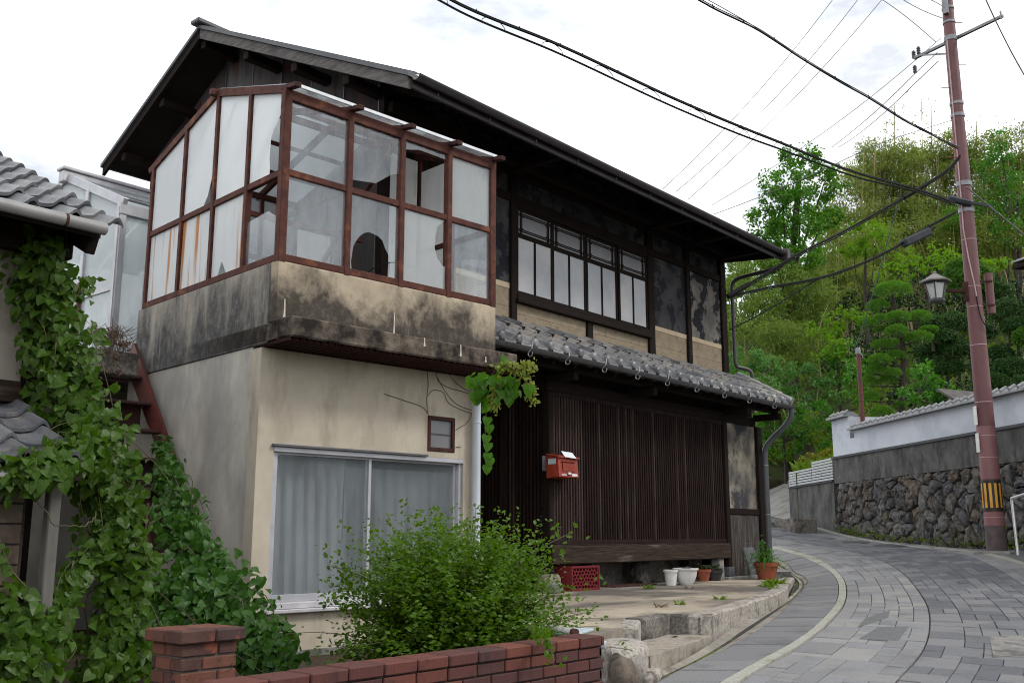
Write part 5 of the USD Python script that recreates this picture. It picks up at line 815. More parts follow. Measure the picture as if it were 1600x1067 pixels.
N.part('back_roof', MB().plate(Polygon([(9.3, 3.45), (12.2, 2.04), (12.2, 1.98), (9.3, 3.38)]), YZ, -1.5, 3.28), 'roof_tile_0', nu)
nd_ = unit(np.array([0, 2.88, 1.41])); nn_ = np.array([0, -nd_[2], nd_[1]]); ir = np.random.default_rng(21)
for r in range(10):
    for c in range(6):
        o = np.array([3.34-.29*(c+1), 6.42, 2.08])+nd_*(r*.265)+nn_*(ir.normal()*.004)
        N.part('roof_tile', tile_mesh(o, np.array([1., 0, 0]), nd_, nn_, .29, .34, .045, .05, .02, .026), f'roof_tile_{ir.choice(4, p=[.35, .05, .0, .6])}', nu, smooth=35)
N.part('ridge_tile', MB().tube([(-1.5, 9.25, 3.55), (3.2, 9.25, 3.55)], .12, 12), 'roof_tile_0', nu, smooth=40); N.part('ridge_tile', MB().tube([(-1.5, 9.25, 3.68), (3.25, 9.25, 3.68)], .09, 12), 'roof_tile_3', nu, smooth=40)
N.part('gutter', MB().tube([(-1.5, 6.36, 2.055), (3.20, 6.36, 2.055)], .042, 14), 'pipe_aged', smooth=40, label='pale round gutter'); N.part('gutter_strap', MB().lathe([(.044, -.01), (.047, 0), (.044, .01)], (2.92, 6.36, 2.055), 12, (1, 0, 0)), 'rust')
# its lower porch roof, post and tiled wall
nl = N.part('porch_roof', MB().plate(Polygon([(6.05, .40), (7.0, .86), (7.0, .80), (6.05, .33)]), YZ, -1.5, 3.02), 'soffit_board')
pd_ = unit(np.array([0, .95, .46])); pn_ = np.array([0, -pd_[2], pd_[1]])
for r in range(4):
    for c in range(5):
        o = np.array([2.98-.29*(c+1), 6.02, .42])+pd_*(r*.255)+pn_*(ir.normal()*.004)
        N.part('porch_tile', tile_mesh(o, np.array([1., 0, 0]), pd_, pn_, .29, .33, .045, .05, .02, .026), f'roof_tile_{ir.choice(4, p=[.35, .05, .0, .6])}', nl, smooth=35)
N.part('porch_ledge', MB().box(2.2, 2.98, 6.86, 7.0, .88, .98, .006), 'timber_sill'); N.part('porch_gutter', MB().tube([(-1.5, 5.97, .335), (2.90, 5.97, .335)], .038, 14), 'pipe_aged', smooth=40)
N.part('porch_post', MB().box(2.88, 2.955, 6.15, 6.225, -1.6, .36, .008), 'pale_post')
tw = N.part('tiled_wall', MB().box(1.4, 2.86, 6.42, 6.56, -1.6, .34), 'mortar_dark')
for r in range(15):
    z = -1.55+r*.125
    for c in range(7):
        x0 = 1.45+c*.20; N.part('facing_tile', MB().box(x0, min(x0+.188, 2.85), 6.408, 6.419, z, z+.113, .003), 'facing_tile', tw)
N.part('porch_frame', MB().box(2.46, 2.50, 6.36, 6.41, -1.6, .3).box(2.28, 2.31, 6.36, 6.41, -1.6, .3), 'timber', tw)
# ------------------------------------------------------------------ brick pier and low brick wall in front
def brickwork(th, x0, x1, y0, y1, z0, nrow, ch, L, mats, seed, faces=('front',), gap=.010, depth=.04, cap=True, top=None):
    r = np.random.default_rng(seed)
    for k in range(nrow):
        z = z0-(k+1)*ch+gap*.5; off = (k % 2)*L*.5; x = x0-off
        while x < x1-.01:
            a, b = max(x, x0), min(x+L, x1)-gap
            if b-a > .03: th.part('brick', MB().box(a, b, y0+r.normal()*.0012, y0+depth, z, z+ch-gap, .004), mats[r.choice(len(mats), p=None)])
            x += L
BW = Thing('brick_wall', 'low wall of dark red bricks in front of the leafy bush', 'brick wall', (3.9, 3.7, -1.4))
WZ = -.60; x0, x1 = 2.50, 5.20
BW.part('core', MB().box(x0, x1-.012, 3.68, 3.82, -1.6, WZ-.012), 'mortar_dark')
RB = [f'brick_red_{i}' for i in range(4)]; br = np.random.default_rng(8)
brickwork(BW, x0, x1, 3.665, 3.82, WZ-.062, 11, .0665, .222, RB, 31)
x = x0
while x < x1-.02:                                                     # capping course, seen from above
    b = min(x+.222, x1); BW.part('brick', MB().box(x, b-.009, 3.655+br.normal()*.002, 3.845, WZ-.058, WZ+br.normal()*.0015, .006), RB[br.integers(4)]); x += .222
for k in range(11):
    z = WZ-.062-(k+1)*.0665; BW.part('brick', MB().box(x1-.03, x1, 3.70 if k % 2 else 3.68, 3.80 if k % 2 else 3.74, z+.005, z+.0565, .004), RB[br.integers(4)])
BP = Thing('brick_pier', 'square mottled brick pier with an overhanging cap at the wall end', 'brick pier', (2.3, 4.1, -1.5))
PX0, PX1, PY0, PY1, PZ = 2.776, 3.087, 4.43, 4.70, -.454
PB = [f'brick_pier_{i}' for i in range(4)]; pr_ = np.random.default_rng(17)
BP.part('core', MB().box(PX0+.012, PX1-.012, PY0+.012, PY1-.012, -1.5, PZ-.03), 'mortar')
for k, (a, b) in enumerate(((PX0-.03, PX0+.165), (PX0+.170, PX1+.03))):
    for j, (c, d) in enumerate(((PY0-.03, PY0+.115), (PY0+.120, PY1+.03))):
        BP.part('cap_brick', MB().box(a, b, c, d, PZ-.060, PZ+pr_.normal()*.001, .006), PB[(k*2+j*3+1) % 4])
for k in range(14):
    z1 = PZ-.066-k*.0665; z0 = z1-.057; cut = PX0+(.205 if k % 2 == 0 else .115); cy = PY0+(.09 if k % 2 == 0 else .17)
    for a, b in ((PX0, cut-.006), (cut+.004, PX1)):
        BP.part('brick', MB().box(a, b, PY0+pr_.normal()*.001, PY0+.09, z0, z1, .005), PB[pr_.integers(4)])
    for a, b in ((PY0+.092, cy+.06), (cy+.068, PY1)):
        if b-a > .02: BP.part('brick', MB().box(PX0+pr_.normal()*.001, PX0+.09, a, b, z0, z1, .005), PB[pr_.integers(4)])
# ------------------------------------------------------------------ small things on the terrace
def pot(name, label, cat, c, prof, m, group=None):
    t = Thing(name, label, cat, c); n = 28
    mb = MB().lathe(prof, c, n); t.part('body', mb, m, smooth=40)
    r, h = prof[-1]; t.part('soil', MB().lathe([(r*1.0, h), (0, h+.006)], c, n), 'soil'); return t
def potprof(rb, rt, h, lip=.01, lh=.03): return [(0, 0), (rb, 0), (rt-.004, h-lh), (rt+lip, h-lh), (rt+lip+.002, h), (rt-.008, h), (rt-.012, h-.035)]
W1c = (12.60, 7.70, TZ); pot('flower_pot', 'small white straight-sided pot left of the round white bowl', 'flower pot', W1c, potprof(.072, .098, .215, .008, .03), 'white_pot')
W2c = (12.88, 7.62, TZ); t = pot('flower_pot', 'larger round white bowl pot beside the small white pot', 'flower pot', W2c, [(0, 0), (.085, 0), (.125, .05), (.155, .13), (.165, .205), (.185, .21), (.187, .235), (.165, .235), (.160, .20)], 'white_pot')
t.part('shrivelled_plant', lump((12.90, 7.63, TZ+.225), (.06, .05, .03), 4, 0, .3), 'driftwood', smooth=40)
W3c = (14.02, 7.98, TZ); t3 = pot('flower_pot', 'little terracotta pot of succulents by the concrete pier', 'flower pot', W3c, potprof(.075, .11, .18, .01, .04), 'terracotta')
W4c = (14.36, 7.99, TZ); t4 = pot('flower_pot', 'black pot crowded with succulents beside the terracotta pot', 'flower pot', W4c, potprof(.10, .14, .16, .008, .04), 'black_pot')
pg = np.random.default_rng(5)
def succulents(t, c, r, h, n):
    for k in range(n):
        a = pg.uniform(0, 6.28); q = r*math.sqrt(pg.random()); cc = np.array([c[0]+q*math.cos(a), c[1]+q*math.sin(a), c[2]+h+pg.uniform(.0, .07)]); m = 14
        d = unit(np.stack([np.cos(np.arange(m)*2.4), np.sin(np.arange(m)*2.4), .35+.09*np.arange(m)], -1)); nn = unit(np.array([0, 0, 1.])-.3*d)
        v, f = leaves(np.tile(cc, (m, 1)), nn, d, .045, 'oval', .3, -.2, .9); t.part('rosette', MB().add(v, f), 'leaf_succulent')
succulents(t3, W3c, .09, .17, 9); succulents(t4, W4c, .13, .15, 13)
W5c = (15.30, 7.55, TZ); t5 = pot('planter', 'big terracotta pot of long strappy leaves at the house corner', 'planter', W5c, potprof(.135, .185, .27, .012, .06), 'terracotta')
for k in range(46):
    a = pg.uniform(0, 6.28); up_ = pg.uniform(.5, 1.6); L = pg.uniform(.22, .48); n = 7; s = np.linspace(0, 1, n)
    dirv = np.array([math.cos(a), math.sin(a), 0]); base_ = np.array(W5c)+dirv*pg.uniform(0, .10)+[0, 0, .24]
    P = base_+dirv*(s[:, None]*L*.75)+np.array([0, 0, 1.])*((up_*s-(.75+.3*up_)*s**2.2)*L)[:, None]; sd = np.array([-math.sin(a), math.cos(a), 0]); w = .016*np.sin(np.pi*(.15+.85*s))[:, None]
    t5.part('leaf', MB().add(np.vstack([P-sd*w, P+sd*w]), [[i, i+1, n+i+1, n+i] for i in range(n-1)]), 'leaf_mid' if k % 3 else 'leaf_vine')
m = 260; c0 = np.array(W5c)+[-.05, .02, .30]; pp = c0+pg.normal(size=(m, 3))*[.13, .13, .13]; v, f = leaves(pp, rdir(m, (0, -.5, 1)), rdir(m, (0, 0, .5)), pg.uniform(.03, .055, m), 'dia', .2, .2, .5); t5.part('small_foliage', MB().add(v, f), 'leaf_mid', kind='stuff')
for k in range(3):
    a0 = np.array(W5c)+[-.05+.03*k, 0, .28]; P = smoothline([a0, a0+[-.10, -.02, .16], a0+[-.22, -.05, .28+.03*k]], 10); t5.part('stem', MB().tube(P, .004, 5), 'twig')
    q = P[3:]; q = np.repeat(q, 4, 0)+pg.normal(size=(len(q)*4, 3))*.02; v, f = leaves(q, rdir(len(q), (0, -.4, 1)), rdir(len(q)), .045, 'dia', .2, .2, .55); t5.part('stem_foliage', MB().add(v, f), 'leaf_mid', kind='stuff')
# red bottle crate with a pierced front
C = Thing('bottle_crate', 'dark red plastic bottle crate with a pierced side, under the sill', 'crate', (10.72, 7.82, TZ), 0)
cx0, cx1, cy0, cy1, cz0, cz1 = 10.42, 11.02, 7.83, 8.13, TZ, TZ+.31; ccw = MB()
C.part('back', MB().box(cx0, cx1, cy1-.012, cy1, cz0, cz1, .003), 'plastic_red')
for x in (cx0, cx1-.012): C.part('end', MB().box(x, x+.012, cy0+.014, cy1-.013, cz0, cz1, .003), 'plastic_red')
C.part('base', MB().box(cx0+.013, cx1-.013, cy0+.014, cy1-.013, cz0, cz0+.015), 'plastic_red'); C.part('top', MB().box(cx0+.013, cx1-.013, cy0+.014, cy1-.013, cz1-.012, cz1-.004), 'plastic_red')
fr = sbox(cx0, cz0, cx1, cz1); holes = []
hr = np.random.default_rng(12); pts = np.array([(cx0+.045+.066*i+(j % 2)*.03+hr.normal()*.007, cz0+.045+.044*j+hr.normal()*.005) for i in range(8) for j in range(6)])
from shapely.ops import unary_union
vor = Voronoi(np.vstack([pts, [(cx0-1, cz0-1), (cx1+1, cz0-1), (cx0-1, cz1+1), (cx1+1, cz1+1)]])); inn_ = sbox(cx0+.024, cz0+.024, cx1-.024, cz1-.024)
for reg in vor.point_region[:len(pts)]:
    R_ = vor.regions[reg]
    if -1 in R_ or not R_: continue
    h = Polygon(vor.vertices[R_]).intersection(inn_).buffer(-.0075)
    if not h.is_empty and h.area > 1e-4: holes.append(h)
C.part('pierced_front', MB().plate(fr.difference(unary_union(holes)), XZ, cy0, cy0+.012), 'plastic_red')
C.part('rim', MB().box(cx0-.006, cx1+.006, cy0-.008, cy0, cz1-.022, cz1).box(cx0-.006, cx1+.006, cy0-.008, cy0, cz0, cz0+.02).box(cx0-.006, cx0+.016, cy0-.008, cy0, cz0+.02, cz1-.022).box(cx1-.016, cx1+.006, cy0-.008, cy0, cz0+.02, cz1-.022), 'plastic_red')
single('concrete_block', lump((11.30, 8.20, TZ+.13), (.12, .09, .14), 6, 0, .1), 'concrete_grey', 'rough grey concrete block right of the red crate', 'block', smooth=35)
single('foundation_stone', lump((10.20, 8.02, TZ+.10), (.16, .12, .12), 9, 0, .15), 'step_top', 'rounded brown stone behind the bush, left of the red crate', 'stone', smooth=35)
single('grey_rubble', lump((9.95, 7.75, TZ+.06), (.10, .09, .07), 19, 0, .2), 'concrete_grey', 'small grey stone half hidden by the bush', 'stone', smooth=35)
stp = lump((12.60, 8.22, TZ+.17), (.17, .11, .22), 13, .2, .5, 5.); single('driftwood_stump', stp, 'driftwood', 'gnarled dark stump standing under the sill', 'stump', smooth=40)
gr = Thing('floor_grate', 'flat wire mesh grate lying on the concrete under the sill', 'grate', (11.95, 8.05, TZ))
mbg = MB()
for k in range(13): mbg.beam((11.45+k*.085, 7.86, TZ+.010), (11.55+k*.085, 8.22, TZ+.010), .008, .008)
for k in range(6): mbg.beam((11.43+.02*k, 7.87+k*.068, TZ+.018), (12.50+.02*k, 7.87+k*.068, TZ+.018), .008, .008)
gr.part('mesh', mbg, 'rust_dark')
gp = Thing('glass_sheet', 'pale sheet of glass leaning against the grey boards', 'glass sheet', (15.6, 7.9, TZ))
gp.part('sheet', MB().add([(15.42, 7.86, TZ+.01), (15.80, 7.86, TZ+.01), (15.74, 7.975, TZ+.50), (15.36, 7.975, TZ+.50), (15.42, 7.866, TZ+.01), (15.80, 7.866, TZ+.01), (15.74, 7.981, TZ+.50), (15.36, 7.981, TZ+.50)], [[0, 1, 2, 3], [7, 6, 5, 4], [0, 4, 5, 1], [1, 5, 6, 2], [2, 6, 7, 3], [3, 7, 4, 0]]), 'glass_dusty')
# letterbox on the lattice
LB = Thing('letterbox', 'red letterbox with a paper sticking out, hung on the lattice', 'letterbox', (10.28, 7.85, .71))
lx0, lx1, ly0, ly1, lz0, lz1 = 10.075, 10.49, 7.75, 7.955, .715, 1.005
LB.part('body', MB().plate(Polygon([(ly0, lz0+.015), (ly1, lz0), (ly1, lz1), (ly0+.02, lz1-.03)]), YZ, lx0, lx1), 'letterbox_red')
LB.part('lid', MB().add([(lx0-.015, ly0-.01, lz1-.035), (lx1+.015, ly0-.01, lz1-.035), (lx1+.015, ly1, lz1+.004), (lx0-.015, ly1, lz1+.004), (lx0-.015, ly0-.01, lz1-.015), (lx1+.015, ly0-.01, lz1-.015), (lx1+.015, ly1, lz1+.024), (lx0-.015, ly1, lz1+.024)], [[3, 2, 1, 0], [4, 5, 6, 7], [0, 1, 5, 4], [1, 2, 6, 5], [2, 3, 7, 6], [3, 0, 4, 7]]), 'letterbox_red')
LB.part('door_panel', MB().box(lx0+.08, lx1-.08, ly0-.004, ly0+.004, lz0+.085, lz0+.19, .002), 'letterbox_red'); LB.part('slot_hood', MB().box(lx0+.06, lx1-.06, ly0-.010, ly0+.012, lz0+.205, lz0+.217, .003), 'letterbox_red')
LB.part('latch', MB().box(lx0+.18, lx0+.24, ly0-.016, ly0, lz0+.045, lz0+.075, .003), 'white_pot'); LB.part('sticker', MB().box(lx0+.27, lx0+.38, ly0-.006, ly0+.001, lz0+.03, lz0+.06), 'paper'); LB.part('sticker', MB().box(lx0+.05, lx0+.15, ly0-.006, ly0+.001, lz0+.035, lz0+.047), 'paper')
LB.part('side_sticker', MB().box(lx0-.004, lx0-.0005, ly0+.05, ly1-.03, lz1-.115, lz1-.045), 'pale_print')
LB.part('back_plate', MB().box(lx0-.09, lx0-.02, 7.945, 7.954, lz0+.09, lz0+.28), 'pipe_dark'); Q4 = [(lx0+.10, ly0-.02, lz1-.025), (lx0+.33, ly0-.03, lz1-.035), (lx0+.36, ly0+.06, lz1+.045), (lx0+.125, ly0+.06, lz1+.052)]
LB.part('paper', MB().add(Q4+[(x, y, z+.004) for x, y, z in Q4], [[3, 2, 1, 0], [4, 5, 6, 7], [0, 1, 5, 4], [1, 2, 6, 5], [2, 3, 7, 6], [3, 0, 4, 7]]), 'paper')
# drain pipe and panel at the end of the brick wall
D1 = Thing('drain_pipe', 'short white plastic drain pipe lying behind the brick wall end', 'pipe', (5.2, 3.95, -.6)); D1.part('pipe', MB().tube([(5.27, 4.14, -.59), (5.22, 4.00, -.59), (5.17, 3.88, -.592)], .020, 12), 'white_pot', smooth=40); D1.part('collar', MB().tube([(5.17, 3.88, -.592), (5.155, 3.845, -.593)], .024, 12), 'brick_red_2', smooth=40)
D2 = Thing('drain_pipe', 'grey pipe stub poking out beside the last brick', 'pipe', (5.25, 3.75, -.66)); D2.part('pipe', MB().tube([(5.21, 3.80, -.655), (5.27, 3.70, -.668)], .026, 12), 'pipe_grey', smooth=40)
single('drain_cover', MB().obox((5.50, 4.12, -.625), (.17, .09, .008), [[.94, .34, 0], [-.34, .94, 0], [0, 0, 1]], .003), 'pale_print', 'blue-grey drain cover lying behind the end of the brick wall', 'drain cover')
# dead leaf, weeds in the joints
single('fallen_leaf', MB().add(*leaves(np.array([[7.72, 4.70, -.855]]), np.array([[0, 0, 1.]]), np.array([[.8, .4, 0]]), .10, 'oval', .2, .15)), 'terracotta', 'orange dead leaf lying on the stone step', 'leaf')
def weed(c, label, r, h, n, m='leaf_grass'):
    a = rng.uniform(0, 6.28, n); d = unit(np.stack([np.cos(a), np.sin(a), rng.uniform(.3, 1.6, n)], -1)); p = np.asarray(c)+np.stack([np.cos(a), np.sin(a), 0*a], -1)*(rng.random(n)*r)[:, None]
    v, f = leaves(p, unit(rng.normal(size=(n, 3))*.5+[0, 0, 1]), d, rng.uniform(.5, 1, n)*h, 'dia', .2, .3, .28); single('weed', MB().add(v, f), m, label, 'weed')
weed((11.55, 7.41, TZ), 'small green weed in front of the gnarled stump', .06, .10, 34); weed((10.16, 5.59, TZ), 'yellowish weed in the middle of the terrace', .05, .08, 24); weed((9.15, 5.50, TZ), 'low weed near the front of the terrace, beside a brown one', .03, .08, 26)
weed((8.70, 5.44, TZ), 'brownish weed on the terrace left of the low green one', .06, .07, 22, 'leaf_dry'); weed((12.45, 6.06, TZ), 'weed at the granite kerb, nearest of the kerb weeds', .05, .09, 26); weed((13.8, 6.70, TZ), 'taller weed clump at the granite kerb', .10, .16, 60); weed((13.1, 6.42, TZ), 'weed between two clumps along the granite kerb', .08, .12, 40); weed((11.9, 7.0, TZ), 'dry seedling on the terrace below the sill', .04, .07, 16, 'leaf_dry')
# ------------------------------------------------------------------ retaining wall with field stones, concrete band and white wall above
RWt = Thing('retaining_wall', 'field-stone retaining wall with a mouldy concrete band above the road', 'retaining wall', (*WP, -.4))
def wl(t, w, z): return np.stack([WP[0]+WD[0]*np.asarray(t)+WN[0]*np.asarray(w), WP[1]+WD[1]*np.asarray(t)+WN[1]*np.asarray(w), np.asarray(z)+0*np.asarray(t)], -1)
LW = lambda a, b, t: wl(a, t, b)                                      # plate on the wall: along, up, outwards
T0, T1 = -4.5, 8.0
def foot(t): return float(rz(wl(t, 0, 0)[:2])[0])
RWt.part('backing', MB().plate(Polygon([(T0, foot(T0)-.3), (T1, foot(T1)-.3), (T1, 1.30), (T0, 1.30)]), LW, .05, .35), 'stone_gap')
RWt.part('concrete_band', MB().plate(Polygon([(T0, 1.32), (T1, 1.30), (T1, 1.93), (T0, 1.93)]), LW, -.02, .30), 'wall_concrete'); RWt.part('end_face', MB().plate(Polygon([(T1-.6, foot(T1)-.3), (T1+.02, foot(T1)-.3), (T1+.02, 1.30), (T1-.25, 1.30)]), LW, .06, .30), 'wall_concrete')
RWt.part('ledge', MB().plate(Polygon([(T0, 1.93), (T1+.02, 1.93), (T1+.02, 1.985), (T0, 1.985)]), LW, -.05, .28), 'ledge_dark')
vr = np.random.default_rng(19); P_ = []
for i in range(36):
    for j in range(7): P_.append((T0+.1+i*.36+(j % 2)*.18+vr.normal()*.12, -.45+j*.29+.06*i*.16+vr.normal()*.085))
P_ = np.array(P_); vo = Voronoi(P_); zone = Polygon([(T0, foot(T0)-.06)]+[(t, foot(t)-.06) for t in np.linspace(T0+.5, T1-.2, 18)]+[(T1, foot(T1)-.06), (T1-.28, 1.30), (T0, 1.31)])
for k, reg in enumerate(vo.point_region):
    R_ = vo.regions[reg]
    if -1 in R_ or not R_: continue
    pg_ = Polygon(vo.vertices[R_]).intersection(zone).buffer(-.004)
    if pg_.is_empty or pg_.area < .006 or pg_.geom_type != 'Polygon': continue
    pg_ = pg_.buffer(-.010).buffer(.009) if pg_.area > .02 else pg_
    if pg_.is_empty or pg_.geom_type != 'Polygon': continue
    o = resample(np.array(pg_.exterior.coords), 15)[:-1]; c = np.array(pg_.centroid.coords[0]); n = len(o); o = o+vr.normal(size=o.shape)*.008; pr = vr.uniform(.015, .085)
    lay = [(1., .06), (.985, .02-pr*.5), (.84, -pr*.95), (.42, -pr-.015)]; v = np.vstack([np.column_stack([(c+(o-c)*q), w+vr.normal(size=n)*(.014 if q < 1 else 0)]) for q, w in lay]+[[[*c, -pr-.03+vr.normal()*.01]]])
    f = [[l*n+i, (l+1)*n+i, (l+1)*n+(i+1) % n, l*n+(i+1) % n] for l in range(3) for i in range(n)]; mb = MB().add(wl(v[:, 0], v[:, 2], v[:, 1]), f)
    mb.v[0] = mb.v[0]; mb.add(wl(v[:, 0], v[:, 2], v[:, 1]), [[3*n+i, 4*n, 3*n+(i+1) % n] for i in range(n)])
    RWt.part('field_stone', mb, f'field_stone_{vr.choice(5, p=[.3, .18, .25, .07, .2])}', smooth=28)
mp = 900; tt = vr.uniform(T0, T1, mp); v, f = leaves(np.array([wl(t, -.09, foot(t)+abs(vr.normal())*.10) for t in tt]), rdir(mp, (0, 0, 1)), rdir(mp, (-.3, .3, 1)), vr.uniform(.04, .09, mp), 'dia', .2, .3, .4); single('wall_foot_weeds', MB().add(v, f), 'leaf_grass', kind='stuff', label='low weeds along the foot of the stone wall', cat='weeds')
GW = Thing('garden_wall', 'white plastered garden wall capped with grey tiles on the retaining wall', 'garden wall', (*WP, 1.98))
GW.part('wall', MB().plate(Polygon([(T0, 1.986), (T1-.03, 1.986), (T1-.03, 2.93), (6.95, 2.93), (6.95, 2.37), (6.72, 2.37), (6.72, 2.55), (T0, 2.55)]), LW, .0, .14), 'white_plaster')
def captile(a, b, z, k): GW.part('cap_tile', MB().plate(Polygon([(a, z), (b, z), (b, z+.055), (a, z+.085)]), LW, -.12, .27), 'cap_tile')
for k, t in enumerate(np.arange(T0, 6.66, .27)):
    mb = MB(); 
    P = Polygon([(-.13, 2.553), (.28, 2.553), (.28, 2.60), (.12, 2.69), (.03, 2.69), (-.13, 2.60)])
    mb.plate(P, lambda a, b, q: wl(q, a, b), t, t+.262); v = mb.v[0]; GW.part('cap_tile', mb, 'cap_tile'); GW.part('cap_roll', MB().tube([wl(t+.0, -.13, 2.625), wl(t+.0, .0, 2.70)], .035, 8), 'cap_tile', smooth=40)
for t in np.arange(6.98, 8.0, .26):
    GW.part('cap_tile', MB().plate(Polygon([(-.13, 2.933), (.28, 2.933), (.28, 2.98), (.12, 3.06), (.03, 3.06), (-.13, 2.98)]), lambda a, b, q: wl(q, a, b), t, t+.252), 'cap_tile'); GW.part('cap_roll', MB().tube([wl(t, -.13, 3.0), wl(t, .0, 3.08)], .035, 8), 'cap_tile', smooth=40)
GW.part('gap_shadow_board', MB().plate(sbox(6.73, 2.38, 6.94, 2.60), LW, .145, .17), 'ledge_dark'); GW.part('return_wall', MB().plate(sbox(6.96, 2.0, 7.1, 2.92), LW, .141, 1.9), 'white_plaster')
LV = Thing('louver_fence', 'grey slatted fence on a low concrete wall at the lane corner', 'fence', (25.2, 10.4, .2))
Ld = np.array([.7513, .6600]); Lp = np.array([25.24, 10.45]); Ln = np.array([.66, -.7513])
def lw(t, w, z): return np.stack([Lp[0]+Ld[0]*np.asarray(t)+Ln[0]*np.asarray(w), Lp[1]+Ld[1]*np.asarray(t)+Ln[1]*np.asarray(w), np.asarray(z)+0*np.asarray(t)], -1)
FW = lambda a, b, t: lw(a, t, b)
LV.part('low_wall', MB().plate(Polygon([(.03, -.2), (4.0, .2), (4.0, 1.36), (.03, 1.36)]), FW, 0, .2), 'wall_concrete'); LV.part('coping', MB().plate(sbox(.03, 1.362, 4.0, 1.40), FW, -.03, .2), 'ledge_dark')
for (a, b, n_) in ((.04, 1.75, 8), (1.80, 3.95, 6)):
    for k in range(n_): LV.part('slat', MB().plate(sbox(a, 1.42+k*.073, b, 1.42+k*.073+.05), FW, .0, .03), 'louver')
    for t in (a, b-.04): LV.part('post', MB().plate(sbox(t, 1.402, t+.04, 1.42+n_*.073), FW, .032, .07), 'louver')
single('stone_planter', MB().obox((24.75, 11.35, .16), (.85, .3, .26), [[.75, .66, 0], [-.66, .75, 0], [0, 0, 1]], .03), 'granite_dark', 'dark low stone trough at the foot of the grey fence', 'trough')
yb = np.random.default_rng(2)
# ------------------------------------------------------------------ utility pole with its fittings, lantern and wires
PB_ = np.array([19.2, 5.06]); R3 = np.array([*RTH, 0.]); F3 = np.array([*FWH, 0.]); Z3 = np.array([0, 0, 1.])
PP = lambda lat, fwd, z: np.array([PB_[0], PB_[1], 0])+R3*lat+F3*fwd+Z3*z
def prad(z): return .168-.0062*(z+.3)
U = Thing('utility_pole', 'tall maroon utility pole with a black and yellow warning band', 'utility pole', (*PB_, -.35))
def ring(z0, z1, m, dr, name, label=None, n=28): U.part(name, MB().lathe([(prad(z0)+dr-.004, z0), (prad(z0)+dr, z0+.003), (prad(z1)+dr, z1-.003), (prad(z1)+dr-.004, z1)], (*PB_, 0), n), m, smooth=40, label=label)
U.part('shaft', MB().lathe([(prad(-.6), -.6), (prad(12.2), 12.2), (0, 12.2)], (*PB_, 0), 32), 'pole_red', smooth=40)
ring(-.5, .16, 'pole_concrete', .003, 'bare_foot', 'unpainted dark foot of the pole'); ring(.165, .40, 'pole_red_pale', .004, 'pale_sleeve'); ring(.98, 1.92, 'pole_red_pale', .004, 'pale_sleeve')
ring(.42, .96, 'hazard_black', .007, 'warning_band', 'black warning sheet with yellow bars')
wb = used and U.path+'/warning_band'
for k in range(12):
    a0 = k*2*np.pi/12; an = np.linspace(a0, a0+.27, 4); v = []
    for z in (.475, .905): v += [[PB_[0]+(prad(z)+.0105)*math.cos(a), PB_[1]+(prad(z)+.0105)*math.sin(a), z] for a in an]
    U.part('yellow_bar', MB().add(v, [[j, j+1, j+5, j+4] for j in range(3)]), 'hazard_yellow', wb)
for z in (.30, 1.36, 1.75, 2.35, 3.4, 4.12, 4.50, 5.4): ring(z, z+.014, 'pole_band', .005, 'band')
for z, w in ((5.94, .08), (6.10, .05), (6.46, .09), (7.85, .07), (8.10, .06), (9.43, .10), (9.8, .05), (10.1, .05)): ring(z, z+w, 'galvanised', .012, 'clamp')
for lat, z in ((.18, 9.83), (.18, 8.95), (-.18, 8.47), (.2, 8.17), (-.19, 7.3), (.2, 6.7)): U.part('climbing_step', MB().tube([PP(lat*.4, 0, z), PP(lat*1.45, 0, z)], .008, 6), 'galvanised')
U.part('crossarm', MB().beam(PP(.63, -.82, 9.52), PP(-.36, .88, 9.52), .06, .06, ch=.008), 'galvanised'); U.part('arm_bolt', MB().beam(PP(.60, -.80, 9.46), PP(.60, -.80, 9.62), .03, .03), 'galvanised')
U.part('arm_brace', MB().beam(PP(-.28, .70, 9.50), PP(-.02, .15, 9.25), .03, .03), 'galvanised')
for lat, fwd, z in ((-.36, .88, 9.62), (-.30, .78, 9.66), (-.36, .88, 9.30)):
    U.part('insulator', MB().lathe([(0, -.10), (.03, -.10), (.042, -.07), (.03, -.045), (.042, -.02), (.03, 0), (.042, .025), (.03, .055), (0, .08)], PP(lat, fwd, z), 12), 'lamp_metal', smooth=40)
U.part('top_bracket', MB().box(PB_[0]-.19, PB_[0]-.11, PB_[1]-.05, PB_[1]+.05, 9.95, 10.9, .006), 'galvanised')
U.part('conduit', MB().tube([PP(-.12, -.10, z)+Z3*0 for z in (9.4, 8.0, 6.3)]+[PP(-.13, -.10, 5.6), PP(-.10, -.14, 5.0), PP(-.05, -.16, 4.55), PP(-.03, -.165, 4.3)], .011, 8), 'pole_band', smooth=True)
U.part('loop_cable', MB().tube(smoothline([PP(-.03, -.165, 4.3), PP(.0, -.17, 3.95), PP(.12, -.14, 3.72), PP(.26, -.06, 3.66), PP(.30, 0, 3.80)], 20), .010, 6), 'cable', smooth=True)
U.part('side_tube', MB().lathe([(0, 0), (.070, 0), (.072, .03), (.072, .72), (.075, .73), (.075, .76), (0, .76)], PP(.29, -.02, 4.0), 18), 'pole_red', smooth=40)
for z in (4.15, 4.6): U.part('tube_strap', MB().beam(PP(.08, -.10, z), PP(.32, -.10, z), .02, .03), 'rust_dark')
cl = PP(-.20, -.15, 6.13)
for k in range(6): U.part('cable_sleeve', MB().tube([cl-R3*.18+Z3*(.02+.035*math.cos(k))+F3*.035*math.sin(k)+Z3*.03, cl+R3*.22+Z3*(-.05+.035*math.cos(k))+F3*.035*math.sin(k)], .035, 8), 'closure_grey', smooth=40)
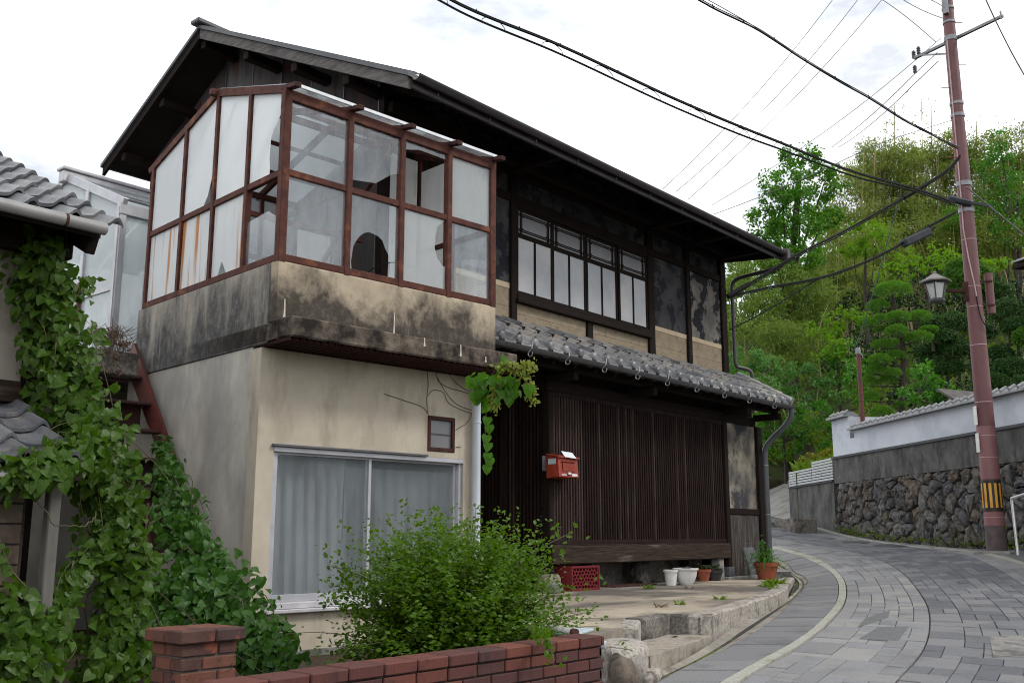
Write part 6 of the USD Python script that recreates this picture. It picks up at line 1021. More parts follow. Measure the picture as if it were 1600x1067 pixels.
U.part('sleeve_bracket', MB().beam(PP(.02, -.14, 6.10), PP(.42, -.10, 6.04), .03, .05), 'closure_grey'); U.part('orange_tie', MB().tube(smoothline([PP(-.12, -.1, 7.5), PP(-.2, -.1, 7.25), PP(-.14, -.12, 7.0), PP(-.32, -.1, 7.02)], 16), .008, 5), 'letterbox_red')
U.part('side_sign', MB().obox(PP(-.172, .0, 1.63), (.006, .06, .17), [R3, F3, Z3]).obox(PP(-.170, .0, 2.12), (.006, .06, .17), [R3, F3, Z3]), 'white_pot', label='narrow white sign edge-on')
U.part('collar_slab', MB().box(PB_[0]-.35, PB_[0]+.30, PB_[1]-.30, PB_[1]+.30, -.5, -.27, .02), 'concrete_grey')
LT = Thing('street_lantern', 'black lantern with a flared hat and pale glass on an arm of the pole', 'lantern', PP(-.70, -.02, 4.2)); lc = PP(-.70, -.02, 0)
LT.part('arm', MB().beam(PP(-.50, -.02, 4.44), PP(-.13, -.02, 4.42), .05, .06, ch=.006), 'rust_dark'); LT.part('mount_plate', MB().beam(PP(-.15, -.02, 4.24), PP(-.15, -.02, 4.60), .10, .05), 'rust_dark')
def hexa(z0, r0, z1, r1, n=6, rot=.2): 
    an = np.arange(n)*2*np.pi/n+rot; return np.vstack([np.c_[lc[0]+r*np.cos(an), lc[1]+r*np.sin(an), np.full(n, z)] for r, z in ((r0, z0), (r1, z1))])
lo_, hi_ = hexa(4.27, .125, 4.56, .195)[:6], hexa(4.27, .125, 4.56, .195)[6:]
for k in range(6):
    a, b = k, (k+1) % 6; LT.part('glass_panel', MB().add([lo_[a], lo_[b], hi_[b], hi_[a]], [[0, 1, 2, 3]]), 'lamp_glass'); LT.part('frame_bar', MB().beam(lo_[a], hi_[a], .022, .022), 'lamp_metal')
LT.part('base', MB().lathe([(0, 4.205), (.12, 4.21), (.145, 4.24), (.145, 4.265), (.13, 4.28), (0, 4.28)], (lc[0], lc[1], 0), 6), 'lamp_metal'); LT.part('top_ring', MB().lathe([(.2, 4.55), (.21, 4.57), (.2, 4.59)], (lc[0], lc[1], 0), 6), 'lamp_metal')
LT.part('hat', MB().lathe([(.20, 4.585), (.285, 4.59), (.29, 4.615), (.19, 4.66), (.10, 4.72), (.045, 4.755), (0, 4.76)], (lc[0], lc[1], 0), 6), 'lamp_roof'); LT.part('finial', MB().lathe([(.03, 4.755), (.035, 4.78), (.02, 4.80), (0, 4.81)], (lc[0], lc[1], 0), 10), 'lamp_roof')
def wire(pts, r, m, label, name='overhead_cable', cat='cable', n=60, group=None):
    single(name, MB().tube(smoothline(pts, n), r, 7), m, label, cat, group=group, smooth=True)
def bundle(pts, r, label, off, nloop, seed, m='cable'):
    t = Thing('overhead_cable', label, 'cable', pts[0]); P = smoothline(pts, 90); t.part('strand', MB().tube(P, r, 7), m, smooth=True); t.part('strand', MB().tube(P+Z3*off, r*.55, 6), m, smooth=True)
    q = np.random.default_rng(seed)
    for k in range(nloop):
        i = int((k+.5)/nloop*86)+q.integers(3); t.part('hanger', MB().tube([P[i]+Z3*(off+.02), P[i]-Z3*.01+R3*.02], .007, 4), m)
    return t, P
bundle(V['W1'], .015, 'thick upper strand of the pair sweeping down across the sky to the pole', .022, 18, 1)
t, P = bundle(V['W1b'], .011, 'thinner looped strand hanging just under the thickest cable', -.015, 16, 2)
q = np.random.default_rng(6)
for k in range(11):
    i = 3+k*7; a = np.linspace(0, np.pi, 8); t.part('loop', MB().tube(P[i]+np.outer(np.cos(a)*.18, unit(P[i+1]-P[i]))+np.outer(np.sin(a)*.10, Z3), .005, 4), 'cable')
t, P = bundle(V['W2'], .013, 'sagging cable slung under a messenger wire at the top right', .03, 9, 3)
wire(V['W2m'], .007, 'wire_grey', 'straight thin messenger wire above the sagging cable', 'messenger_wire', 'wire')
t, P = bundle(V['W3'], .020, 'thick dark cable running from the pole down to the house corner', -.04, 8, 4); t.part('end_sleeve', MB().tube([P[-1], P[-8]], .04, 10), 'cable', smooth=40); t.part('splice_sleeve', MB().tube([P[14], P[24]], .032, 8), 'cable', smooth=40)
bundle(V['W4'], .017, 'lower dark cable with a grey closure, pole to house corner', -.03, 8, 5); wire(V['W4b'], .012, 'cable', 'short drop cable branching low towards the house', 'drop_cable')
a, b = np.array(V['box4'][0]), np.array(V['box4'][1]); tB = Thing('cable_closure', 'slate-grey box closure slung beneath the lower cable', 'cable closure', a); tB.part('case', MB().beam(a, b, .17, .15, ch=.03), 'closure_grey'); tB.part('end_clip', MB().beam(b, b+unit(b-a)*.14+Z3*.03, .04, .04), 'cable'); tB.part('strap', MB().beam(a+(b-a)*.8+Z3*.03, b+Z3*.14, .02, .02), 'cable')
wire(V['guy'], .011, 'wire_teal', 'teal guy wire slanting to the top of the red post', 'guy_wire', 'wire'); wire(V['W6'], .013, 'wire_grey', 'grey wire falling right from the pole clamp', 'stay_wire', 'wire'); wire(V['W7'], .012, 'wire_grey', 'steep wire crossing the sky right of the pole', 'stay_wire', 'wire')
for k, (w, lb) in enumerate(zip(V['thin'], ['leftmost of three parallel thin wires in the sky', 'middle one of three parallel thin wires in the sky', 'rightmost of three parallel thin wires in the sky', 'faint wire with a small ball, right of the three parallel ones', 'upper fine wire from the crossarm insulator', 'lower fine wire from the crossarm insulator', 'service wire from the pole crossing in front of the big tree', 'fine wire dropping from the top edge to the crossarm', 'wire entering the pole bracket near the top edge', 'short topmost wire at the pole bracket'])):
    wire(w, .010 if k < 4 else .008, 'wire_grey', lb, 'overhead_wire', 'wire', 30)
RPt = Thing('red_post', 'slim red post with a metal cap behind the white wall', 'post', (24.62, 9.35, 1.9)); RPt.part('shaft', MB().tube([(24.62, 9.35, 1.9), (24.62, 9.35, 4.55)], .055, 12), 'stringer_red', smooth=40)
RPt.part('cap', MB().lathe([(.06, 4.5), (.065, 4.52), (.065, 4.62), (.05, 4.66), (0, 4.67)], (24.62, 9.35, 0), 12), 'galvanised', smooth=40); RPt.part('collar', MB().lathe([(.058, 3.3), (.065, 3.32), (.058, 3.34)], (24.62, 9.35, 0), 12), 'stringer_red'); RPt.part('wire_tie', MB().tube(smoothline([(24.56, 9.30, 4.55), (24.5, 9.2, 4.4), (24.58, 9.26, 4.3)], 8), .008, 5), 'galvanised')
HRt = Thing('handrail', 'short steel handrail beside the stone ramp at the right edge', 'handrail', (17.0, 4.2, -.15)); HRt.part('upright', MB().tube([(16.95, 4.17, -.3), (17.0, 4.20, .56)], .022, 10), 'handrail_steel', smooth=40); HRt.part('rail', MB().tube([(17.0, 4.20, .56), (16.55, 3.90, .605), (15.4, 3.2, .70)], .024, 10), 'handrail_steel', smooth=40); HRt.part('upright', MB().tube([(15.4, 3.2, -.5), (15.4, 3.2, .70)], .022, 10), 'handrail_steel', smooth=40)
single('stone_ramp', MB().add([(17.1, 3.95, -.42), (15.2, 2.6, -.62), (16.2, 1.5, -.62), (18.2, 3.0, -.42), (17.1, 3.95, -.18), (15.2, 2.6, .0), (16.2, 1.5, .0), (18.2, 3.0, -.16)], [[4, 5, 6, 7], [0, 1, 5, 4], [1, 2, 6, 5], [2, 3, 7, 6], [3, 0, 4, 7]]), 'concrete_grey', 'concrete ramp edge at the right margin below the handrail', 'ramp')
# ------------------------------------------------------------------ vegetation
def crown(lobes, dens, size, bias=(0, 0, .6), sub=.30, kind='dia', width=.8, droop=.25, seed=0, gap=.0, flat=1.):
    """leaf clumps through the outer part of each lobe"""
    global rng
    rng = np.random.default_rng(seed); VV, FF = MB(), None
    for x, y, z, rx, rz_ in lobes:
        n = int(dens*rx*rz_*4/ (size*size*width)*2.0); ns = max(8, int(24*(rx+rz_)/.8*.5)); ns = min(ns, 90)
        sc = rdir(ns)*rng.uniform(.35, 1., (ns, 1))**.5; sc = sc*[rx, rx, rz_*flat]; sr = sub*rng.uniform(.6, 1.25, ns)*(rx+rz_)*.5
        k = rng.integers(ns, size=n); o = rdir(n)*rng.random((n, 1))**.45; p = np.array([x, y, z])+sc[k]+o*sr[k][:, None]*[1, 1, .7]
        nn = unit(o*.8+np.array([0, 0, .8])+rng.normal(size=(n, 3))*.45); d = unit(o+rng.normal(size=(n, 3))*.7+np.array([0, 0, -droop]))
        VV.add(*leaves(p, nn, d, rng.uniform(.65, 1.25, n)*size, kind, .25, .2, width))
    return VV
def limbs(mb, base_, tips, r0, seed=0):
    q = np.random.default_rng(seed); base_ = [np.asarray(b, float) for b in base_]; mb.tube(smoothline(base_, 14), np.linspace(r0, r0*.35, 14), 8)
    for t_ in tips:
        t_ = np.asarray(t_[:3], float); s = base_[min(len(base_)-2, 1+q.integers(max(1, len(base_)-2)))]; m_ = (s+t_)/2+q.normal(size=3)*.25
        mb.tube(smoothline([s, m_, t_], 8), np.linspace(r0*.35, r0*.10, 8), 6)
    return mb
BT = Thing('broadleaf_tree', 'tall dark green broadleaf tree rising behind the house corner', 'tree', V['big_trunk'][0]); BT.part('crown', crown(V['big'], 2.6, .13, seed=1, sub=.34), 'leaf_broad'); BT.part('trunk', limbs(MB(), [np.array(V['big_trunk'][0])-[0, 0, 4]]+V['big_trunk'], V['big'], .22, 1), 'bark', smooth=40)
RB_ = Thing('broadleaf_tree', 'light green tree behind the bamboo, right of the pole top', 'tree', np.array(V['broad_r'][0][:3])-[0, 0, 6]); RB_.part('crown', crown(V['broad_r'], 1.7, .14, seed=2, sub=.36), 'leaf_mid'); RB_.part('trunk', limbs(MB(), [np.array(V['broad_r'][3][:3])-[0, 0, 5], np.array(V['broad_r'][1][:3])], V['broad_r'], .18, 2), 'bark', smooth=40)
def bamboo(name, label, lobes, m, seed, nculm):
    q = np.random.default_rng(seed); mb = MB()
    for k in range(nculm):
        x, y, z, rx, rz_ = lobes[q.integers(len(lobes))]; a = np.array([x, y, z])+[q.normal()*rx*.6, q.normal()*rx*.6, -rz_-2.5]; b = a+[q.normal()*.5, q.normal()*.5, rz_*2.0+q.random()*2.2]; lean = np.array([q.normal(), q.normal(), 0])*.4
        mb.tube(smoothline([a, (a+b)/2+lean*.15, b+lean], 8), np.linspace(.03, .010, 8), 5, cap=False)
    t = single(name+'_culms', mb, 'culm', kind='stuff'); 
    single(name, crown(lobes, 2.8, .16, seed=seed, sub=.42, width=.36, droop=.7), m, kind='stuff')
bamboo('bamboo_grove', '', V['bam_l'], 'leaf_bamboo_gold', 3, 12); bamboo('bamboo_grove', '', V['bam_m'], 'leaf_bamboo', 4, 90); bamboo('bamboo_grove', '', V['bam_r'], 'leaf_bamboo', 5, 110)
q = np.random.default_rng(9)
ORD = ['first', 'second', 'third', 'fourth', 'fifth', 'sixth', 'seventh', 'eighth', 'ninth', 'tenth', 'eleventh', 'twelfth', 'thirteenth', 'fourteenth', 'fifteenth']
for k, (a, b, c) in enumerate(sorted(V['culm'], key=lambda p: (p[2][0]*RTH[0]+p[2][1]*RTH[1])/(p[2][0]*FWH[0]+p[2][1]*FWH[1]))):
    t = Thing('bamboo_culm', f'thin bare bamboo stalk against the sky, {ORD[k]} from the left', 'bamboo', a, group='bare bamboo stalks above the grove'); P = smoothline([a, b, c], 16); t.part('culm', MB().tube(P, np.linspace(.045, .02, 16), 6), 'culm', smooth=40)
    mbk = MB()
    for i in range(5, 16):
        for s in (-1, 1): mbk.tube([P[i], P[i]+[s*q.uniform(.15, .5), q.normal()*.3, q.uniform(.1, .45)]], .006, 4)
    t.part('side_twigs', mbk, 'culm'); n = 130; pp = P[q.integers(5, 16, n)]+q.normal(size=(n, 3))*[.35, .35, .25]; t.part('foliage', MB().add(*leaves(pp, unit(q.normal(size=(n, 3))+[0, 0, .6]), unit(q.normal(size=(n, 3))+[0, 0, -.6]), q.uniform(.14, .26, n), 'dia', .2, .3, .25)), 'leaf_bamboo', kind='stuff')
for i0, i1, j, lb in ((0, 3, 0, 'bright yellow-green maple below the dark big tree'), (3, 7, 1, 'low spreading maple boughs behind the pole'), (7, 10, 2, 'small lime-green maple left of the pine')):
    t = Thing('maple_tree', lb, 'tree', V['maple_t'][j][0]); t.part('crown', crown(V['maple'][i0:i1], 1.7, .11, seed=20+j, sub=.3, flat=.8), 'leaf_maple'); t.part('trunk', limbs(MB(), [np.array(V['maple_t'][j][0])-[0, 0, 2], V['maple_t'][j][0], V['maple_t'][j][1]], V['maple'][i0:i1], .09, j), 'bark', smooth=40)
single('thicket', crown(V['fill'], 1.2, .14, seed=30, sub=.32), 'leaf_thicket', kind='stuff'); single('forest', crown([[*(np.array(on_hill(qq, dd))+[0, 0, 2.2]), 3.2, 2.6] for qq, dd in [(.25, 58), (.31, 60), (.36, 58), (.42, 60), (.47, 58), (.53, 60), (.58, 58), (.64, 58), (.34, 50), (.45, 50), (.55, 50)]], 1.0, .34, seed=31), 'leaf_mid', kind='stuff')
t = Thing('shrub', 'big light green shrub spilling over beside the low tiled roof end', 'shrub', np.array(V['mass'][1][:3])-[0, 0, 2]); t.part('foliage', crown(V['mass'], 1.8, .11, seed=33, sub=.28), 'leaf_light'); t.part('stem', limbs(MB(), [np.array(V['mass'][3][:3])-[0, 0, 2.5], V['mass'][3][:3], V['mass'][1][:3]], V['mass'], .07, 3), 'bark')
t = Thing('shrub', 'darker green shrub on the bank above the lane', 'shrub', np.array(V['mass_d'][0][:3])-[0, 0, 1.5]); t.part('foliage', crown(V['mass_d'], 1.6, .12, seed=34, sub=.3), 'leaf_mid'); t.part('stem', limbs(MB(), [np.array(V['mass_d'][2][:3])-[0, 0, 1.5], V['mass_d'][2][:3], V['mass_d'][0][:3]], V['mass_d'], .06, 4), 'bark')
# cloud-pruned pine: every pad its own part
PT = Thing('cloud_pruned_pine', 'cloud-pruned pine with flat green needle pads above the white wall', 'pine', V['ptrunk'][0]); ptr = PT.part('trunk', MB().tube(smoothline([np.array(V['ptrunk'][0])-[0, 0, 1.2]]+V['ptrunk'], 30), np.linspace(.13, .05, 30), 10), 'bark', smooth=40)
trunk_pts = smoothline(V['ptrunk'], 40); q = np.random.default_rng(14)
def pad(c, rx, rz_, n, size, w, leafy=.4):
    """a dome of upright needles or small leaves over a flat underside"""
    d0 = q.normal(size=(n, 3)); d0[:, 2] = np.where(d0[:, 2] < -.45, -d0[:, 2], d0[:, 2]); d0 = unit(d0); rr = q.uniform(.8, 1.02, (n, 1)); wob = 1+.16*(meshkit.noise(d0*2.3+c)-.5)[:, None]*2
    p = c+d0*rr*wob*[rx, rx, rz_*1.05]-[0, 0, rz_*.1]; dd = unit(d0*[.9, .9, .5]+[0, 0, .75]+q.normal(size=(n, 3))*.28); nn = rdir(n); k = q.random(n) < leafy; nn[k] = unit(d0[k]+q.normal(size=(k.sum(), 3))*.35+[0, 0, .3]); dd[k] = rdir(k.sum())
    return MB().add(*leaves(p, nn, dd, q.uniform(.6, 1.2, n)*size, 'dia', .1, .1, w))
for x, y, z, rx, rz_ in V['pads']:
    c = np.array([x, y, z]); rz_ *= 1.0; PT.part('needle_pad', pad(c, rx, rz_, int(2600*(rx/.3)**1.5), .055, .30), 'leaf_pine'); i = np.argmin(np.abs(trunk_pts[:, 2]-(z-rz_*.7))); a = trunk_pts[i]
    PT.part('branch', MB().tube(smoothline([a, (a+c)/2+[0, 0, -.05], c-[0, 0, rz_*.6]], 8), np.linspace(.028, .012, 8), 6), 'bark', smooth=40)
labels_c = ['largest round clipped shrub showing on both sides of the pole', 'clipped round pad right of the pole, beside the side tube', 'small clipped pad right of the pine top', 'broad clipped pad under the lantern', 'clipped pad just below the broad one under the lantern', 'low clipped pad left of the pole, third under the lantern', 'clipped pad between pine and pole', 'tall clipped dome right of the pole', 'clipped dome below the tall one right of the pole', 'yellow-green clipped pad at the right edge', 'small clipped pad right of the pole, mid height', 'wide low clipped dome right of the pole above the wall', 'low clipped pad hugging the pole on its right', 'lowest clipped dome at the right edge above the wall', 'small clipped pad close to the right of the pole', 'clipped pad left of the pole above the wall', 'clipped pad hidden partly behind the pole']
for (x, y, z, rx, rz_), lb in zip(V['clouds'], labels_c):
    c = np.array([x, y, z]); rz_ *= 1.35; t = Thing('clipped_shrub', lb, 'clipped shrub', c-[0, 0, 1.2]); t.part('foliage', pad(c, rx, rz_, int(2600*(rx/.4)*(rz_/.25)**.7), .07, .7, .9), 'leaf_clipped' if z < 8 and lb.find('yellow') < 0 and lb.find('largest') < 0 else 'leaf_vine'); t.part('stem', MB().tube(smoothline([c-[.05, 0, rz_+.55], c-[.02, 0, .3], c], 8), np.linspace(.05, .02, 8), 6), 'bark')
t = Thing('shrub', 'glossy broadleaf shrub between the pine and the pole', 'shrub', np.array(V['shrub'][1][:3])-[0, 0, 1]); t.part('foliage', crown(V['shrub'], 1.9, .105, seed=40, sub=.3), 'leaf_mid'); t.part('stem', limbs(MB(), [np.array(V['shrub'][1][:3])-[0, 0, 1.2], V['shrub'][1][:3], V['shrub'][0][:3]], V['shrub'], .04, 6), 'bark')
t = Thing('shrub', 'bright yellow shrub behind the grey slatted fence', 'shrub', np.array(V['yellow'][1][:3])-[0, 0, .8]); t.part('foliage', crown(V['yellow'], 2.2, .06, seed=41, sub=.35), 'leaf_yellow'); t.part('stem', limbs(MB(), [np.array(V['yellow'][1][:3])-[0, 0, 1.2], V['yellow'][1][:3]], V['yellow'], .025, 7), 'twig')
# undergrowth over the whole slope
q = np.random.default_rng(50); n = 26000; qq = q.uniform(.17, .60, n); d0 = hill_start(qq); dd = d0+.2+q.random(n)**1.3*(62-d0); zz = hill(qq, dd); px_ = np.stack([qq*dd*RTH[0]+dd*FWH[0], qq*dd*RTH[1]+dd*FWH[1], zz+q.random(n)*.35*np.minimum(1, (dd-d0)/3+.2)], -1)
keep = meshkit.noise(px_*.45, 3) > .33
px_ = px_[keep]; n = len(px_); single('undergrowth', MB().add(*leaves(px_, unit(q.normal(size=(n, 3))+[0, 0, .8]), unit(q.normal(size=(n, 3))*.7+[0, 0, .8]), q.uniform(.16, .42, n), 'dia', .2, .3, .32)), 'leaf_grass', kind='stuff')
# far roofs among the trees
fr0, fr1 = np.array(V['farroof'][0]), np.array(V['farroof'][1]); t = Thing('far_house', 'corner of a grey tiled roof poking in at the right edge', 'house', fr1-[0, 0, 5]); t.part('eave', MB().beam(fr0-[0, 0, .12], fr0+unit(fr1-fr0)*[1, 1, 0]*3.4, .5, .10), 'timber')
for k in range(6): a = fr0+unit((fr1-fr0)*[1, 1, 0])*(.22*k)+[0, 0, .03+.085*k]; t.part('roof_tile', MB().beam(a, a+unit((fr1-fr0)*[1, 1, 0])*2.6+[0, 0, .10], .55, .05, ch=.01), 'cap_tile')
t.part('wall', MB().beam(fr1+[1.2, -.6, -5], fr1+[1.2, -.6, -.2], 1.6, 1.6), 'white_plaster')
fr2, fr3 = np.array(V['farroof'][2]), np.array(V['farroof'][3]); t = Thing('far_house', 'low brown roof half hidden behind the white wall by the pole', 'house', fr2-[0, 0, 2]); dv = unit((fr3-fr2)*[1, 1, 0]); pv = np.array([-dv[1], dv[0], 0])
t.part('roof', MB().add([fr2-dv*.4-[0, 0, .25], fr2+dv*1.4-[0, 0, .25], fr2+dv*1.4+pv*.9+[0, 0, .2], fr2-dv*.1+pv*.9+[0, 0, .2], fr2-dv*.4-[0, 0, .31], fr2+dv*1.4-[0, 0, .31], fr2+dv*1.4+pv*.9+[0, 0, .14], fr2-dv*.1+pv*.9+[0, 0, .14]], [[0, 1, 2, 3], [7, 6, 5, 4], [0, 4, 5, 1], [3, 2, 6, 7], [0, 3, 7, 4]]), 'grey_board'); t.part('wall', MB().beam(fr2+dv*.5+pv*.6-[0, 0, 2.2], fr2+dv*.5+pv*.6-[0, 0, .2], 1.2, .8), 'timber')
# ------------------------------------------------------------------ ivy and climbers near the house
def ivy(name, label, spine, n, size, m, seed, nsep, face=(-.55, -.75, .35), stems=5, kind='heart', cat='ivy', hang=.75):
    q = np.random.default_rng(seed); S = np.array(spine); seg = np.r_[0, np.cumsum(np.linalg.norm(np.diff(S[:, :3], axis=0), axis=1))]; w = np.cumsum(np.r_[0, .5*(S[1:, 3]+S[:-1, 3])*np.diff(seg)]); u = q.random(n)*w[-1]; s = np.interp(u, w, seg)
    c = np.stack([np.interp(s, seg, S[:, k]) for k in range(4)], -1); fc = unit(np.asarray(face, float)); o = rdir(n)+fc*.8; o = unit(o); rr = q.uniform(.5, 1.1, n)*(.42+1.15*meshkit.noise(c[:, :3]*5+o*2.2)); p = c[:, :3]+o*(c[:, 3]*rr)[:, None]
    nn = unit(o*.7+fc*.7+q.normal(size=(n, 3))*.38); d = unit(np.array([0, 0, -1.])*hang+q.normal(size=(n, 3))*.5+o*.35); sz_ = q.uniform(.4, 1.35, n)*size
    t = Thing(name, label, cat, S[-1, :3]); v, f = leaves(p, nn, d, sz_, kind, .22, .25); nv = len(HEART_V) if kind == 'heart' else len(OVAL_V); nf = len(f)//n
    order = np.argsort(-(sz_/np.linalg.norm(p, axis=1)*(1+.6*np.clip(np.sum(o*fc, 1), 0, 1))))
    for i in order[:nsep]: t.part('leaf', MB().add(v[i*nv:(i+1)*nv], f[i*nf:(i+1)*nf]-i*nv), m)
    rest_ = order[nsep:]; vv = np.concatenate([v[i*nv:(i+1)*nv] for i in rest_]); ff = np.concatenate([f[i*nf:(i+1)*nf]-i*nv+k*nv for k, i in enumerate(rest_)]); t.part('foliage', MB().add(vv, ff), m, kind='stuff')
    for k in range(stems):
        P = S[:, :3]+q.normal(size=(len(S), 3))*S[:, 3:4]*.55; t.part('stem', MB().tube(smoothline(P, 40), q.uniform(.002, .004), 5), 'vine_stem', smooth=True)
    return t
t = ivy('ivy', 'thick bright ivy tumbling from the neighbour roof down over the stair', V['ivy_main'], 3600, .064, 'leaf_ivy', 60, 260, stems=7)
for P in V['vine_strands'][:1]: t.part('loose_strand', MB().tube(smoothline(P, 30)+np.random.default_rng(1).normal(size=(30, 3))*.006, .004, 6), 'vine_stem', smooth=True)
ivy('ivy', 'ivy patch lying over the lower porch tiles and gutter', V['ivy_roof'], 900, .062, 'leaf_ivy', 61, 90, stems=3)
ivy('ivy', 'shaded ivy thicket in the bottom left corner under the porch', V['ivy_low'], 1000, .07, 'leaf_ivy', 62, 90, stems=4)
ivy('ivy', 'dark ivy climbing beside the stair against the annex side wall', V['ivy_right'], 3200, .066, 'leaf_ivy_dark', 63, 150, stems=7)
for P, lb in zip(V['vine_strands'][1:], ('thin ivy strand hanging free at the left edge', 'dangling ivy tendril near the pale porch post')):
    q = np.random.default_rng(len(P)); t = Thing('ivy_tendril', lb, 'ivy', P[0]); Q_ = smoothline(P, 24); t.part('stem', MB().tube(Q_, .004, 5), 'vine_stem', smooth=True)
    for i in range(2, 24, 3): v, f = leaves(Q_[i:i+1], unit(np.array([[-.5, -.8, .3]])), unit(np.array([[q.normal()*.6, q.normal()*.6, -.8]])), .06, 'heart'); t.part('leaf', MB().add(v, f), 'leaf_ivy')
# creeper on the ledge end and its bare stems on the render
t = Thing('creeper', 'creeper with broad leaves and yellow young tips hanging off the ledge end', 'creeper', V['vine_r'][0][:3]); q = np.random.default_rng(70)
S = np.array(V['vine_r'])
for k in range(80):
    x, y, z, r = S[q.integers(len(S))]; p = np.array([x, y, z])+q.normal(size=3)*r*.7; v, f = leaves(p[None], unit(np.array([[-.6, -.75, .3]])+q.normal(size=(1, 3))*.3), unit(np.array([[0, 0, -1.]])+q.normal(size=(1, 3))*.4), q.uniform(.045, .105), 'heart', .2, .3); t.part('leaf', MB().add(v, f), 'leaf_vine')
for P in V['vine_tips']:
    Q_ = smoothline(P, 26); t.part('tip_stem', MB().tube(Q_, .004, 5), 'vine_stem', smooth=True)
    pp = np.repeat(Q_[4:], 5, 0)+q.normal(size=(110, 3))*.02; t.part('young_leaves', MB().add(*leaves(pp, unit(np.array([-.6, -.75, .3])+q.normal(size=(110, 3))*.4), unit(q.normal(size=(110, 3))+[0, 0, -.5]), q.uniform(.02, .045, 110), 'oval')), 'leaf_young', kind='stuff')
for p in V['vine_dn']: v, f = leaves(np.array([p])+[0, 0, .05], np.array([[-.6, -.75, .2]]), np.array([[.2*q.normal(), 0, -1.]]), .085, 'heart'); t.part('leaf', MB().add(v, f), 'leaf_vine')
t.part('hanging_stem', MB().tube(smoothline([np.array(V['vine_r'][4][:3])]+[np.array(p)+[0, .02, .05] for p in V['vine_dn'][::2]], 20), .004, 5), 'vine_stem', smooth=True)
for P in V['vine_stems']: t.part('bare_stem', MB().tube(smoothline(P, 20), .0028, 5), 'bark', smooth=True)
# planter plant of dry pink-brown stems on the stair head
t = Thing('dry_plant', 'withered pinkish brown plant in a trough at the stair head', 'plant', np.array(V['dry'][3][:3])-[0, 0, .2]); t.part('dry_foliage', crown(V['dry'], 1.8, .035, seed=80, sub=.4), 'leaf_dry', kind='stuff'); dc = np.array(V['dry'][1][:3])
mbd = MB(); q = np.random.default_rng(81)
for k in range(60): a = dc+[q.uniform(-.15, .15), q.uniform(-.1, .1), -.15]; mbd.tube([a, a+[q.normal()*.06, q.normal()*.05, .15], a+[q.normal()*.14, q.normal()*.1, .22+q.random()*.08]], .0025, 4, cap=False)
t.part('stems', mbd, 'dry_twig'); t.part('trough', MB().box(dc[0]-.2, dc[0]+.25, dc[1]-.08, dc[1]+.15, dc[2]-.34, dc[2]-.12, .01), 'granite_dark')
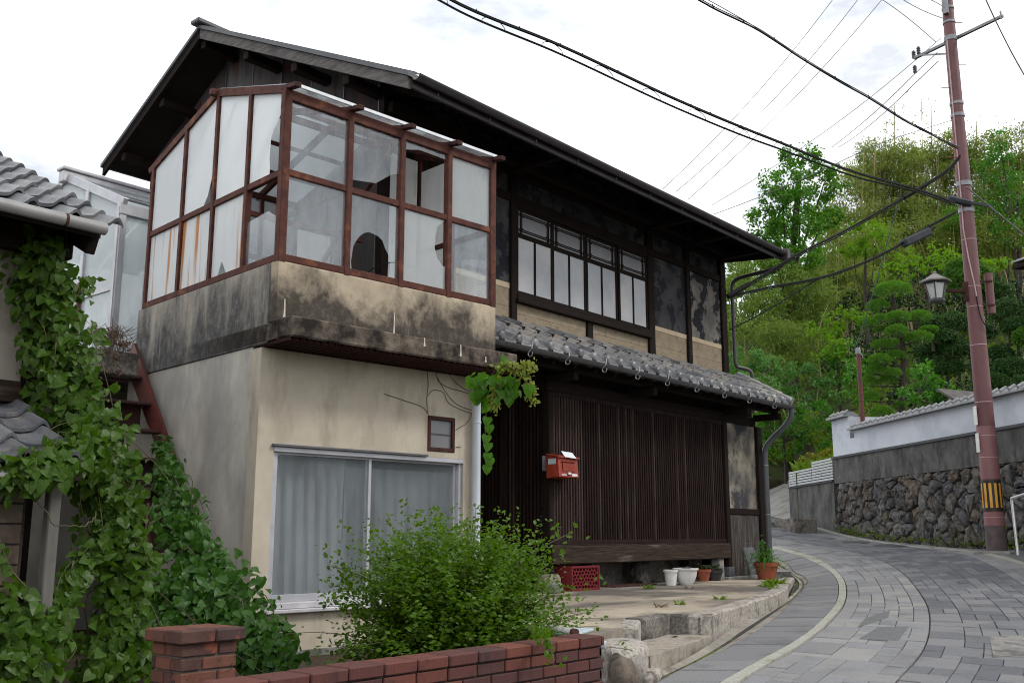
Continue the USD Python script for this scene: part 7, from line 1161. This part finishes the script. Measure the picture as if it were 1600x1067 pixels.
# the bush behind the low brick wall
q = np.random.default_rng(90); BC = np.array([5.11, 4.82, -1.08]); t = Thing('bush', 'feathery bright green bush growing between the brick wall and the window', 'bush', BC); LP, LN, LD_, LS_ = [], [], [], []; twigs = MB()
BR, BF = np.array([*RTH, 0]), np.array([*FWH, 0])
for k in range(1500):
    a = q.uniform(0, 2*np.pi); tilt = abs(q.normal())*.60 if k > 90 else q.uniform(.9, 1.4); tilt = min(tilt, 1.4); L_ = q.uniform(.62, 1.24)*(1-.52*max(0, tilt-.5)) if k > 14 else q.uniform(1.15, 1.45)*(1-.35*max(0, tilt-.6))
    h = np.array([math.cos(a), math.sin(a), 0]); s = np.linspace(0, 1, 14)[:, None]; st0 = BC+h*q.uniform(0, .32)+[0, 0, q.uniform(0, .35)]
    P = st0+(h*math.sin(tilt)*s+np.array([0, 0, 1.])*(math.cos(tilt)*s-.22*s**2.4))*L_+q.normal(size=3)*.06*s; P[:, 2] = np.maximum(P[:, 2], -1.05)
    if k < 150: twigs.tube(P, np.linspace(.005, .0018, 14), 4, cap=False)
    m_ = 38; u = q.uniform(.22, 1, m_); i = u*13; pp = np.stack([np.interp(i, np.arange(14), P[:, j]) for j in range(3)], -1); tg = unit(P[-1]-P[5]); sd = unit(np.cross(tg, [0, 0, 1])+1e-6)*np.where(q.random((m_, 1)) < .5, -1, 1)
    LP.append(pp+q.normal(size=(m_, 3))*.022); LD_.append(unit(sd*.9+tg*.5+q.normal(size=(m_, 3))*.35)); LN.append(unit(q.normal(size=(m_, 3))*.45+[0, 0, .9]-BF*.2)); LS_.append(q.uniform(.022, .044, m_))
LP, LN, LD_, LS_ = map(np.concatenate, (LP, LN, LD_, LS_)); t.part('foliage', MB().add(*leaves(LP, LN, LD_, LS_, 'oval', .2, .1, .95)), 'leaf_bush', kind='stuff'); t.part('twigs', twigs, 'twig', kind='stuff')
for k, (dx, dz, n_) in enumerate(((-.86, .55, 60), (-.80, .30, 50), (-.82, .05, 40), (.80, .78, 46), (-.75, -.02, 50))):
    P = smoothline([BC+[0, 0, .25], BC+BR*dx*.6+[0, 0, dz*.8+.3], BC+BR*dx+[0, 0, dz+.32]], 16); t.part('spray_stem', MB().tube(P, .004, 5), 'twig', smooth=True); pp = P[q.integers(7, 16, n_)]+q.normal(size=(n_, 3))*.045
    t.part('spray_foliage', MB().add(*leaves(pp, unit(q.normal(size=(n_, 3))*.5-BF+[0, 0, .3]), unit(q.normal(size=(n_, 3))+[0, 0, -.2]), q.uniform(.035, .06, n_), 'oval', .2, .1, .9)), 'leaf_ivy' if k != 3 else 'leaf_bush', kind='stuff')
q = np.random.default_rng(95); n = 900; pp = np.stack([q.uniform(2.9, 5.3, n), q.uniform(3.95, 5.2, n), q.uniform(-1.06, -.92, n)], -1); single('ground_cover', MB().add(*leaves(pp, unit(q.normal(size=(n, 3))*.5+[0, 0, 1]), rdir(n, (0, 0, .6)), q.uniform(.05, .1, n), 'oval')), 'leaf_ivy_dark', kind='stuff')
P = smoothline(V['shoot'], 16); t = Thing('trailing_spray', 'leafy shoot trailing over the right end of the brick wall', 'bush shoot', P[0]); t.part('stem', MB().tube(P, .004, 5), 'twig', smooth=True); n = 70; pp = P[q.integers(2, 16, n)]+q.normal(size=(n, 3))*.02; t.part('foliage', MB().add(*leaves(pp, unit(q.normal(size=(n, 3))*.5-BF+[0, 0, .3]), unit(q.normal(size=(n, 3))+[0, 0, -.2]), q.uniform(.025, .045, n), 'oval')), 'leaf_bush', kind='stuff')
